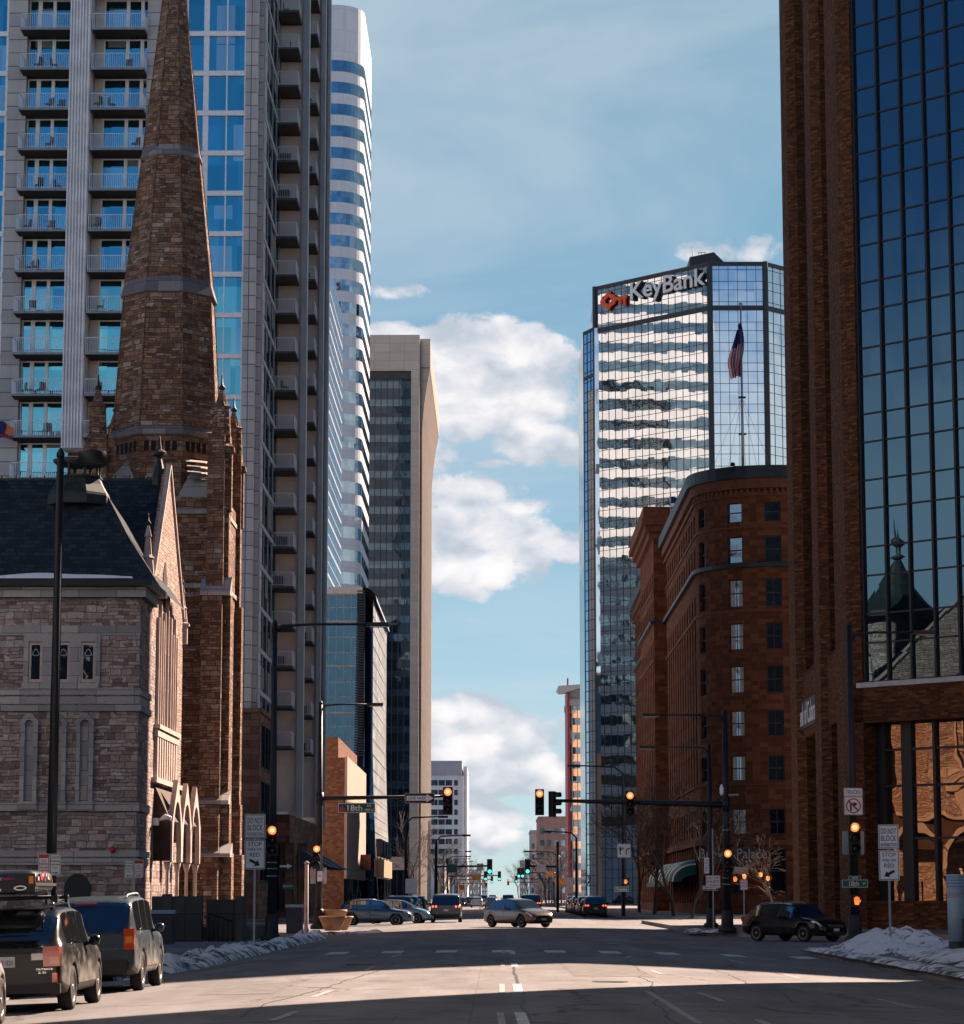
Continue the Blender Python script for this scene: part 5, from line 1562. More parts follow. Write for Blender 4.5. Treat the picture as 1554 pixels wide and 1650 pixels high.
for u0, u1 in bays1:
    w = MB(); fr = FB
    w.fquad(fr, u0, u1, bz(1262), bz(945), -.42, 1); w.fquad(fr, u0, u1, bz(902), bz(866), -.42, 1); w.fquad(fr, u0, u1, bz(842), bz(812), -.42, 1); w.fquad(fr, u0, u1, bz(1345), bz(1300), -.42, 1); w.fquad(fr, u0, u1, .9, 6.6, -.42, 1)
    w.box((u0 + u1) / 2 - .06, (u0 + u1) / 2 + .06, -.42, -.34, bz(1262), bz(945) - .1, 0, fr)
    w.build('bay_window', [M['dark_frame'], M['room_glass']], bp)
for bays, x in ((bays2, BX - 1.3), (bays3, BX)):
    fr = Fr(x, 0, R(-90))
    for u0, u1 in bays:
        w = MB()
        for a, b in ((1262, 945), (902, 866), (842, 812), (1345, 1300)): w.fquad(fr, u0, u1, bz(a), bz(b), -.42, 1)
        w.fquad(fr, u0, u1, .9, 6.6, -.42, 1)
        w.build('bay_window', [M['dark_frame'], M['room_glass']], bp)
text_part('Brown Palace', 'lettering', M['grey_metal'], bp, (gx(1178, 236.0), 235.6, bz(1376)), (1, -.05, 0), (0, 0, 1), 5.9, .85, .06)
mb = MB(); mb.box(gx(1150, 236), gx(1222, 236), 235.9, 236.6, bz(1392) , bz(1366)); mb.build('sign_board', M['black_metal'], bp)
for (pa, pb, ya, yb) in ((1181, 1203, 1397, 1408),):
    w = MB(); w.box(gx(pa, 235.7), gx(pb, 235.7), 235.7, 236.6, gz(yb, 235.7), gz(ya, 235.7)); w.build('lit_fanlight', M['curtain_cloth'], bp)
for px, py in ((1150, 1415), (1200, 1413), (1226, 1410), (1238, 1416)):
    w = MB(); p = at(px, py, 234.6); w.lathe([(.001, .26), (.16, .16), (.17, -.1), (.001, -.22)], p, 10); w.box(p.x - .03, p.x + .03, 234.6, 236.6, p.z + .15, p.z + .2)
    w.build('door_lamp', M['lamp_warm'], bp)
# striped barrel awnings over the street door
aw = root('green_awning', (BX - 1.2, 262, 2.9), 'green and white striped dome awnings over the hotel entrance', 'awning')
for k in range(7):
    mb = MB(); y0 = 246 + 5.2 * k; y1 = y0 + 4.7
    def dome(u, v):
        a = R(90 * v); e = math.sin(math.pi * min(max(u, .0), 1)) ** .35
        return (BX - .1 - 2.5 * math.sin(a) * (.55 + .45 * e), y0 + (y1 - y0) * u, 2.9 + 2.0 * math.cos(a) * (.3 + .7 * e))
    mb.grid(dome, 20, 8)
    for i in range(len(mb.f)): mb.mi[i] = 1 if (i % 20) % 5 == 2 else 0
    mb.build('dome', [M['awning_green'], M['sign_white']], aw, recalc=False)
mb = MB(); mb.box(BX - 2.66, BX - 2.60, 246, 282, 2.5, 2.92); mb.build('valance', M['awning_green'], aw)
# roof things
def flagpole_():
    fx, fy = gx(1203, 247), 247
    f = root('flagpole', (fx, fy, TOPZ + 2), 'tall steel flagpole standing on the hotel roof', 'flagpole')
    z0, z1 = TOPZ + 1.0, gz(494, 247, 1198)
    mb = MB(); mb.tube([(fx, fy, z0), (fx, fy, z0 + 6), (fx, fy, z1)], [.16, .14, .07], 10); mb.build('pole', M['grey_metal'], f)
    mb = MB(); mb.lathe([(.001, .22), (.16, .12), (.2, 0), (.16, -.12), (.001, -.22)], (fx, fy, z1 + .2), 12); mb.build('ball', M['grey_metal'], f)
    mb = MB()
    for zf_, s in ((z1 - 8.8, 1), (z1 - 12.3, 1)): mb.box(fx - .35, fx + .35, fy - .12, fy + .12, zf_, zf_ + .16)
    mb.build('collar', M['black_metal'], f)
    mb = MB()
    for dx, dy in ((-3.4, 1), (3.4, 1), (0, -3), (-1.8, -2), (1.9, 2)): mb.tube([(fx + dx, fy + dy, TOPZ + 2), (fx, fy, z1 - 8.7)], .018, 4)
    mb.build('stay_wire', M['grey_metal'], f)
    fl = MB()
    zt, zbm = gz(516, 247, 1195), gz(612, 247, 1190)
    H = zt - zbm
    def fn(u, v):     # hanging slack from the hoist, gathered in folds
        wv = 1.15 * min(1, .25 + v * 1.3) * (1 - .25 * max(0, v - .7) / .3)
        x = fx - .08 - wv * u * (1 if True else 1) + .9 * max(0, .5 - abs(v - .42)) * u * 0
        x += (.62 * math.sin(3.1 * min(1, v * 1.25)) * (1 - u)) * .55 + .10 * math.sin(12 * u)
        y = fy - .1 - .32 * math.sin(15 * u + 2.2 * v) * (.3 + v) - .1 * u
        z = zt - H * (v * .93 + .22 * u * (1 - v) * .6 + .07 * u)
        return (x, y, z)
    n = 26
    fl.grid(fn, n, n)
    for i in range(len(fl.f)):
        c = i % n; r_ = i // n
        fl.mi[i] = 2 if r_ < 10 and c > 2 else ((c // 2) % 2)
    o = fl.build('national_flag', [M['flag_red'], M['flag_white'], M['flag_blue']], recalc=False)
    tag(o, 'large striped red and white flag with blue canton drooping from the roof flagpole', 'flag')
flagpole_()
mb = MB()
mb.grid(lambda u, v: (gx(1084, 285) + 1.6 * u, 284.5 + .2 * math.sin(5 * u), TOPZ + 6.3 - .7 * v - .9 * u * u + .1 * math.sin(6 * u)), 8, 6)
for i in range(len(mb.f)): mb.mi[i] = 0 if i % 8 < 4 else (1 if (i // 8) % 2 else 2)
mb.tube([(gx(1084, 285), 284.5, TOPZ + .5), (gx(1084, 285), 284.5, TOPZ + 6.6)], .06, 6, 3)
tag(mb.build('roof_flag', [M['flag_blue'], M['flag_orange'], M['flag_white'], M['grey_metal']], recalc=False), 'small blue and orange flag flying behind the hotel pavilion cornice', 'flag')
sp = root('roof_floodlight', (gx(1182, 242), 242, TOPZ + 2), 'small black floodlight arm on the edge of the hotel roof', 'lamp')
mb = MB(); p = at(1181, 748, 242); mb.lathe([(.001, .2), (.22, .1), (.24, -.1), (.001, -.2)], p, 10); mb.build('head', M['black_metal'], sp)
mb = MB(); mb.tube([p, (gx(1200, 242), 242, TOPZ + 1.9)], .05, 6); mb.build('arm', M['black_metal'], sp)

# ------------------------------------------------------------------ brick tower on the near corner
bt = root('brick_corner_tower', (25, 145, 0), 'tall brick tower with dark mirror curtain wall and brick piers on the corner', 'building')
TX, TY1, TY2 = 17.7, 134.0, 161.0
TT = 74.0
TEND = 16.3          # run of the slanted front in x
dz0, dz1 = gz(1160, 131, 1450), gz(1093, 131, 1450)
FT = Fr(TX, TY1, R(-45)); LT = TEND * math.sqrt(2)
FTs = Fr(TX, 0, R(-90))      # u = -y
mb = MB(); mb.prism([(TX + 1.6, TY2 - 1), (TX + 1.6, TY1 + 1.2), (TX + 2.1, TY1 + .3), (TX + TEND + .6, TY1 - TEND + .6), (TX + TEND + 18, TY1 - TEND + 18), (TX + TEND + 18, TY2 - 1)], dz1 - .5, TT - 1)
mb.build('core_wall', M['black_glass'], bt)
u0 = .30
mb = MB(); mb.box(.55, LT, -.4, -.25, dz1, TT, 0, FT); mb.build('curtain_glass', M['tower_glass'], bt)
mb = MB()
u = .55; i = 0
us = [.55, .95] + [.95 + 1.44 * k for k in range(1, 16)]
for u in us:
    if u < LT: mb.box(u - .06, u + .06, -.26, -.10, dz1, TT, 0, FT)
z = dz1; t = 0
while z < TT:
    mb.box(.55, LT, -.262, -.18, z - .04, z + .04, 0, FT); z += (1.45 if t % 2 else 1.95); t += 1
mb.build('mullion_grid', M['black_metal'], bt)
mb = MB(); mb.box(.5, LT, -.6, .02, dz1 - .28, dz1 - .03, 0, FT); mb.build('sill_trim', M['grey_metal'], bt)
mb = MB()
mb.box(.3, LT + .3, -1.2, 0.0, dz0, dz1 - .3, 0, FT); mb.build('brick_band', M['tower_brick'], bt)
# piers on the street front; the corner pier turns with the front
def pier(y0, y1, x0, x1, cut):
    mb = MB()
    mb.prism([(x1, y1), (x0 + cut, y1), (x0, y1 - cut), (x0, y0 + cut), (x0 + cut, y0), (x1, y0)], 0, TT)
    return mb.build('brick_pier', M['tower_brick'], bt)
pier(TY2 - 4.2, TY2, TX, TX + 3, .5)
pier(TY1 + 11.0, TY1 + 14.8, TX, TX + 3, .5)
mb = MB(); mb.prism([(TX + 3, TY1 + 5.3), (TX + .5, TY1 + 5.3), (TX, TY1 + 4.8), (TX, TY1 + .25), (TX + .25, TY1 - .25), (TX + .62, TY1 - .62), (TX + 3, TY1 + 1.6)], 0, TT); mb.build('brick_pier', M['tower_brick'], bt)
mb = MB()
for (a, b) in ((TY1 + 5.3, TY1 + 11.0), (TY1 + 14.8, TY2 - 4.2)):
    mb.box(TX + 1.2, TX + 1.32, a, b, dz1 + 1.5, TT)
mb.build('slot_glass', M['side_glass'], bt)
mb = MB()
for (a, b) in ((TY1 + 5.3, TY1 + 11.0), (TY1 + 14.8, TY2 - 4.2)):
    for k in range(4):
        y = a + (b - a) * k / 3
        mb.box(TX + .95, TX + 1.2, max(a, y - .12), min(b, y + .12), dz1 + 1.5, TT)
    z = dz1 + 2
    while z < TT: mb.box(TX + 1.05, TX + 1.199, a + .13, b - .13, z, z + .9); z += 3.4
mb.build('slot_mullion', M['black_metal'], bt)
mb = MB(); mb.box(TX + .35, TX + 2.9, TY1 + 5.301, TY2 - .01, dz0 + .6, dz1 + 2.2)
mb.add([(TX + .34, TY1 + 5.31, dz1 + 2.2), (TX + .34, TY2 - .01, dz1 + 2.2), (TX + 1.3, TY2 - .01, dz1 + 3.4), (TX + 1.3, TY1 + 5.31, dz1 + 3.4)], [(0, 1, 2, 3)])
mb.build('brick_fascia', M['tower_brick'], bt)
# ground storey: lobby glass between dark posts, brick plinth
pl = gz(1452, 130, 1500)
mb = MB(); mb.box(1.2, LT, -1.25, -1.15, pl, dz0, 0, FT); mb.build('lobby_window', M['lobby_glass'], bt)
mb = MB()
for u, w_ in ((.95, .5), (2.45, .62), (4.35, .16), (6.2, .16), (8.0, .16), (9.8, .6), (12, .16), (14, .16), (16, .16), (18.2, .6)):
    mb.box(u, u + w_, -1.16, -.95, pl, dz0, 0, FT)
for z in (pl + 3.0, pl + 5.6, pl + 7.4): mb.box(1.2, LT, -1.161, -1.0, z, z + .11, 0, FT)
mb.build('lobby_frame', M['black_metal'], bt)
mb = MB(); mb.box(.62, LT, -1.4, -.3, 0, pl, 0, FT); mb.box(LT - .8, LT + .3, -3, .1, 0, TT, 0, FT); mb.build('brick_plinth', M['tower_brick'], bt)
mb = MB(); mb.box(TX + 1.9, TX + 2.1, TY1 + 1.9, TY2 - .3, 0, dz0 + .6); mb.build('porch_glass', M['black_glass'], bt)
mb = MB(); mb.prism([(TX + .9, TY2 - 1), (TX + 1, TY1 + 1.2), (TX + TEND, TY1 - TEND + 1), (TX + TEND + 17, TY1 - TEND + 18), (TX + TEND + 17, TY2 - 1)], TT - 1.2, TT + .4); mb.build('roof', M['dark_roof'], bt)
# the lower wing along the side street
mb = MB(); mb.prism([(TX + TEND + .3, TY1 - TEND + .4), (TX + TEND + 34, TY1 - TEND - 33.3), (TX + TEND + 52, TY1 - TEND - 15), (TX + TEND + 18, TY1 - TEND + 18)], 0, 39.0); mb.build('rear_wing', M['tower_brick'], bt)
# bank name on the fascia
text_part('Bank of Colorado', 'lettering', M['sign_white'], bt, (TX + .20, TY1 + 19.2, dz0 + 1.9), (0, -1, 0), (0, 0, 1), 9.5, 1.25, .02)
mb = MB(); mb.box(TX + .24, TX + .349, TY1 + 14.0, TY1 + 24.5, dz0 + 1.1, dz0 + 2.7); mb.build('sign_board', M['black_metal'], bt)

# ------------------------------------------------------------------ unseen blocks that shade the scene, most added only for that
def shade_block(name, label, poly, h, mt='tower_brick'):
    b = root(name, (sum(p[0] for p in poly) / len(poly), sum(p[1] for p in poly) / len(poly), 0), label, 'building')
    mb = MB(); mb.prism(poly, 0, h); mb.build('wall', M[mt], b)
    mb = MB(); mb.prism([(x, y) for x, y in poly], h + .003, h + 1.0); mb.build('parapet', M['dark_roof'], b)
shade_block('side_street_office', 'plain brown office block across the side street from the brick tower', [(17.0, 69.8), (17.0, -30), (70, -30), (70, 16.8)], 46, 'brown_brick')
shade_block('unseen_sky_blocker', 'plain stone block on the left pavement beside the photographer', [(-62, -240), (-23, -240), (-23, 90), (-62, 90)], 42, 'far_grey')  # added out of view to block low sky light and reflections
shade_block('added_shade_tower', 'tall grey tower standing behind the red sandstone hotel', [(42, 264), (53, 264), (53, 318), (42, 318)], 150, 'far_grey')  # added out of view, only to cast shade on the balcony tower's side
shade_block('hidden_shade_tower', 'grey office tower hidden behind the mirror glass tower', [(23, 552), (60, 552), (60, 604), (23, 604)], 122, 'far_grey')  # added out of view, only to shade the lower white tower
# ------------------------------------------------------------------ vehicles
def pch(keys):
    """smooth monotone curve through (x, value) keys"""
    xs = [k[0] for k in keys]; ys = [k[1] for k in keys]; n = len(xs)
    d = [(ys[i + 1] - ys[i]) / (xs[i + 1] - xs[i]) for i in range(n - 1)]
    m = [d[0]] + [0 if d[i - 1] * d[i] <= 0 else 2 * d[i - 1] * d[i] / (d[i - 1] + d[i]) for i in range(1, n - 1)] + [d[-1]]
    def f(x):
        if x <= xs[0]: return ys[0]
        if x >= xs[-1]: return ys[-1]
        i = max(j for j in range(n - 1) if xs[j] <= x)
        h = xs[i + 1] - xs[i]; t = (x - xs[i]) / h
        return (2 * t**3 - 3 * t**2 + 1) * ys[i] + (t**3 - 2 * t**2 + t) * h * m[i] + (-2 * t**3 + 3 * t**2) * ys[i + 1] + (t**3 - t**2) * h * m[i + 1]
    return f
def paint(name, col, rough=0.25, metal=0.35, dirt_glare=0.35, coat=0.8):
    m, T = newmat(name)
    tc = T.n('ShaderNodeTexCoord').outputs['Object']
    z = T.n('ShaderNodeSeparateXYZ', Vector=tc).outputs[2]
    nz = T.noise(tc, 3.5, 6.0, 0.65)
    nx_ = T.n('ShaderNodeSeparateXYZ', Vector=T.n('ShaderNodeTexCoord').outputs['Normal']).outputs[0]
    side = T.smooth(T.math('ABSOLUTE', nx_), 0.8, 0.3)
    d = T.math('MULTIPLY', T.math('MULTIPLY', T.smooth(T.math('ADD', T.math('MULTIPLY', z, -0.75), nz), -0.25, 0.45), side), dirt_glare)
    c = T.mix(d, col, (0.34, 0.315, 0.29))  # road dust on the flanks, with sun glare on them painted in
    b = T.n('ShaderNodeBsdfPrincipled')
    T.put(b.inputs['Base Color'], c); T.put(b.inputs['Metallic'], metal)
    T.put(b.inputs['Roughness'], T.math('MULTIPLY_ADD', d, 0.6, rough))
    T.put(b.inputs['Coat Weight'], T.math('MULTIPLY_ADD', d, -coat, coat)); T.put(b.inputs['Specular IOR Level'], 0.5 if coat > .5 else 0.2); T.put(b.inputs['Coat Roughness'], 0.06)
    T.n('ShaderNodeOutputMaterial', Surface=b.outputs[0])
    return m
PAINT = {k: paint('paint_' + k, c, **kw) for k, c, kw in (
    ('graphite', (0.010, 0.014, 0.016), dict(dirt_glare=.75, metal=0, coat=.12)), ('silver_blue', (0.05, 0.07, 0.085), dict(dirt_glare=.9, metal=.05, coat=.2)), ('white', (0.62, 0.64, 0.65), dict(metal=0, dirt_glare=.3)),
    ('bronze', (0.12, 0.09, 0.065), dict(dirt_glare=.35)), ('black', (0.004, 0.005, 0.006), dict(metal=0, dirt_glare=.05, coat=.35)), ('blue', (0.025, 0.075, 0.13), dict(dirt_glare=.2)),
    ('pale_blue', (0.10, 0.22, 0.32), dict(dirt_glare=.2)), ('red', (0.22, 0.02, 0.018), dict(dirt_glare=.3)), ('silver', (0.36, 0.37, 0.38), dict(dirt_glare=.4)), ('dark_grey', (0.035, 0.038, 0.042), dict(dirt_glare=.3)))}
M['car_glass'] = mirror('car_glass', (0.22, 0.26, 0.28), 0.03, base=(0.006, 0.008, 0.009))
M['car_trim'] = plain('car_trim', (0.015, 0.015, 0.016), 0.6, var=0.1)
M['tyre'] = plain('tyre_rubber', (0.022, 0.021, 0.020), 0.9, var=0.3)
M['rim'] = plain('alloy_rim', (0.42, 0.40, 0.37), 0.4, 0.6, var=0.2)
M['tail_red'] = plain('tail_lamp_red', (0.55, 0.05, 0.012), 0.12, var=0.1, coat=1.0)
M['tail_clear'] = plain('lamp_clear', (0.55, 0.52, 0.50), 0.1, var=0.1, coat=1.0)
M['tail_lit'] = emitmat('lit_tail_lamp', (1.0, 0.10, 0.04), 1.1)
M['head_lamp'] = plain('head_lamp', (0.50, 0.53, 0.56), 0.1, 0.3, var=0.1, coat=1.0)
M['amber'] = plain('amber_lamp', (0.70, 0.22, 0.03), 0.15, var=0.05, coat=1.0)
M['chrome'] = plain('chrome', (0.6, 0.6, 0.6), 0.15, 1.0, var=0.0)
M['plate'] = plain('licence_plate', (0.55, 0.58, 0.58), 0.5, var=0.05)

class Car:
    def __init__(s, L, Wd, top, belt, plan, wheels, r, tum=.80, zb=.24, wins=(), wsh=None, rear=None, arch=1.14):
        s.L = L; s.w = Wd / 2; s.top = pch(top); s.belt = pch(belt); s.plan = pch(plan); s.wx = wheels; s.r = r; s.tum = tum; s.zb = zb
        s.wins = wins; s.wsh = wsh; s.rear = rear; s.arch = arch
    NV = 13
    def sec(s, x):
        w = s.w * s.plan(x); zt = s.top(x); zl = min(s.belt(x), zt - .015); zb = s.zb + (.10 * max(0, .35 - x) / .35 if x < .35 else 0) + (.06 * max(0, x - (s.L - .35)) / .35)
        gh = zt - zl; f = max(0, min(1, gh / .30)); f = f * f * (3 - 2 * f)
        H = [(0, zb), (.72, zb), (.95, zb + .05), (1.0, zb + .16), (1.005, zb + (zl - zb) * .55), (.985, zl - .10), (.955, zl - .012)]
        hood = [(.92, .15), (.84, .40), (.70, .65), (.52, .85), (.28, .96), (0, 1)]
        tm = s.tum
        cab = [(.935, .04 / max(gh, .01)), (.935 + (tm - .935) * .52, .50), (tm + .02, .86), (tm * .90, .955), (tm * .5, .992), (0, 1)]
        pts = [(w * a, z) for a, z in H]
        for (ha, hb), (ca, cb) in zip(hood, cab):
            pts.append((w * (ha + (ca - ha) * f), zl + gh * (hb + (min(cb, 1) - hb) * f)))
        out = []
        for i, (y, z) in enumerate(pts):
            if i <= 5:
                for xc in s.wx:
                    R_ = s.r * s.arch; dx = abs(x - xc)
                    if dx < R_: z = max(z, s.r + math.sqrt(R_ * R_ - dx * dx))
            out.append((y, z))
        return out
    def S(s, x, v, side=-1):
        """surface point: x along the car, v along the half section"""
        p = s.sec(x); i = min(int(v), s.NV - 2); t = v - i
        return Vector((x, side * (p[i][0] * (1 - t) + p[i + 1][0] * t), p[i][1] * (1 - t) + p[i + 1][1] * t))
    def nrm(s, x, v, side):
        e = .02
        a = s.S(min(x + e, s.L), v, side) - s.S(max(x - e, 0), v, side); b = s.S(x, min(v + .1, s.NV - 1.001), side) - s.S(x, max(v - .1, 0), side)
        n = a.cross(b).normalized() if a.length > 1e-9 and b.length > 1e-9 else Vector((0, side, 0))
        c = s.S(x, v, side) - Vector((x, 0, .8))
        return n if n.dot(c) > 0 else -n
    def patch(s, name, mt, parent, x0, x1, v0, v1, off=.008, sides=(-1, 1), nu=8, nv=4):
        for sd in sides:
            mb = MB()
            def fn(u, v):
                x, q = x0 + (x1 - x0) * u, v0 + (v1 - v0) * v
                return s.S(x, q, sd) + s.nrm(x, q, sd) * off
            mb.grid(fn, nu, nv)
            mb.build(name, mt, parent, recalc=False)
    def build(s, name, label, pm, cat='car', group=None, lit=False, rails=False, cladding=False, spokes=5):
        t = root(name, (0, 0, 0), label, cat, group)
        xs = set(); x = 0
        while x < s.L: xs.add(round(x, 3)); x += .07
        xs.add(s.L)
        for xc in s.wx:
            for k in range(17): xs.add(round(xc + s.r * s.arch * .999 * math.cos(math.pi * k / 16), 3))
        for a in list(s.wins):
            xs.add(a[0]); xs.add(a[1])
        for a in (s.wsh, s.rear):
            xs.add(a[0]); xs.add(a[1])
        xs = sorted(q for q in xs if 0 <= q <= s.L)
        body = MB(); glass = {'side_window': [], 'windscreen': [], 'rear_window': []}
        NV = s.NV
        for sd in (-1, 1):
            P = []
            for x in xs: P += [(x, sd * y, z) for y, z in s.sec(x)]
            base = len(body.v); body.v += P
            for i in range(len(xs) - 1):
                xm = (xs[i] + xs[i + 1]) / 2
                for v in range(NV - 1):
                    f = [base + i * NV + v, base + (i + 1) * NV + v, base + (i + 1) * NV + v + 1, base + i * NV + v + 1]
                    key = None
                    if 7 <= v < 9 and any(a < xm < b for a, b in s.wins): key = 'side_window'
                    elif v >= 9 and s.wsh[0] < xm < s.wsh[1]: key = 'windscreen'
                    elif v >= 9 and s.rear[0] < xm < s.rear[1]: key = 'rear_window'
                    if key: glass[key].append([body.v[q] for q in f])
                    body.f.append(f); body.mi.append(1 if v < 2 or (cladding and v < 3) or key else 0); body.sm.append(True)
            for x, e in ((0, 0), (s.L, len(xs) - 1)):
                idx = [base + e * NV + v for v in range(NV)]
                body.f.append(idx); body.mi.append(0); body.sm.append(False)
        body.build('body', [pm, M['car_trim']], t)
        ctr = Vector((s.L / 2, 0, .7))
        for key, qs in glass.items():
            if not qs: continue
            for sd in ((-1, 1) if key == 'side_window' else (0,)):
                mb = MB()
                for q in qs:
                    if sd and q[0][1] * sd < 0: continue
                    pts = [Vector(p) for p in q]
                    n = (pts[1] - pts[0]).cross(pts[3] - pts[0])
                    if n.length < 1e-9: n = (pts[2] - pts[1]).cross(pts[3] - pts[1])
                    n.normalize()
                    if n.dot(pts[0] - ctr) < 0: n = -n
                    mb.add([p + n * .004 for p in pts], [(0, 1, 2, 3)], 0, True)
                mb.build(key, M['car_glass'], t, recalc=True)
        # wheels
        for xc in s.wx:
            for sd in (-1, 1):
                yc = sd * (s.w * .985 - .11); c = (xc, yc, s.r); ax_ = (0, sd, 0)
                mb = MB(); r = s.r
                mb.wheel_disc(c, ax_, [(r * .62, -.11), (r * .93, -.11), (r, -.07), (r, .07), (r * .95, .105), (r * .70, .11), (r * .66, .09)], 28)
                wh = mb.build('wheel', M['tyre'], t)
                mb = MB(); mb.wheel_disc(c, ax_, [(r * .68, .095), (r * .62, .10), (r * .60, .03)], 28, cap=False)
                mb.wheel_disc(c, ax_, [(r * .16, .09), (r * .10, .10), (.001, .10)], 16)
                for k in range(spokes):
                    a = 2 * math.pi * k / spokes; d = Vector((math.cos(a), 0, math.sin(a))); q = Vector((-math.sin(a), 0, math.cos(a)))
                    C_ = Vector(c); o1 = Vector((0, sd * .085, 0)); o2 = Vector((0, sd * .05, 0))
                    for e in (-.055, .055):
                        A = [C_ + d * r * .12 + q * (e * .5 - .02) + o1, C_ + d * r * .12 + q * (e * .5 + .02) + o1, C_ + d * r * .64 + q * (e + .022) + o1, C_ + d * r * .64 + q * (e - .022) + o1]
                        B_ = [p - o1 + o2 for p in A]
                        mb.add(A + B_, [(0, 1, 2, 3), (0, 4, 5, 1), (1, 5, 6, 2), (2, 6, 7, 3), (3, 7, 4, 0)])
                mb.build('rim', M['rim'], wh)
                mb = MB(); mb.wheel_disc(c, ax_, [(r * .62, .02), (.001, .02)], 20); mb.build('brake_disc', M['car_trim'], wh)
        # mirrors, handles, seams
        xm = s.wsh[0] - .25
        for sd in (-1, 1):
            mb = MB(); p = s.S(xm, 6.6, sd)
            mb.lathe([(.001, -.09), (.07, -.075), (.10, 0), (.085, .06), (.001, .09)], (p.x, p.y + sd * .15, p.z + .06), 10)
            mb.tube([p, (p.x, p.y + sd * .12, p.z + .03)], .03, 6); mb.build('mirror', pm, t)
        def line(x0, v0, x1, v1, w=.010, mt='car_trim', n=10, off=.004):
            for sd in (-1, 1):
                mb = MB(); P = []
                for i in range(n + 1):
                    x, v = x0 + (x1 - x0) * i / n, v0 + (v1 - v0) * i / n
                    q = s.S(x, v, sd) + s.nrm(x, v, sd) * off
                    d = Vector((w / 2, 0, 0)) if abs(x1 - x0) < .3 else Vector((0, 0, w / 2))
                    P += [q - d, q + d]
                mb.add(P, [(2 * i, 2 * i + 1, 2 * i + 3, 2 * i + 2) for i in range(n)]); mb.build('door_seam' if mt == 'car_trim' else 'door_handle', M[mt], t, recalc=False)
        for (a, b) in s.wins[:2 if len(s.wins) < 4 else 3]:
            pass
        for xd in s.doors: line(xd, 3.0, xd, 6.9)
        line(s.doors[0], 3.0, s.doors[-1], 3.0)
        for xd in s.doors[:2]: line(xd + .12, 5.25, xd + .32, 5.25, .028, 'chrome', 4, .02)
        if rails:
            for sd in (-1, 1):
                mb = MB(); x0, x1 = s.rear[1] + .25, s.wsh[0] - .35
                pts = [s.S(x0 + (x1 - x0) * i / 8, 10.1, sd) + Vector((0, 0, .055 if 0 < i < 8 else .0)) for i in range(9)]
                mb.tube(pts, .018, 6); mb.build('roof_rail', M['grey_metal'], t)
        s.t = t
        return t
    def rear_panel(s, t, y0, y1, z0, z1, mt, name, n0=-.0, n1=.012):
        mb = MB(); mb.box(-n1, -n0, y0, y1, z0, z1); return mb.build(name, M[mt], t)
    def front_panel(s, t, y0, y1, z0, z1, mt, name, d=.012, x=None):
        mb = MB(); X = s.L if x is None else x; mb.box(X - .02, X + d, y0, y1, z0, z1); return mb.build(name, M[mt], t)

def spot(t, x, y, heading, roll=0.0, L=4.5, z=None):
    """stand a car with its middle over (x, y), nose toward heading (radians from +x)"""
    zz = rz(x) if z is None else z
    t.location = (x - math.cos(heading) * L / 2, y - math.sin(heading) * L / 2, zz)
    t.rotation_euler = (roll, 0, heading)

wagonC = Car(4.80, 1.84, [(0, .98), (.10, 1.02), (.62, 1.50), (.95, 1.585), (2.0, 1.615), (2.75, 1.58), (3.62, 1.06), (3.75, 1.03), (4.35, .92), (4.68, .78), (4.80, .62)],
             [(0, .96), (.6, 1.0), (1.2, .98), (3.6, .955), (4.4, .86), (4.8, .60)], [(0, .86), (.12, .945), (.5, .985), (2.4, 1.0), (3.9, .99), (4.45, .93), (4.68, .82), (4.80, .68)],
             (1.02, 3.77), .345, .80, .24, [(.72, 1.22), (1.30, 2.12), (2.20, 3.02)], (2.80, 3.60), (.12, .60))
wagonC.doors = (1.27, 2.18, 3.25)
suvC = Car(4.78, 1.96, [(0, 1.06), (.05, 1.10), (.42, 1.66), (.75, 1.75), (2.1, 1.79), (2.95, 1.74), (3.62, 1.18), (3.75, 1.14), (4.45, 1.04), (4.70, .86), (4.78, .68)],
           [(0, 1.05), (.5, 1.08), (3.5, 1.06), (4.4, .97), (4.78, .66)], [(0, .90), (.10, .955), (.45, .99), (2.4, 1.0), (4.0, .99), (4.5, .94), (4.70, .85), (4.78, .74)],
           (.98, 3.68), .37, .83, .28, [(.55, 1.30), (1.40, 2.16), (2.24, 3.02)], (2.95, 3.58), (.06, .42))
suvC.doors = (1.36, 2.20, 3.22)
crossC = Car(4.55, 1.84, [(0, .98), (.08, 1.02), (.62, 1.50), (.98, 1.60), (1.9, 1.65), (2.6, 1.60), (3.42, 1.09), (3.55, 1.05), (4.2, .94), (4.45, .80), (4.55, .62)],
             [(0, .97), (.6, 1.06), (1.4, 1.0), (3.4, .97), (4.2, .88), (4.55, .60)], [(0, .84), (.12, .93), (.5, .985), (2.3, 1.0), (3.7, .99), (4.2, .92), (4.45, .80), (4.55, .66)],
             (.92, 3.58), .355, .78, .25, [(.85, 1.20), (1.28, 2.02), (2.10, 2.90)], (2.65, 3.40), (.10, .62))
crossC.doors = (1.24, 2.06, 3.08)
hatchC = Car(4.45, 1.73, [(0, .96), (.06, 1.00), (.35, 1.16), (1.0, 1.40), (1.9, 1.49), (2.45, 1.46), (3.55, .98), (3.7, .94), (4.1, .83), (4.36, .68), (4.45, .55)],
             [(0, .95), (.5, .97), (1.5, .94), (3.4, .90), (4.1, .78), (4.45, .52)], [(0, .82), (.12, .91), (.5, .97), (2.3, 1.0), (3.6, .985), (4.1, .90), (4.36, .76), (4.45, .60)],
             (.86, 3.56), .315, .76, .20, [(.72, 1.18), (1.26, 2.02), (2.10, 2.95)], (2.55, 3.52), (.32, .98))
hatchC.doors = (1.22, 2.06, 3.15)
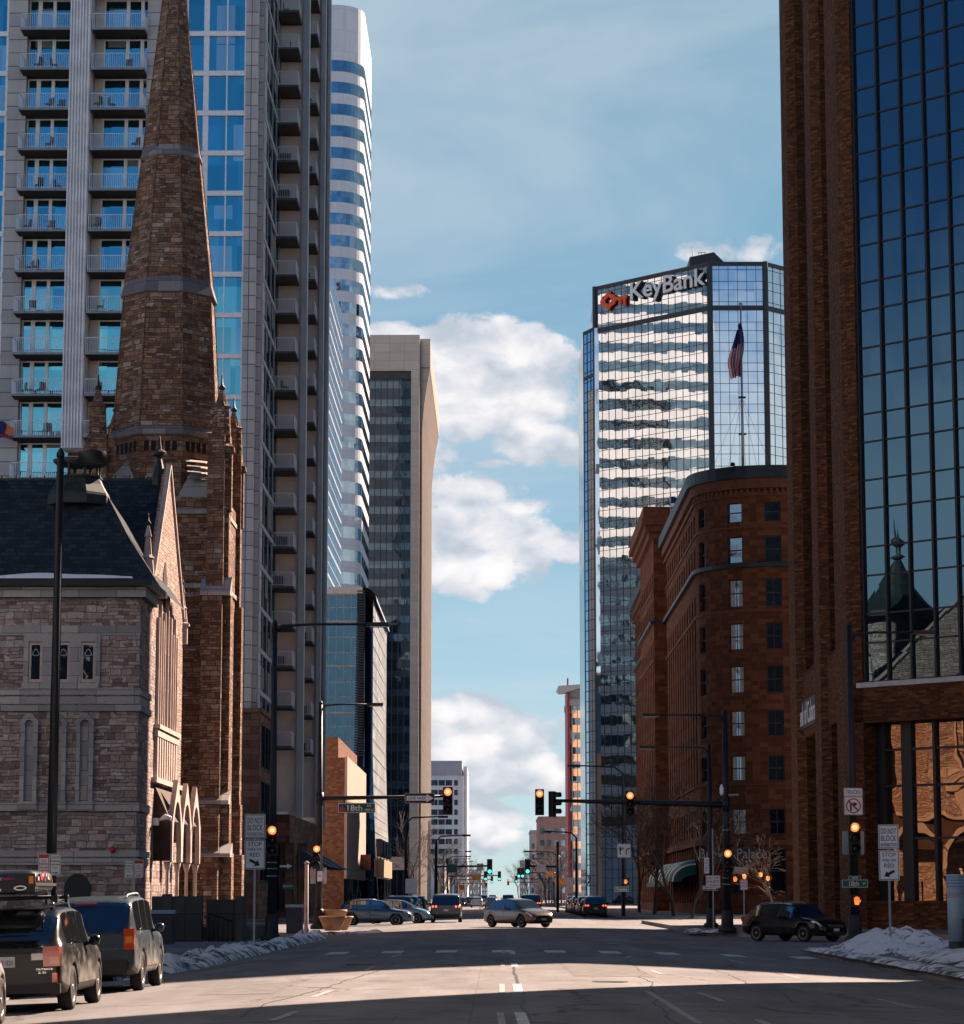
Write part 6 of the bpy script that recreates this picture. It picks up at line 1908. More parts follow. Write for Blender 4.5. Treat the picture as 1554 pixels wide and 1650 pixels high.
sedanC = Car(4.75, 1.80, [(0, .92), (.1, .98), (.75, 1.02), (1.0, 1.06), (1.55, 1.38), (2.2, 1.45), (2.7, 1.42), (3.5, .98), (3.65, .95), (4.3, .84), (4.6, .70), (4.75, .55)],
             [(0, .90), (.6, .96), (3.4, .91), (4.3, .79), (4.75, .52)], [(0, .82), (.12, .91), (.5, .97), (2.4, 1.0), (3.8, .985), (4.35, .92), (4.6, .80), (4.75, .62)],
             (1.02, 3.78), .325, .76, .20, [(1.32, 2.05), (2.13, 2.95)], (2.72, 3.48), (1.02, 1.55))
sedanC.doors = (1.35, 2.09, 3.15)

# --- the wagon with the roof box
wg = wagonC.build('parked_wagon', 'dusty graphite wagon with a stickered roof box and chrome roof racks parked by the kerb', PAINT['graphite'], cat='car', cladding=True)
wagonC.rear_panel(wg, -.74, .74, .90, .97, 'car_trim', 'tailgate_trim', 0, .03)
wagonC.rear_panel(wg, -.86, .86, .30, .44, 'car_trim', 'bumper', -.02, .07)
for sd in (-1, 1):
    mb = MB(); y = [sd * q for q in (.80, .42)]
    mb.box(-.03, .04, min(.42 * sd, .60 * sd), max(.42 * sd, .60 * sd), .80, .955); mb.build('reversing_lamp', M['tail_clear'], wg)
    mb = MB(); mb.box(-.035, .30, min(.60 * sd, .845 * sd), max(.60 * sd, .845 * sd), .70, 1.0); mb.box(-.037, -.0351, min(.70 * sd, .84 * sd), max(.70 * sd, .84 * sd), .74, .84, 1); mb.build('tail_lamp', [M['tail_red'], M['amber']], wg)
    mb = MB(); mb.box(-.075, .02, min(.74 * sd, .81 * sd), max(.74 * sd, .81 * sd), .46, .60); mb.build('reflector', M['tail_red'], wg)
mb = MB(); mb.box(-.035, .01, -.17, .17, .70, .86); pl_ = mb.build('licence_plate', M['plate'], wg)
text_part('CDE 820', 'lettering', M['sign_black'], pl_, (-.036, 0.0, .77), (0, -1, 0), (0, 0, 1), .28, .075)
text_part('OUTBACK', 'badge', M['chrome'], wg, (-.013, -.62, .66), (0, -1, 0), (0, 0, 1), .26, .028); text_part('2.5i', 'badge', M['chrome'], wg, (-.013, -.58, .61), (0, -1, 0), (0, 0, 1), .12, .028)
wagonC.patch('head_lamp', M['head_lamp'], wg, 4.2, 4.62, 5.2, 6.2)
for sd in (-1, 1):
    mb = MB(); y = sd * .60
    mb.tube([(.85, y, 1.575), (.95, y, 1.66), (1.8, y, 1.69), (2.4, y, 1.68), (2.55, y, 1.58)], .032, 8); mb.build('roof_rail', M['chrome'], wg)
for x in (1.05, 2.1):
    mb = MB(); mb.tube([(x, -.68, 1.75), (x, .68, 1.75)], .03, 8); 
    for sd in (-1, 1): mb.box(x - .06, x + .06, sd * .62 - .05, sd * .62 + .05, 1.66, 1.78)
    mb.build('cross_bar', M['car_trim'], wg)
cx_ = root('roof_cargo_box', (0, 0, 0), 'black hard-shell cargo box covered with stickers on the wagon roof', 'roof box')
def boxsec(u, v):
    x = .25 + 2.1 * u
    env = min(1, (u + .015) * 9) ** .4 * (1 if u < .75 else max(.02, 1 - ((u - .75) / .25) ** 2) ** .5)
    a = 2 * math.pi * v
    ca, sa = math.cos(a), math.sin(a)
    y = .45 * (abs(ca) ** .45) * (1 if ca > 0 else -1) * (.6 + .4 * env)
    z = (.24 if sa > 0 else .14) * (abs(sa) ** .55) * (1 if sa > 0 else -1) * env
    return (x, y, 1.95 + z)
mb = MB(); mb.grid(boxsec, 26, 32); mb.add([boxsec(0, v / 32) for v in range(32)], [tuple(range(32))]); shell = mb.build('shell', plain('box_shell', (0.02, 0.022, 0.025), 0.35, var=0.1, coat=0.6), cx_)
mb = MB()
mb.box(.20, 2.2, -.465, -.44, 1.93, 1.975); mb.box(.20, 2.2, .44, .465, 1.93, 1.975); mb.box(.22, .25, -.44, .44, 1.93, 1.975); mb.build('seam_strip', M['car_trim'], cx_)
rs = random.Random(4)
for (y, z, w_, h_, mt) in ((.30, 2.06, .20, .10, 'sign_white'), (.17, 1.88, .20, .075, 'sign_white'), (-.22, 1.90, .20, .075, 'sign_white'), (.02, 2.05, .34, .06, 'flag_blue'), (-.39, 2.02, .07, .12, 'sign_orange')):
    mb = MB()
    if mt == 'sign_white':
        mb.add([(.214, y + w_ / 2 * math.cos(2 * math.pi * k / 18), z + h_ / 2 * math.sin(2 * math.pi * k / 18)) for k in range(18)], [tuple(range(18))])
        mb.add([(.212, y + w_ / 2 * .72 * math.cos(2 * math.pi * k / 18), z + h_ / 2 * .55 * math.sin(2 * math.pi * k / 18)) for k in range(18)], [tuple(range(18))], 1)
    else: mb.box(.213, .22, y - w_ / 2, y + w_ / 2, z - h_ / 2, z + h_ / 2)
    mb.build('sticker', [M[mt], M['sign_black']], cx_, recalc=False)
mb = MB(); mb.box(.216, .25, -.45, .45, 1.84, 2.12); mb.build('end_panel', M['car_trim'], cx_)
text_part('Feel', 'lettering', M['sign_white'], cx_, (.210, .12, 2.05), (0, -1, 0), (0, 0, 1), .10, .045)
text_part('TheBern', 'lettering', M['sign_red'], cx_, (.210, -.03, 2.05), (0, -1, 0), (0, 0, 1), .18, .042)
for k in range(13):
    x = .45 + k * .085; z = 1.99 + rs.uniform(0, .10); mb = MB(); mb.box(x, x + rs.uniform(.06, .14), -.462, -.44, z, z + rs.uniform(.04, .08))
    mb.build('sticker', M[rs.choice(['sign_orange', 'sign_white', 'sign_red', 'awning_green', 'flag_blue', 'sign_white'])], cx_)
spot(wg, -7.50, 43.65, math.pi / 2 + R(.3), R(-2.0), 4.8, -.145)
cx_.location = wg.location; cx_.rotation_euler = wg.rotation_euler

# --- big silver SUV ahead of it
sv = suvC.build('parked_suv', 'large silver-blue dusty SUV with orange tail lamps parked ahead of the wagon', PAINT['silver_blue'], rails=True)
suvC.rear_panel(sv, -.80, .80, .34, .58, 'car_trim', 'bumper', -.02, .06)
for sd in (-1, 1):
    mb = MB(); a, b = sorted((.74 * sd, .93 * sd)); mb.box(-.03, .16, a, b, .78, 1.16); mb.box(-.033, -.0301, a + .03, b - .03, .90, 1.02, 1); mb.build('tail_lamp', [M['tail_red'], M['amber']], sv)
text_part('PILOT', 'badge', M['chrome'], sv, (-.013, -.50, .80), (0, -1, 0), (0, 0, 1), .28, .04)
mb = MB(); mb.box(-.016, 0, -.17, -.03, .94, 1.04); mb.build('sticker', M['sign_white'], sv)
mb = MB(); mb.box(-.022, .0, -.16, .16, .70, .84); mb.build('licence_plate', M['plate'], sv)
suvC.patch('head_lamp', M['head_lamp'], sv, 4.3, 4.66, 5.2, 6.2)
mb = MB(); mb.box(.30, .34, -.2, .2, 1.64, 1.665); mb.build('brake_lamp', M['tail_red'], sv)
spot(sv, -7.60, 52.3, math.pi / 2 + R(.2), R(-2.0), 4.78, -.15)

# --- white sedan, its nose at the picture's edge
sd_ = sedanC.build('parked_sedan', 'white sedan whose front wheel only shows behind the wagon', PAINT['white'])
sedanC.patch('head_lamp', M['head_lamp'], sd_, 4.22, 4.58, 5.1, 6.2)
spot(sd_, -7.70, 36.0, math.pi / 2, R(-2.0), 4.75, -.145)

# --- hatchback turning across the junction
hb = hatchC.build('turning_hatchback', 'bronze hatchback turning across the junction with its bonnet in the sun', PAINT['bronze'])
hatchC.patch('head_lamp', M['head_lamp'], hb, 3.95, 4.33, 5.0, 6.3)
for sd in (-1, 1):
    mb = MB(); a, b = sorted((.55 * sd, .75 * sd)); mb.box(-.02, .12, a, b, .75, .98); mb.build('tail_lamp', M['tail_red'], hb)
hatchC.front_panel(hb, -.34, .34, .50, .62, 'car_trim', 'grille'); hatchC.front_panel(hb, -.45, .45, .26, .36, 'car_trim', 'air_intake'); hatchC.front_panel(hb, -.15, .15, .38, .48, 'plate', 'licence_plate', .03)
spot(hb, gx(836, 141.5), 141.5, R(-55), 0, 4.45)

# --- black crossover leaving to the side street
xb_car = crossC.build('black_crossover', 'black crossover driving out of the junction past the snow heap', PAINT['black'], rails=True)
crossC.patch('head_lamp', M['head_lamp'], xb_car, 4.02, 4.44, 5.3, 6.4)
for sd in (-1, 1):
    mb = MB(); a, b = sorted((.60 * sd, .82 * sd)); mb.box(-.02, .22, a, b, .86, 1.04); mb.build('tail_lamp', M['tail_red'], xb_car)
crossC.front_panel(xb_car, -.42, .42, .62, .74, 'chrome', 'grille'); crossC.front_panel(xb_car, -.5, .5, .28, .42, 'car_trim', 'air_intake'); crossC.front_panel(xb_car, -.15, .15, .46, .57, 'plate', 'licence_plate', .03)
spot(xb_car, gx(1276, 109.5), 109.5, R(-51), 0, 4.55); xb_car.scale = (1, 1, .94)

def recolour(o, pm):
    for ch in kids(o):
        if ch.name.split('.')[0] in ('body', 'mirror'):
            ch.data = ch.data.copy(); ch.data.materials[0] = pm
# --- blue cars waiting in the side street
bc = dup(xb_car, label='dark blue crossover waiting side-on at the left corner'); bc.name = 'blue_crossover'; recolour(bc, PAINT['blue']); spot(bc, gx(607, 161), 161, R(-3), 0, 4.55)
bh = dup(hb, label='pale blue hatchback half hidden behind the dark blue crossover'); bh.name = 'blue_hatchback'; recolour(bh, PAINT['pale_blue']); spot(bh, gx(642, 167), 167.5, R(-8), 0, 4.45)
# --- traffic ahead, seen from behind
ds = suvC.build('dark_suv', 'dark SUV with lit tail lamps driving away just past the junction', PAINT['dark_grey'])
for sd in (-1, 1):
    for q in (.62, .82):
        mb = MB(); mb.lathe([(.001, .07), (.05, .05), (.07, 0), (.05, -.05), (.001, -.07)], (-.01, sd * q, .99), 10); mb.build('tail_lamp', M['tail_lit'], ds)
suvC.rear_panel(ds, -.82, .82, .34, .52, 'car_trim', 'bumper', -.02, .06); suvC.rear_panel(ds, -.16, .16, .70, .82, 'plate', 'licence_plate')
spot(ds, gx(720, 168), 170, math.pi / 2, 0, 4.78)
far_list = [(ds, 'dark_suv', 'black', gx(855, 245), 247, 'tall black SUV driving away beyond the hatchback, top over its roof'),
            (hb, 'far_hatchback', 'silver', gx(769, 372), 374, 'small silver car driving away in the middle of the far road'),
            (hb, 'far_hatchback', 'red', gx(756, 500), 502, 'small red car far down the road on its left'),
            (hb, 'far_hatchback', 'blue', gx(792, 350), 352, 'small blue car driving away near the middle of the far road'),
            (ds, 'far_suv', 'white', gx(779, 520), 522, 'tiny white SUV far down the road'),
            (ds, 'far_suv', 'dark_grey', gx(794, 620), 622, 'tiny grey SUV farthest down the road'),
            (ds, 'far_suv', 'black', gx(819, 420), 422, 'dark SUV far down the road right of its middle'),
            (hb, 'far_hatchback', 'dark_grey', gx(744, 420), 422, 'small grey car at the far left kerb lane')]
for src, nm, pc_, x, y, lab in far_list:
    c = dup(src, label=lab); c.name = nm; recolour(c, PAINT[pc_]); spot(c, x, y, math.pi / 2, 0, 4.6)
# --- rows parked along both kerbs
rk = random.Random(9)
for k in range(10):
    src = (ds, hb, xb_car)[k % 3]
    c = dup(src, label='dark car in the row parked along the hotel kerb', group='dark cars parked along the hotel kerb'); c.name = 'kerb_car'
    recolour(c, PAINT[('black', 'dark_grey', 'black', 'silver', 'black')[k % 5]]); spot(c, 8.25, 226 + k * 6.4, math.pi / 2 if k else math.pi / 2, 0, 4.6)
for k in range(9):
    src = (ds, xb_car, hb)[k % 3]
    c = dup(src, label='car in the row parked along the far left kerb', group='cars parked along the left kerb beyond the junction'); c.name = 'row_car'
    recolour(c, PAINT[('black', 'silver', 'dark_grey', 'white', 'black', 'bronze')[k % 6]]); spot(c, -7.35, 205 + k * 6.6, math.pi / 2, 0, 4.6)
# ------------------------------------------------------------------ signs, lamps and signals
def panel(parent, name, fr, u, z, w, h, mt='sign_white', n=0.0, border=None, t=.012, rnd=.03):
    mb = MB()
    r = min(rnd, w * .2, h * .2)
    pts = []
    for (cx0, cz0, a0) in ((u + w / 2 - r, z + h / 2 - r, 0), (u - w / 2 + r, z + h / 2 - r, 90), (u - w / 2 + r, z - h / 2 + r, 180), (u + w / 2 - r, z - h / 2 + r, 270)):
        pts += [(cx0 + r * math.cos(R(a0 + q)), cz0 + r * math.sin(R(a0 + q))) for q in (0, 30, 60, 90)]
    mb.fprism(fr, pts, n, n + t, 0)
    if border:
        b, bw = border
        for (a0, a1, c0, c1) in ((u - w / 2 + bw, u + w / 2 - bw, z + h / 2 - 2 * bw, z + h / 2 - bw), (u - w / 2 + bw, u + w / 2 - bw, z - h / 2 + bw, z - h / 2 + 2 * bw),
                                 (u - w / 2 + bw, u - w / 2 + 2 * bw, z - h / 2 + 2 * bw, z + h / 2 - 2 * bw), (u + w / 2 - 2 * bw, u + w / 2 - bw, z - h / 2 + 2 * bw, z + h / 2 - 2 * bw)):
            mb.box(a0, a1, n + t, n + t + .002, c0, c1, 1, fr)
        return mb.build(name, [M[mt], M[b]], parent)
    return mb.build(name, [M[mt]], parent)
def words_(parent, s, fr, u, z, w, h, mt='sign_black', n=.013, name='lettering'):
    return text_part(s, name, M[mt], parent, fr.p(u, n, z), fr.u, (0, 0, 1), w, h)
def shape(parent, name, fr, polys, mt, n=.0125, t=.003):
    mb = MB()
    for p in polys: mb.fprism(fr, p, n, n + t)
    return mb.build(name, M[mt], parent)
def arrow(u, z, L, ang, w):
    c, s = math.cos(R(ang)), math.sin(R(ang))
    pts = [(-L / 2, -w / 2), (L * .08, -w / 2), (L * .08, -w * 1.35), (L / 2, 0), (L * .08, w * 1.35), (L * .08, w / 2), (-L / 2, w / 2)]
    return [(u + a * c - b * s, z + a * s + b * c) for a, b in pts]

def stop_sign(px, base_py, Y, ptop, pmid, pbot, pw, ang, label):
    x = gx(px, Y); fr = Fr(x, Y, R(1.5))
    t = root('stop_line_sign', (x, Y, 0), label, 'road sign')
    z = lambda p: gz(p, Y, px)
    w = pw / FPX * Y
    mb = MB(); mb.box(-.03, .03, -.03, .03, 0, z(pmid) + .3, 0, fr); mb.build('post', M['grey_metal'], t)
    h1 = z(ptop) - z(pmid); h2 = z(pmid) - z(pbot)
    a = panel(t, 'sign_panel', fr, 0, z(ptop) - h1 / 2 + .01, w, h1 - .02, 'sign_white', .035, ('sign_black', .018))
    zc = z(ptop)
    words_(a, 'DO NOT', fr, 0, zc - h1 * .26, w * .74, h1 * .22, n=.05); words_(a, 'BLOCK', fr, 0, zc - h1 * .55, w * .74, h1 * .22, n=.05); words_(a, 'INTERSECTION', fr, 0, zc - h1 * .81, w * .78, h1 * .13, n=.05)
    b = panel(t, 'sign_panel', fr, 0, z(pbot) + h2 / 2 - .01, w, h2 - .02, 'sign_white', .036, ('sign_black', .018))
    zc = z(pmid)
    words_(b, 'STOP', fr, 0, zc - h2 * .17, w * .66, h2 * .13, n=.05); words_(b, 'HERE ON', fr, 0, zc - h2 * .345, w * .68, h2 * .085, n=.05); words_(b, 'RED', fr, 0, zc - h2 * .52, w * .48, h2 * .13, n=.05)
    shape(b, 'arrow', fr, [arrow(0, zc - h2 * .78, w * .56, ang, w * .13)], 'sign_black', .05)
    return t
stop_sign(414, 1520, 84, 1312, 1352, 1401, 33, -28, 'white stop here on red sign on a thin post by the dirty snow kerb')
stop_sign(1427, 1523, 80, 1329, 1369, 1419, 33, 208, 'white stop here on red sign standing in the clean snow heap')

def signal_head(parent, fr, u, zc, s=1.0, lit='red', n=.0, arrow_=False, side=False):
    """three-lens head, facing out of the frame's wall"""
    mb = MB(); w, h = .37 * s, 1.07 * s
    mb.box(u - w / 2, u + w / 2, n, n + .22 * s, zc - h / 2, zc + h / 2, 0, fr)
    hd = mb.build('signal_head', M['signal_black'], parent)
    names = ('red', 'amber', 'green')
    for k, nm in enumerate(names):
        z = zc + (.345 - .345 * k) * s; on = lit == nm
        mt = {'red': 'lens_red', 'green': 'lens_green'}[nm] if on else ('lens_dim_green' if nm == 'green' else 'lens_dim')
        c = fr.p(u, n + .222 * s, z)
        mb = MB(); mb.wheel_disc(c, fr.n, [(.145 * s, 0), (.12 * s, .02), (.001, .03)], 20)
        if on and nm == 'red': mb.wheel_disc(c + fr.n * .03, fr.n, [(.085 * s, 0), (.001, .006)], 16, 1)
        mb.build('lens', [M[mt], M['lens_red_core']], hd)
        vis = MB()
        P = []
        m_ = 14
        for j in range(m_ + 1):
            a = R(-20 + 220 * j / m_)
            for d in (0, .26 * s):
                P.append(fr.p(u + .155 * s * math.cos(a), n + .22 * s + d * (1 if 15 < j * 220 / m_ < 205 else .8), z + .155 * s * math.sin(a)))
        vis.add(P, [(2 * j, 2 * j + 1, 2 * j + 3, 2 * j + 2) for j in range(m_)], 0, True)
        vis.build('visor', M['signal_black'], hd, recalc=False)
    return hd
def lamp_arm(parent, x, y, z, dx, name='lamp_arm'):
    s = 1 if dx > 0 else -1
    mb = MB(); mb.tube([(x, y, z - .35), (x + s * .25, y, z - .06), (x + dx * .4, y, z), (x + dx, y, z)], [.06, .055, .045, .04], 8)
    mb.build(name, M['black_metal'], parent)
    mb = MB(); mb.box(x + dx - .05 * s, x + dx + .75 * s, y - .17, y + .17, z - .09, z + .06); mb.box(x + dx + .1 * s, x + dx + .7 * s, y - .13, y + .13, z - .11, z - .0901, 1)
    mb.build('lamp_head', [M['black_metal'], M['head_lamp']], parent)
def pole(parent, x, y, h, r0=.13, r1=.09, mt='black_metal'):
    mb = MB(); mb.tube([(x, y, 0), (x, y, h)], [r0, r1], 14)
    mb.lathe([(r1 * 1.15, h - .04), (r1 * 1.15, h + .03), (r1 * .6, h + .12), (.001, h + .16)], (x, y, 0), 12)
    mb.build('pole', M[mt], parent)
    mb = MB(); mb.lathe([(r0 * 2.2, 0), (r0 * 2.2, .18), (r0 * 1.5, .26), (r0 * 1.35, .9), (r0 * 1.02, 1.0)], (x, y, 0), 14); mb.build('base', M[mt], parent)

# tall lamp with the drum head in front of the church
lx_, ly_ = gx(82, 55), 55.0
t = root('drum_street_lamp', (lx_, ly_, 0), 'tall dark street lamp with a drum shaped head before the stone church', 'street lamp')
hz0 = gz(733, 55, 96)
pole(t, lx_ + .08, ly_, hz0, .115, .075)
mb = MB(); mb.tube([(lx_ + .1, ly_, gz(743, 55)), (gx(118, 55) + .1, ly_, gz(743, 55))], .045, 8); mb.build('arm', M['black_metal'], t)
mb = MB(); c = (gx(133, 55) + .10, ly_, gz(740, 55)); mb.lathe([(.001, .17), (.27, .17), (.30, .14), (.30, -.11), (.27, -.13), (.24, -.11), (.001, -.1)], c, 24); mb.build('lamp_head', M['black_metal'], t)

# left mast with lamp, signal at the stop line
Y = 97.0; x = gx(442, Y)
t = root('signal_lamp_post', (x, Y, 0), 'black street lamp post with a lit red signal beside the left stop line', 'traffic light')
pole(t, x, Y, gz(1005, Y, 448), .17, .085)
lamp_arm(t, x, Y, gz(1006, Y, 448), gx(592, Y) - x)
fr = Fr(x, Y, 0)
signal_head(t, fr, 0.02, gz(1355, Y, 442), 1.05, 'red', .2)
for p in (1390, 1400, 1412):
    mb = MB(); mb.tube([(x, Y, gz(p, Y) - .02), (x, Y, gz(p, Y) + .02)], .20, 14); mb.build('band_clamp', M['grey_metal'], t)
a = panel(t, 'street_sign', fr, .58, gz(1428, Y), .42, .2, 'sign_green', .0); words_(a, 'BROADWAY', fr, .58, gz(1428, Y), .34, .08, 'sign_white')
a = panel(t, 'one_way_plate', fr, .5, gz(1396, Y), .5, .17, 'sign_black', .0); shape(a, 'arrow', fr, [arrow(.5, gz(1396, Y), .44, 0, .07)], 'sign_white')

# left far mast: signal arm over the road
Y = 133.0; x = gx(517, Y)
t = root('left_signal_mast', (x, Y, 0), 'black signal mast with street name and one way signs hung over the left lanes', 'traffic light')
pole(t, x, Y, gz(1134, Y, 517), .19, .10)
lamp_arm(t, x, Y, gz(1135, Y, 517), gx(600, Y) - x - .2)
zA = gz(1287, Y, 620)
mb = MB(); mb.tube([(x, Y, zA), (x + 1, Y, zA + .03), (gx(728, Y), Y, zA + .12)], [.12, .11, .06], 10); mb.build('mast_arm', M['black_metal'], t)
mb = MB(); mb.tube([(x, Y, zA - .3), (x, Y, zA + .3)], .2, 12); mb.build('arm_collar', M['black_metal'], t)
fr = Fr(0, Y, 0)
signal_head(t, fr, gx(722.5, Y), gz(1291, Y), 1.28, 'red', .02)
zs_ = gz(1302, Y); us_ = gx(576, Y)
a = panel(t, 'street_sign', fr, us_, zs_, 60 / FPX * Y, 16 / FPX * Y, 'sign_green', .05, ('sign_white', .02))
words_(a, '18th', fr, us_ - .08, zs_, .72, .29, 'sign_white', .066); words_(a, 'AVE', fr, us_ + .62, zs_ + .10, .22, .11, 'sign_white', .066); words_(a, '1900 N', fr, us_ + .62, zs_ - .10, .42, .12, 'sign_white', .066)
mb = MB(); q = us_ - .70
mb.box(q - .14, q + .14, .064, .068, zs_ - .15, zs_ + .15, 0, fr); mb.fprism(fr, [(q - .13, zs_ - .14), (q + .13, zs_ - .14), (q + .13, zs_ - .02), (q + .06, zs_ + .04), (q - .02, zs_ - .01), (q - .08, zs_ + .05), (q - .13, zs_ - .01)], .069, .072, 1); mb.fprism(fr, [(q - .05, zs_ + .05), (q + .05, zs_ + .05), (q + .03, zs_ + .12), (q - .03, zs_ + .12)], .069, .072, 2)
mb.build('city_emblem', [M['flag_blue'], M['sign_red'], M['flag_orange']], a)
for du_ in (-.6, .6):
    mb = MB(); mb.box(us_ + du_ - .03, us_ + du_ + .03, .0, .03, zs_ + .2, zA, 0, fr); mb.build('hanger', M['black_metal'], t)
def one_way(t, fr, u, z, w, h, n=.13):
    a = panel(t, 'one_way_sign', fr, u, z, w, h, 'sign_black', n, ('sign_white', .012))
    shape(a, 'arrow', fr, [[(u - w * .44, z - h * .24), (u + w * .22, z - h * .24), (u + w * .22, z - h * .40), (u + w * .47, z), (u + w * .22, z + h * .40), (u + w * .22, z + h * .24), (u - w * .44, z + h * .24)]], 'sign_white', n + .012)
    words_(a, 'ONE WAY', fr, u - w * .09, z, w * .60, h * .30, 'sign_black', n + .016)
one_way(t, fr, gx(677.5, Y), gz(1286.5, Y), 48 / FPX * Y, 16.5 / FPX * Y)
signal_head(t, Fr(x, Y, 0), -.10, gz(1381, Y, 514), 1.1, 'red', .24)
a = panel(t, 'sign_back', Fr(x, Y, 0), -.05, gz(1411, Y), 26 / FPX * Y, 26 / FPX * Y, 'sign_back', -.25)
a = panel(t, 'small_plate', Fr(x, Y, 0), .05, gz(1412, Y), .26, .5, 'sign_white', .22); shape(a, 'prohibition_mark', Fr(x, Y, 0), [[(-.03, gz(1412, Y) - .02), (.13, gz(1412, Y) - .02), (.13, gz(1412, Y) + .03), (-.03, gz(1412, Y) + .03)]], 'sign_red', .235)

# right mast with two heads and the lane sign
Y = 122.0; x = gx(1168, Y)
t = root('right_signal_mast', (x, Y, 0), 'black signal mast with two red heads and a lane sign hung over the right lanes', 'traffic light')
pole(t, x, Y, gz(1149, Y, 1168), .19, .11)
lamp_arm(t, x, Y, gz(1152, Y, 1168), gx(1062, Y) - x)
zA = gz(1297, Y, 1168)
mb = MB(); mb.tube([(x, Y, zA), (x - 2, Y, zA + .06), (gx(885, Y), Y, gz(1290, Y, 885))], [.15, .13, .07], 10); mb.build('mast_arm', M['black_metal'], t)
mb = MB(); mb.tube([(x, Y, zA - .3), (x, Y, zA + .3)], .2, 12); mb.build('arm_collar', M['black_metal'], t)
fr = Fr(0, Y, 0)
signal_head(t, fr, gx(869.5, Y), gz(1293, Y), 1.1, 'red', .02)
h_ = signal_head(t, Fr(gx(886, Y), Y, R(70)), 0, gz(1296, Y), 1.08, 'none', .0)
signal_head(t, fr, gx(1014, Y), gz(1296, Y), 1.08, 'red', .16)
w_ = 22 / FPX * Y; u, z = gx(1004, Y), gz(1371, Y)
mb = MB(); mb.box(u - .02, u + .02, .1, .13, z, zA, 0, fr); mb.build('hanger', M['black_metal'], t)
a = panel(t, 'lane_sign', fr, u, z, w_, w_, 'sign_white', .13, ('sign_black', .01))
shape(a, 'lane_arrows', fr, [arrow(u - w_ * .27, z + .02, .40, 90, .045), arrow(u - w_ * .12, z + .08, .20, 40, .04), arrow(u + w_ * .30, z + .08, .20, 15, .04),
                             [(u + w_ * .14, z - .17), (u + w_ * .21, z - .17), (u + w_ * .21, z + .05), (u + w_ * .14, z + .06)]], 'sign_black', .145)
signal_head(t, Fr(x, Y, 0), .02, gz(1390, Y, 1168), 1.14, 'red', .2)
for p in (1338, 1415, 1425): 
    mb = MB(); mb.tube([(x, Y, gz(p, Y) - .025), (x, Y, gz(p, Y) + .025)], .2, 14); mb.build('band_clamp', M['grey_metal'], t)
mb = MB(); c = fr.p(gx(1161, Y), .25, gz(1275, Y)); mb.lathe([(.05, -.22), (.10, -.1), (.10, .12), (.03, .3), (.001, .31)], c, 10); mb.build('camera', M['sign_white'], t)
mb = MB(); mb.tube([fr.p(gx(1172, Y), .1, gz(1282, Y)), fr.p(gx(1188, Y), .2, gz(1281, Y))], .055, 8); mb.build('camera', M['grey_metal'], t)
def walk_hand(t, fr, u, z, s=1.0, n=.2):
    mb = MB(); mb.box(u - .2 * s, u + .2 * s, n - .2, n, z - .2 * s, z + .2 * s, 0, fr); b = mb.build('crossing_signal', M['signal_black'], t)
    shape(b, 'lit_hand', fr, [[(u - .07 * s, z - .12 * s), (u + .06 * s, z - .12 * s), (u + .08 * s, z), (u - .09 * s, z)]] + [[(u + q * s, z + .003), (u + (q + .032) * s, z + .003), (u + (q + .032) * s, z + (.11 + e) * s), (u + q * s, z + (.11 + e) * s)] for q, e in ((-.09, .0), (-.045, .03), (0, .03), (.045, .0))] + [[(u + .085 * s, z - .06 * s), (u + .13 * s, z + .02 * s), (u + .11 * s, z + .04 * s), (u + .081 * s, z - .01 * s)]], 'lens_hand', n + .002)
walk_hand(t, Fr(x, Y, 0), .36, gz(1417, Y), .9)

# second right lamp post
Y = 140.0; x = gx(1142, Y)
t = root('corner_lamp_post', (x, Y, 0), 'black street lamp post carrying turn-lane signs before the sandstone hotel', 'street lamp')
pole(t, x, Y, gz(1202, Y, 1142), .17, .10)
lamp_arm(t, x, Y, gz(1204, Y, 1142), gx(1053, Y) - x)
x2 = gx(1146, 128); fr = Fr(x2, 128, 0)
t = root('lane_sign_post', (x2, 128, 0), 'grey post with right lane must turn right sign at the far corner', 'road sign')
mb = MB(); mb.box(-.03, .03, -.03, .03, 0, gz(1335, 128), 0, fr); mb.build('post', M['grey_metal'], t)
zc, w_, h_ = gz(1421, 128), 23 / FPX * 128, 20 / FPX * 128
a = panel(t, 'sign_panel', fr, 0, zc, w_, h_, 'sign_white', .035, ('sign_black', .012))
for s_t, dz, hh in (('RIGHT LANE', .17, .09), ('MUST', 0, .12), ('TURN RIGHT', -.17, .09)): words_(a, s_t, fr, 0, zc + dz, w_ * .8, hh, n=.05)
a = panel(t, 'time_plate', fr, -.30, gz(1395, 128), 8 / FPX * 128, 25 / FPX * 128, 'sign_white', .035)
for q in range(5): words_(a, ('NO', 'PARK', 'ANY', 'TIME', 'TOW')[q], fr, -.30, gz(1395, 128) + .24 - .12 * q, .15, .06, n=.05)
one_way(t, fr, -.15, gz(1431, 128) , 26 / FPX * 128, 9 / FPX * 128, .03)
x2 = gx(1195, 131); fr = Fr(x2, 131, 0)
t = root('parking_sign', (x2, 131, 0), 'small red and white parking sign before the hotel corner door', 'road sign')
mb = MB(); mb.box(-.03, .03, -.03, .03, 0, gz(1420, 131), 0, fr); mb.build('post', M['grey_metal'], t)
a = panel(t, 'sign_panel', fr, 0, gz(1426, 131), .36, .5, 'sign_white', .035, ('sign_red', .02)); words_(a, 'NO', fr, 0, gz(1426, 131) + .1, .2, .1, 'sign_red', .05); words_(a, 'STOP', fr, 0, gz(1426, 131) - .08, .26, .08, 'sign_red', .05)

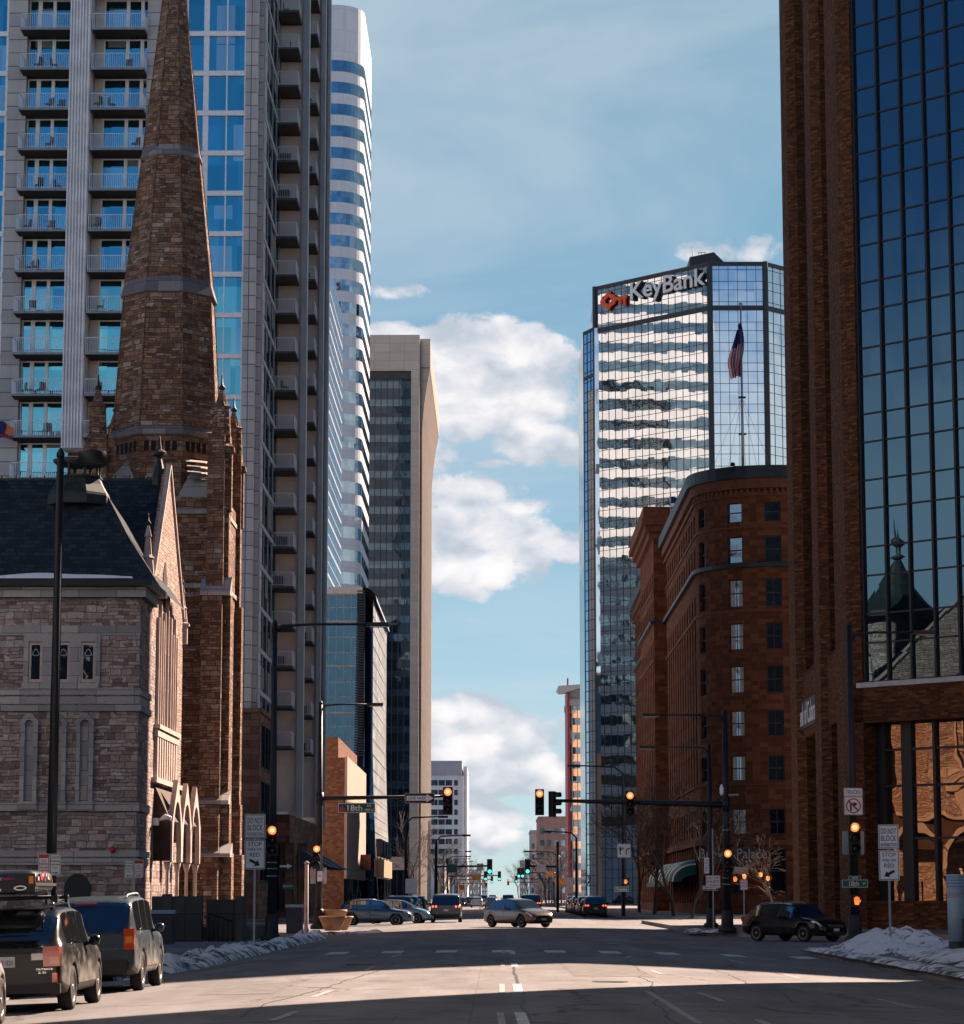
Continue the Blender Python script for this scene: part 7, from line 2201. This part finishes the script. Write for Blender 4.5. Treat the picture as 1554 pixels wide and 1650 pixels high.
# right near post with the trucks sign
Y = 95.0; x = gx(1371, Y)
t = root('trucks_signal_post', (x, Y, 0), 'dark lamp and signal post with a no trucks turn sign over a red light', 'traffic light')
pole(t, x, Y, gz(1008, Y, 1366), .17, .09)
lamp_arm(t, x, Y, gz(1019, Y, 1366), gx(1476, Y) - x)
fr = Fr(x, Y, 0)
z1, z2, z3 = gz(1270, Y, 1370), gz(1284, Y, 1370), gz(1314, Y, 1370); w_ = 30 / FPX * Y
a = panel(t, 'trucks_plate', fr, 0, (z1 + z2) / 2, w_, z1 - z2 - .01, 'sign_white', .2, ('sign_black', .01)); words_(a, 'TRUCKS', fr, 0, (z1 + z2) / 2, w_ * .78, .15, n=.215)
a = panel(t, 'no_turn_sign', fr, 0, (z2 + z3) / 2, w_, z2 - z3 - .01, 'sign_white', .2, ('sign_black', .01))
zc = (z2 + z3) / 2; r_ = w_ * .40
shape(a, 'turn_arrow', fr, [[(-.12, zc - .18), (-.06, zc - .18), (-.06, zc + .03), (-.12, zc + .09)], [(-.12, zc + .03), (.02, zc + .03), (.02, zc + .09), (-.12, zc + .0901)], [(.02, zc - .02), (.15, zc + .06), (.02, zc + .14)]], 'sign_black', .213)
segs = []
for k in range(28):
    a0, a1 = 2 * math.pi * k / 28, 2 * math.pi * (k + 1) / 28
    segs.append([(r_ * math.cos(a0), zc + r_ * math.sin(a0)), (r_ * math.cos(a1), zc + r_ * math.sin(a1)), (r_ * .84 * math.cos(a1), zc + r_ * .84 * math.sin(a1)), (r_ * .84 * math.cos(a0), zc + r_ * .84 * math.sin(a0))])
d = r_ * .66; e = .022
segs.append([(-d - e, zc + d - e), (-d + e, zc + d + e), (d + e, zc - d + e), (d - e, zc - d - e)])
shape(a, 'prohibition_ring', fr, segs, 'sign_red', .2175)
signal_head(t, fr, 0.0, gz(1351, Y, 1371), 1.08, 'red', .2)
panel(t, 'sign_back', fr, .02, gz(1358, Y, 1371), 35 / FPX * Y, 37 / FPX * Y, 'sign_back', -.22)
z = gz(1424, Y); w_ = 42 / FPX * Y
a = panel(t, 'street_sign', fr, 0, z, w_, 13 / FPX * Y, 'sign_green', .2, ('sign_white', .012)); words_(a, '18th', fr, -.03, z, .34, .18, 'sign_white', .216); words_(a, 'ST', fr, .33, z, .1, .08, 'sign_white', .216)
a = panel(t, 'block_number_plate', fr, 0, gz(1415, Y), 20 / FPX * Y, 7 / FPX * Y, 'sign_green', .19, ('sign_white', .01)); words_(a, '1800', fr, 0, gz(1415, Y), .2, .08, 'sign_white', .206)
walk_hand(t, fr, .05, gz(1452, Y), 1.1, .3)

# parking signs on the church pavement
def parking(px, Y, pt, pb, pw, base, first, label):
    x = gx(px, Y); fr = Fr(x, Y, 0); t = root('kerb_parking_sign', (x, Y, 0), label, 'road sign')
    z0, z1 = gz(pb, Y, px), gz(pt, Y, px); w = pw / 2 / FPX * Y; h = z1 - z0
    mb = MB(); mb.box(-.03, .03, -.03, .03, 0, z1, 0, fr); mb.build('post', M['grey_metal'], t)
    for k, red in enumerate((first, not first)):
        u = (-.5 + k) * w; a = panel(t, 'sign_panel', fr, u, (z0 + z1) / 2, w * .96, h, 'sign_white', .035, ('sign_red' if red else 'sign_black', .01))
        mt = 'sign_red' if red else 'sign_black'
        if red:
            mb = MB(); mb.box(u - w * .44, u + w * .44, .047, .049, z1 - h * .2, z1 - h * .04, 0, fr); mb.build('header', M['sign_red'], a)
            words_(a, 'NO', fr, u, z1 - h * .32, w * .4, h * .11, mt, .05); words_(a, 'PARKING', fr, u, z1 - h * .47, w * .74, h * .1, mt, .05); words_(a, '4PM-6PM', fr, u, z1 - h * .63, w * .7, h * .08, mt, .05); words_(a, 'MON-FRI', fr, u, z1 - h * .77, w * .7, h * .08, mt, .05)
        else:
            words_(a, '2 HOUR', fr, u, z1 - h * .17, w * .7, h * .11, mt, .05); words_(a, 'PARKING', fr, u, z1 - h * .34, w * .76, h * .1, mt, .05); words_(a, '9AM-4PM', fr, u, z1 - h * .50, w * .7, h * .08, mt, .05); words_(a, 'ONLY', fr, u, z1 - h * .65, w * .5, h * .08, mt, .05)
        shape(a, 'arrow', fr, [arrow(u, z0 + h * .12, w * .6, 0 if (k or first) else 180, w * .07)], mt, .05)
parking(86, 54, 1376, 1411, 37, 0, True, 'pair of parking signs on a post beside the drum street lamp')
parking(221, 66, 1386, 1415, 31, 0, False, 'pair of parking signs on a thin post behind the silver SUV')

# kiosk column, bin, planters, wall boxes
x = gx(1533, 71); t = root('kiosk_column', (x, 71, 0), 'pale blue round kiosk column with ringed cap at the snowy corner', 'kiosk')
r_ = .235; zt = gz(1409, 71, 1532)
mb = MB(); mb.lathe([(r_, .45), (r_, zt - .32)], (x, 71, 0), 28); mb.build('drum', M['kiosk_blue'], t)
mb = MB(); mb.lathe([(r_ * .96, 0), (r_ * .96, .449)], (x, 71, 0), 28); mb.build('base', M['kiosk_dark'], t)
mb = MB()
for k in range(4): mb.lathe([(r_ * 1.02, zt - .32 + .08 * k), (r_ * 1.08, zt - .30 + .08 * k), (r_ * 1.08, zt - .26 + .08 * k), (r_ * 1.0, zt - .241 + .08 * k)], (x, 71, 0), 28)
mb.build('ringed_cap', M['kiosk_blue'], t)
mb = MB()
for k in range(3): mb.lathe([(r_ * 1.006, zt - .50 - .05 * k), (r_ * 1.006, zt - .488 - .05 * k)], (x, 71, 0), 28)
mb.build('stripe', M['sign_red'], t)
x = gx(1556, 70.4); t = root('dark_bin', (x, 70.4, 0), 'dark grey litter bin partly outside the picture beside the kiosk column', 'bin')
mb = MB(); mb.box(x - .16, x + .5, 70.15, 70.8, .05, 1.05); mb.build('body', M['kiosk_dark'], t)
mb = MB(); mb.box(x - .12, x + .48, 70.2, 70.78, 1.051, 1.9); mb.build('hood', M['far_grey'], t)
def planter(px, Y, r, h, label):
    x = gx(px, Y); t = root('street_planter', (x, Y, 0), label, 'planter', 'round clay street planters')
    mb = MB(); mb.lathe([(r * .55, 0), (r * .62, .04), (r * .86, h * .55), (r, h * .86), (r * 1.06, h * .88), (r * 1.06, h), (r * .92, h), (r * .9, h * .85), (.001, h * .82)], (x, Y, 0), 28); mb.build('bowl', M['copper_pale'], t)
    mb = MB()
    mb.grid(lambda u, v: (x + r * .9 * v * math.cos(2 * math.pi * u), Y + r * .9 * v * math.sin(2 * math.pi * u), h * .9 + .05 * math.sin(9 * u * 6.28) * v * (1 - v) + .06 * (1 - v)), 20, 4); mb.build('snow_fill', M['roof_snow'], t)
planter(539, 127.0, .62, .68, 'near clay planter bowl topped with snow at the sunny corner')
planter(551, 129.5, .60, .66, 'clay planter bowl leaning behind the near one at the sunny corner')
planter(541, 133.5, .62, .95, 'rear clay planter bowl behind the other two at the sunny corner')
x = gx(497, 125); t = root('bollard_post', (x, 125, 0), 'pale sunlit metal post standing between the planters and the signals', 'post')
mb = MB(); mb.tube([(x, 125, 0), (x, 125, .15), (x, 125, gz(1392, 125))], [.16, .10, .09], 10); mb.build('post', M['pale_trim'], t)
mb = MB(); mb.lathe([(.11, 0), (.13, .03), (.08, .09), (.001, .13)], (x, 125, gz(1392, 125)), 10); mb.build('cap', M['pale_trim'], t)
for k, (px, Y, w_, h_, mt, lab) in enumerate(((1214, 152, 1.5, .55, 'pale_trim', 'low pale stone bench beside the hotel corner'), (478, 118, .7, 1.25, 'kiosk_dark', 'dark utility cabinet under the apartment tower'), (265, 92, .8, 1.15, 'kiosk_dark', 'dark litter bin at the foot of the church porch'))):
    x = gx(px, Y); t = root('stone_bench' if k == 0 else ('utility_cabinet' if k == 1 else 'litter_bin'), (x, Y, 0), lab, 'bench' if k == 0 else ('cabinet' if k == 1 else 'bin'))
    mb = MB(); mb.box(x - w_ / 2, x + w_ / 2, Y, Y + .6, 0, h_ - .12); mb.build('body', M[mt], t)
    mb = MB(); mb.box(x - w_ / 2 - .05, x + w_ / 2 + .05, Y - .05, Y + .65, h_ - .119, h_); mb.build('top' if k == 0 else 'lid', M['pale_trim' if k == 0 else 'kiosk_blue'], t)
aw2 = root('blue_awning', (-14.2, 197, 3), 'dark blue sloping awnings along the foot of the apartment tower', 'awning')
for k in range(3):
    y = 196 + k * 9; xa = -14.3
    mb = MB(); mb.add([(xa, y, 5.0), (xa, y + 6, 5.0), (xa + 2.2, y + 6, 3.7), (xa + 2.2, y, 3.7), (xa, y, 3.7), (xa, y + 6, 3.7)], [(0, 3, 2, 1), (0, 4, 3), (1, 2, 5), (4, 5, 2, 3)]); mb.build('awning_cloth', M['awning_blue'], aw2)

# far street furniture: lamp posts and signal masts repeating down the road
def far_lamp(x, Y, h, dx, label, grp):
    t = root('far_lamp_post', (x, Y, 0), label, 'street lamp', grp)
    mb = MB(); mb.tube([(x, Y, 0), (x, Y, h - .6), (x + dx * .2, Y, h - .1), (x + dx, Y, h)], [.15, .10, .08, .06], 6); mb.build('pole', M['black_metal'], t)
    mb = MB(); mb.box(min(x + dx, x + dx * 1.3), max(x + dx, x + dx * 1.3), Y - .2, Y + .2, h - .12, h + .08); mb.build('lamp_head', M['black_metal'], t)
GL = 'lamp posts along the far left kerb'; GR = 'lamp posts along the far right kerb'
for (px, Y, top, dx) in ((703, 260, 1346, 2.6), (655, 240, 1316, 2.9), (716, 380, 1372, 3), (722, 450, 1380, 3), (728, 560, 1384, 3), (737, 640, 1388, 3), (742, 760, 1396, 3)):
    far_lamp(gx(px, Y), Y, gz(top, Y), dx, 'dark lamp post in the row along the far left kerb', GL)
for (px, Y, top, dx) in ((898, 330, 1372, -3.2), (1003, 215, 1234, -3.4), (928, 260, 1340, -2.4), (904, 420, 1376, -3), (892, 520, 1384, -3), (884, 640, 1390, -3)):
    far_lamp(gx(px, Y), Y, gz(top, Y), dx, 'dark lamp post in the row along the far right kerb', GR)
def far_signal(x, Y, z, xend, heads, lit, label, sign=None):
    t = root('far_signal_mast', (x, Y, 0), label, 'traffic light')
    mb = MB(); mb.tube([(x, Y, 0), (x, Y, z + 2.5)], .14, 6); mb.build('pole', M['black_metal'], t)
    mb = MB(); mb.tube([(x, Y, z), (xend, Y, z + .1)], .09, 6); mb.build('mast_arm', M['black_metal'], t)
    fr = Fr(0, Y, 0)
    for u in heads:
        mb = MB(); mb.box(u - .26, u + .26, .05, .4, z - .75, z + .75, 0, fr); hd = mb.build('signal_head', M['signal_black'], t)
        k = {'red': .45, 'green': -.45}[lit]; mb = MB(); mb.wheel_disc(fr.p(u, .41, z + k), fr.n, [(.20, 0), (.001, .03)], 10); mb.build('lens', M['lens_' + lit], hd)
    if sign:
        mb = MB(); mb.box(sign[0] - sign[1] / 2, sign[0] + sign[1] / 2, .1, .14, z - .55, z + .25, 0, fr); mb.build('sign_panel', M[sign[2]], t)
far_signal(gx(704, 262), 262, gz(1397, 262), gx(790, 262), [gx(789.5, 262)], 'green', 'green traffic light on a mast beside the first far left lamp post', (gx(729, 262), 1.0, 'sign_green'))
far_signal(gx(898, 268), 268, gz(1397, 268), gx(850, 268), [gx(850, 268)], 'green', 'green traffic light on a mast at the right of the first far junction', (gx(872, 268), .9, 'sign_white'))
far_signal(gx(899, 400), 400, gz(1407, 400), gx(838, 400), [gx(836, 400), gx(842, 400)], 'green', 'pair of green lights on a mast at the second far junction', (gx(886, 400), 1.2, 'sign_orange'))
far_signal(gx(722, 420), 420, gz(1412, 420), gx(806, 420), [gx(783, 420), gx(805, 420)], 'green', 'pair of green lights on a left mast at the second far junction', (gx(767, 420), 1.3, 'sign_orange'))
far_signal(gx(884, 560), 560, gz(1417, 560), gx(831, 560), [gx(832, 560)], 'green', 'green light on a thin mast at the third far junction')
far_signal(gx(734, 580), 580, gz(1418, 580), gx(794, 580), [gx(793, 580)], 'green', 'green light on a thin left mast at the third far junction')
far_signal(gx(878, 700), 700, gz(1422, 700), gx(818, 700), [gx(819, 700)], 'red', 'tiny red light on the farthest right mast')
far_signal(gx(738, 720), 720, gz(1424, 720), gx(786, 720), [gx(784, 720)], 'red', 'tiny red light on the farthest left mast')
for (px, py, Y, w_, h_, mt, lab, nm) in ((774, 1397, 262, .5, .5, 'sign_back', 'grey square sign back beside the first far green light', 'far_road_sign'), (917, 1427, 300, .6, 1.3, 'sign_white', 'tall white notice board on the far right pavement', 'notice_board'),
                                        (745, 1430, 300, .45, .45, 'sign_orange', 'small orange work sign on the far left pavement', 'far_road_sign'), (905, 1420, 380, .8, .6, 'sign_orange', 'orange work sign on the far right pavement', 'far_road_sign'), (664, 1428, 215, .7, .9, 'sign_white', 'white board on the left pavement under the ribbed tower', 'notice_board')):
    x = gx(px, Y); t = root(nm, (x, Y, 0), lab, 'road sign'); fr = Fr(x, Y, 0); z = gz(py, Y, px)
    mb = MB(); mb.box(-.04, .04, -.04, .04, 0, z, 0, fr); mb.build('post', M['grey_metal'], t); panel(t, 'sign_panel', fr, 0, z, w_ * 1.3, h_ * 1.3, mt, .05)
# rooms' worth of hotel doorway signs
x = gx(1000, 195); t = root('street_name_sign', (x, 195, 0), 'green street name sign on a post by the hotel kerb', 'road sign'); fr = Fr(x, 195, 0); z = gz(1433, 195)
mb = MB(); mb.box(-.04, .04, -.04, .04, 0, z, 0, fr); mb.build('post', M['black_metal'], t); a = panel(t, 'sign_panel', fr, 0, z, 1.05, .38, 'sign_green', .05, ('sign_white', .02)); words_(a, 'Tremont', fr, 0, z, .8, .2, 'sign_white', .064)
walk_hand(t, fr, .3, gz(1421, 195), 1.2, .1)

# ------------------------------------------------------------------ snow along the kerbs
from mathutils import noise as mnoise
def snowbank(name, line, w0, w1, h, label, seed, nu=90, nv=16, flat=0.0):
    mb = MB(); ls = [Vector((*p, 0)) for p in line]
    seg = [(ls[i + 1] - ls[i]).length for i in range(len(ls) - 1)]; T_ = sum(seg)
    def along(t):
        d = t * T_
        for i, q in enumerate(seg):
            if d <= q or i == len(seg) - 1:
                u = (ls[i + 1] - ls[i]).normalized(); return ls[i] + u * d, Vector((-u.y, u.x, 0))
            d -= q
    def fn(u, v):
        p, n = along(u)
        e = min(1, u * 9, (1 - u) * 9) ** .6
        wob = mnoise.noise(Vector((u * T_ * .35, seed, 0)))
        s = (-w0 * (1 + .35 * wob) + (w0 + w1) * v) * (.5 + .5 * e)
        q = p + n * s
        hh = h * e * math.sin(math.pi * v) ** .7 * (.62 + .55 * mnoise.noise(Vector((q.x * .8, q.y * .5, seed))) +   .22 * mnoise.noise(Vector((q.x * 2.4, q.y * 1.6, seed + 4))) + .05 * mnoise.noise(Vector((q.x * 8, q.y * 6, seed))))
        base = rz(q.x) if abs(q.x) < 8.2 else (0.0)
        return (q.x, q.y, base - .03 + max(0, hh))
    mb.grid(fn, nu, nv, 0, True)
    o = mb.build(name, M['snow'], recalc=False); o['kind'] = 'stuff'; o['label'] = label
    return o
snowbank('snow_bank', [(-8.35, 58), (-7.9, 66), (-7.75, 90), (-7.6, 112), (-8.6, 119.5)], .62, .62, .46, 'dirty snow ploughed along the left kerb', 3, 460, 16)
snowbank('snow_heap', [(14.6, 87.6), (12.9, 88.0), (11.3, 83), (11.2, 75)], 1.1, 2.2, .85, 'heap of clean snow on the right corner', 8, 130, 26)
snowbank('snow_heap', [(14.6, 82), (12.6, 77.5), (11.8, 70.0), (11.4, 63)], 1.1, 2.0, .50, 'low snow beside the kiosk column', 15, 90, 22)
snowbank('snow_bank', [(10.0, 87), (9.95, 72), (9.95, 52)], .4, .45, .16, 'grit and slush at the right kerb', 21, 160, 8)
snowbank('snow_bank', [(-8.3, 124.5), (-6.6, 126), (-5.2, 126.5)], .5, .5, .22, 'slush by the planters', 27, 50, 10)
snowbank('snow_bank', [(9.5, 130), (9.3, 125.5), (10.4, 122.4)], .5, .4, .18, 'slush at the far right corner', 31, 40, 8)

# ------------------------------------------------------------------ bare trees
def bare_tree(name, label, loc, h, seed, mt='bark', tw='twig', spread=.55, depth=6, r0=.17, group=None, build=True):
    rg = random.Random(seed); t = root(name, (0, 0, 0), label, 'tree', group)
    tr = MB(); cr = MB()
    def grow(p, d, L, r, lev):
        n = 3; pts = [p]; q = p; dd = d
        for i in range(n):
            dd = (dd + Vector((rg.gauss(0, .11), rg.gauss(0, .11), .04 + rg.gauss(0, .05)))).normalized()
            q = q + dd * (L / n); pts.append(q)
        rs_ = [r + (r * .62 - r) * i / n for i in range(n + 1)]
        (tr if lev < 1 else cr).tube(pts, rs_, 6 if lev < 2 else (4 if lev < 4 else 3), 0, lev < 3, False)
        if lev >= depth: return
        k = 3 if lev in (1, 2, 3) else 2
        for j in range(k + (1 if lev == 0 else 0)):
            a = rg.uniform(0, 6.28); s = spread * rg.uniform(.6, 1.35)
            o = dd.orthogonal().normalized(); b = dd.cross(o)
            nd_ = (dd * math.cos(s) + (o * math.cos(a) + b * math.sin(a)) * math.sin(s)).normalized()
            base = pts[-1] if j < 2 else pts[rg.choice((1, 2))]
            grow(base, nd_, L * rg.uniform(.62, .84), max(r * .60, .012), lev + 1)
    grow(Vector((0, 0, -.1)), Vector((0, 0, 1)), h * .27, r0, 0)
    tr.build('trunk', M[mt], t, recalc=False); cr.build('crown', M[tw], t, recalc=False)
    t.location = loc
    return t
T1 = bare_tree('bare_tree', 'large bare tree before the hotel street front, its branches against orange stone', (gx(1083, 216), 216, 0), 14.5, 5, tw='bark', depth=7)
dup(T1, (gx(1052, 236), 236, 0), 1.3, 'bare tree behind the largest one along the hotel front')
dup(T1, (gx(1112, 209), 209, 0), 2.9, 'bare tree nearest the hotel corner lamp posts').scale = (.85, .85, .85)
dup(T1, (gx(1028, 262), 262, 0), 4.2, 'bare tree farthest along the hotel front by the awning')
T2 = bare_tree('bare_sapling', 'small dense bare tree with pale twigs beside the brick piers', (gx(1246, 166), 166, 0), 6.4, 12, tw='twig', spread=.62, depth=6, r0=.09)
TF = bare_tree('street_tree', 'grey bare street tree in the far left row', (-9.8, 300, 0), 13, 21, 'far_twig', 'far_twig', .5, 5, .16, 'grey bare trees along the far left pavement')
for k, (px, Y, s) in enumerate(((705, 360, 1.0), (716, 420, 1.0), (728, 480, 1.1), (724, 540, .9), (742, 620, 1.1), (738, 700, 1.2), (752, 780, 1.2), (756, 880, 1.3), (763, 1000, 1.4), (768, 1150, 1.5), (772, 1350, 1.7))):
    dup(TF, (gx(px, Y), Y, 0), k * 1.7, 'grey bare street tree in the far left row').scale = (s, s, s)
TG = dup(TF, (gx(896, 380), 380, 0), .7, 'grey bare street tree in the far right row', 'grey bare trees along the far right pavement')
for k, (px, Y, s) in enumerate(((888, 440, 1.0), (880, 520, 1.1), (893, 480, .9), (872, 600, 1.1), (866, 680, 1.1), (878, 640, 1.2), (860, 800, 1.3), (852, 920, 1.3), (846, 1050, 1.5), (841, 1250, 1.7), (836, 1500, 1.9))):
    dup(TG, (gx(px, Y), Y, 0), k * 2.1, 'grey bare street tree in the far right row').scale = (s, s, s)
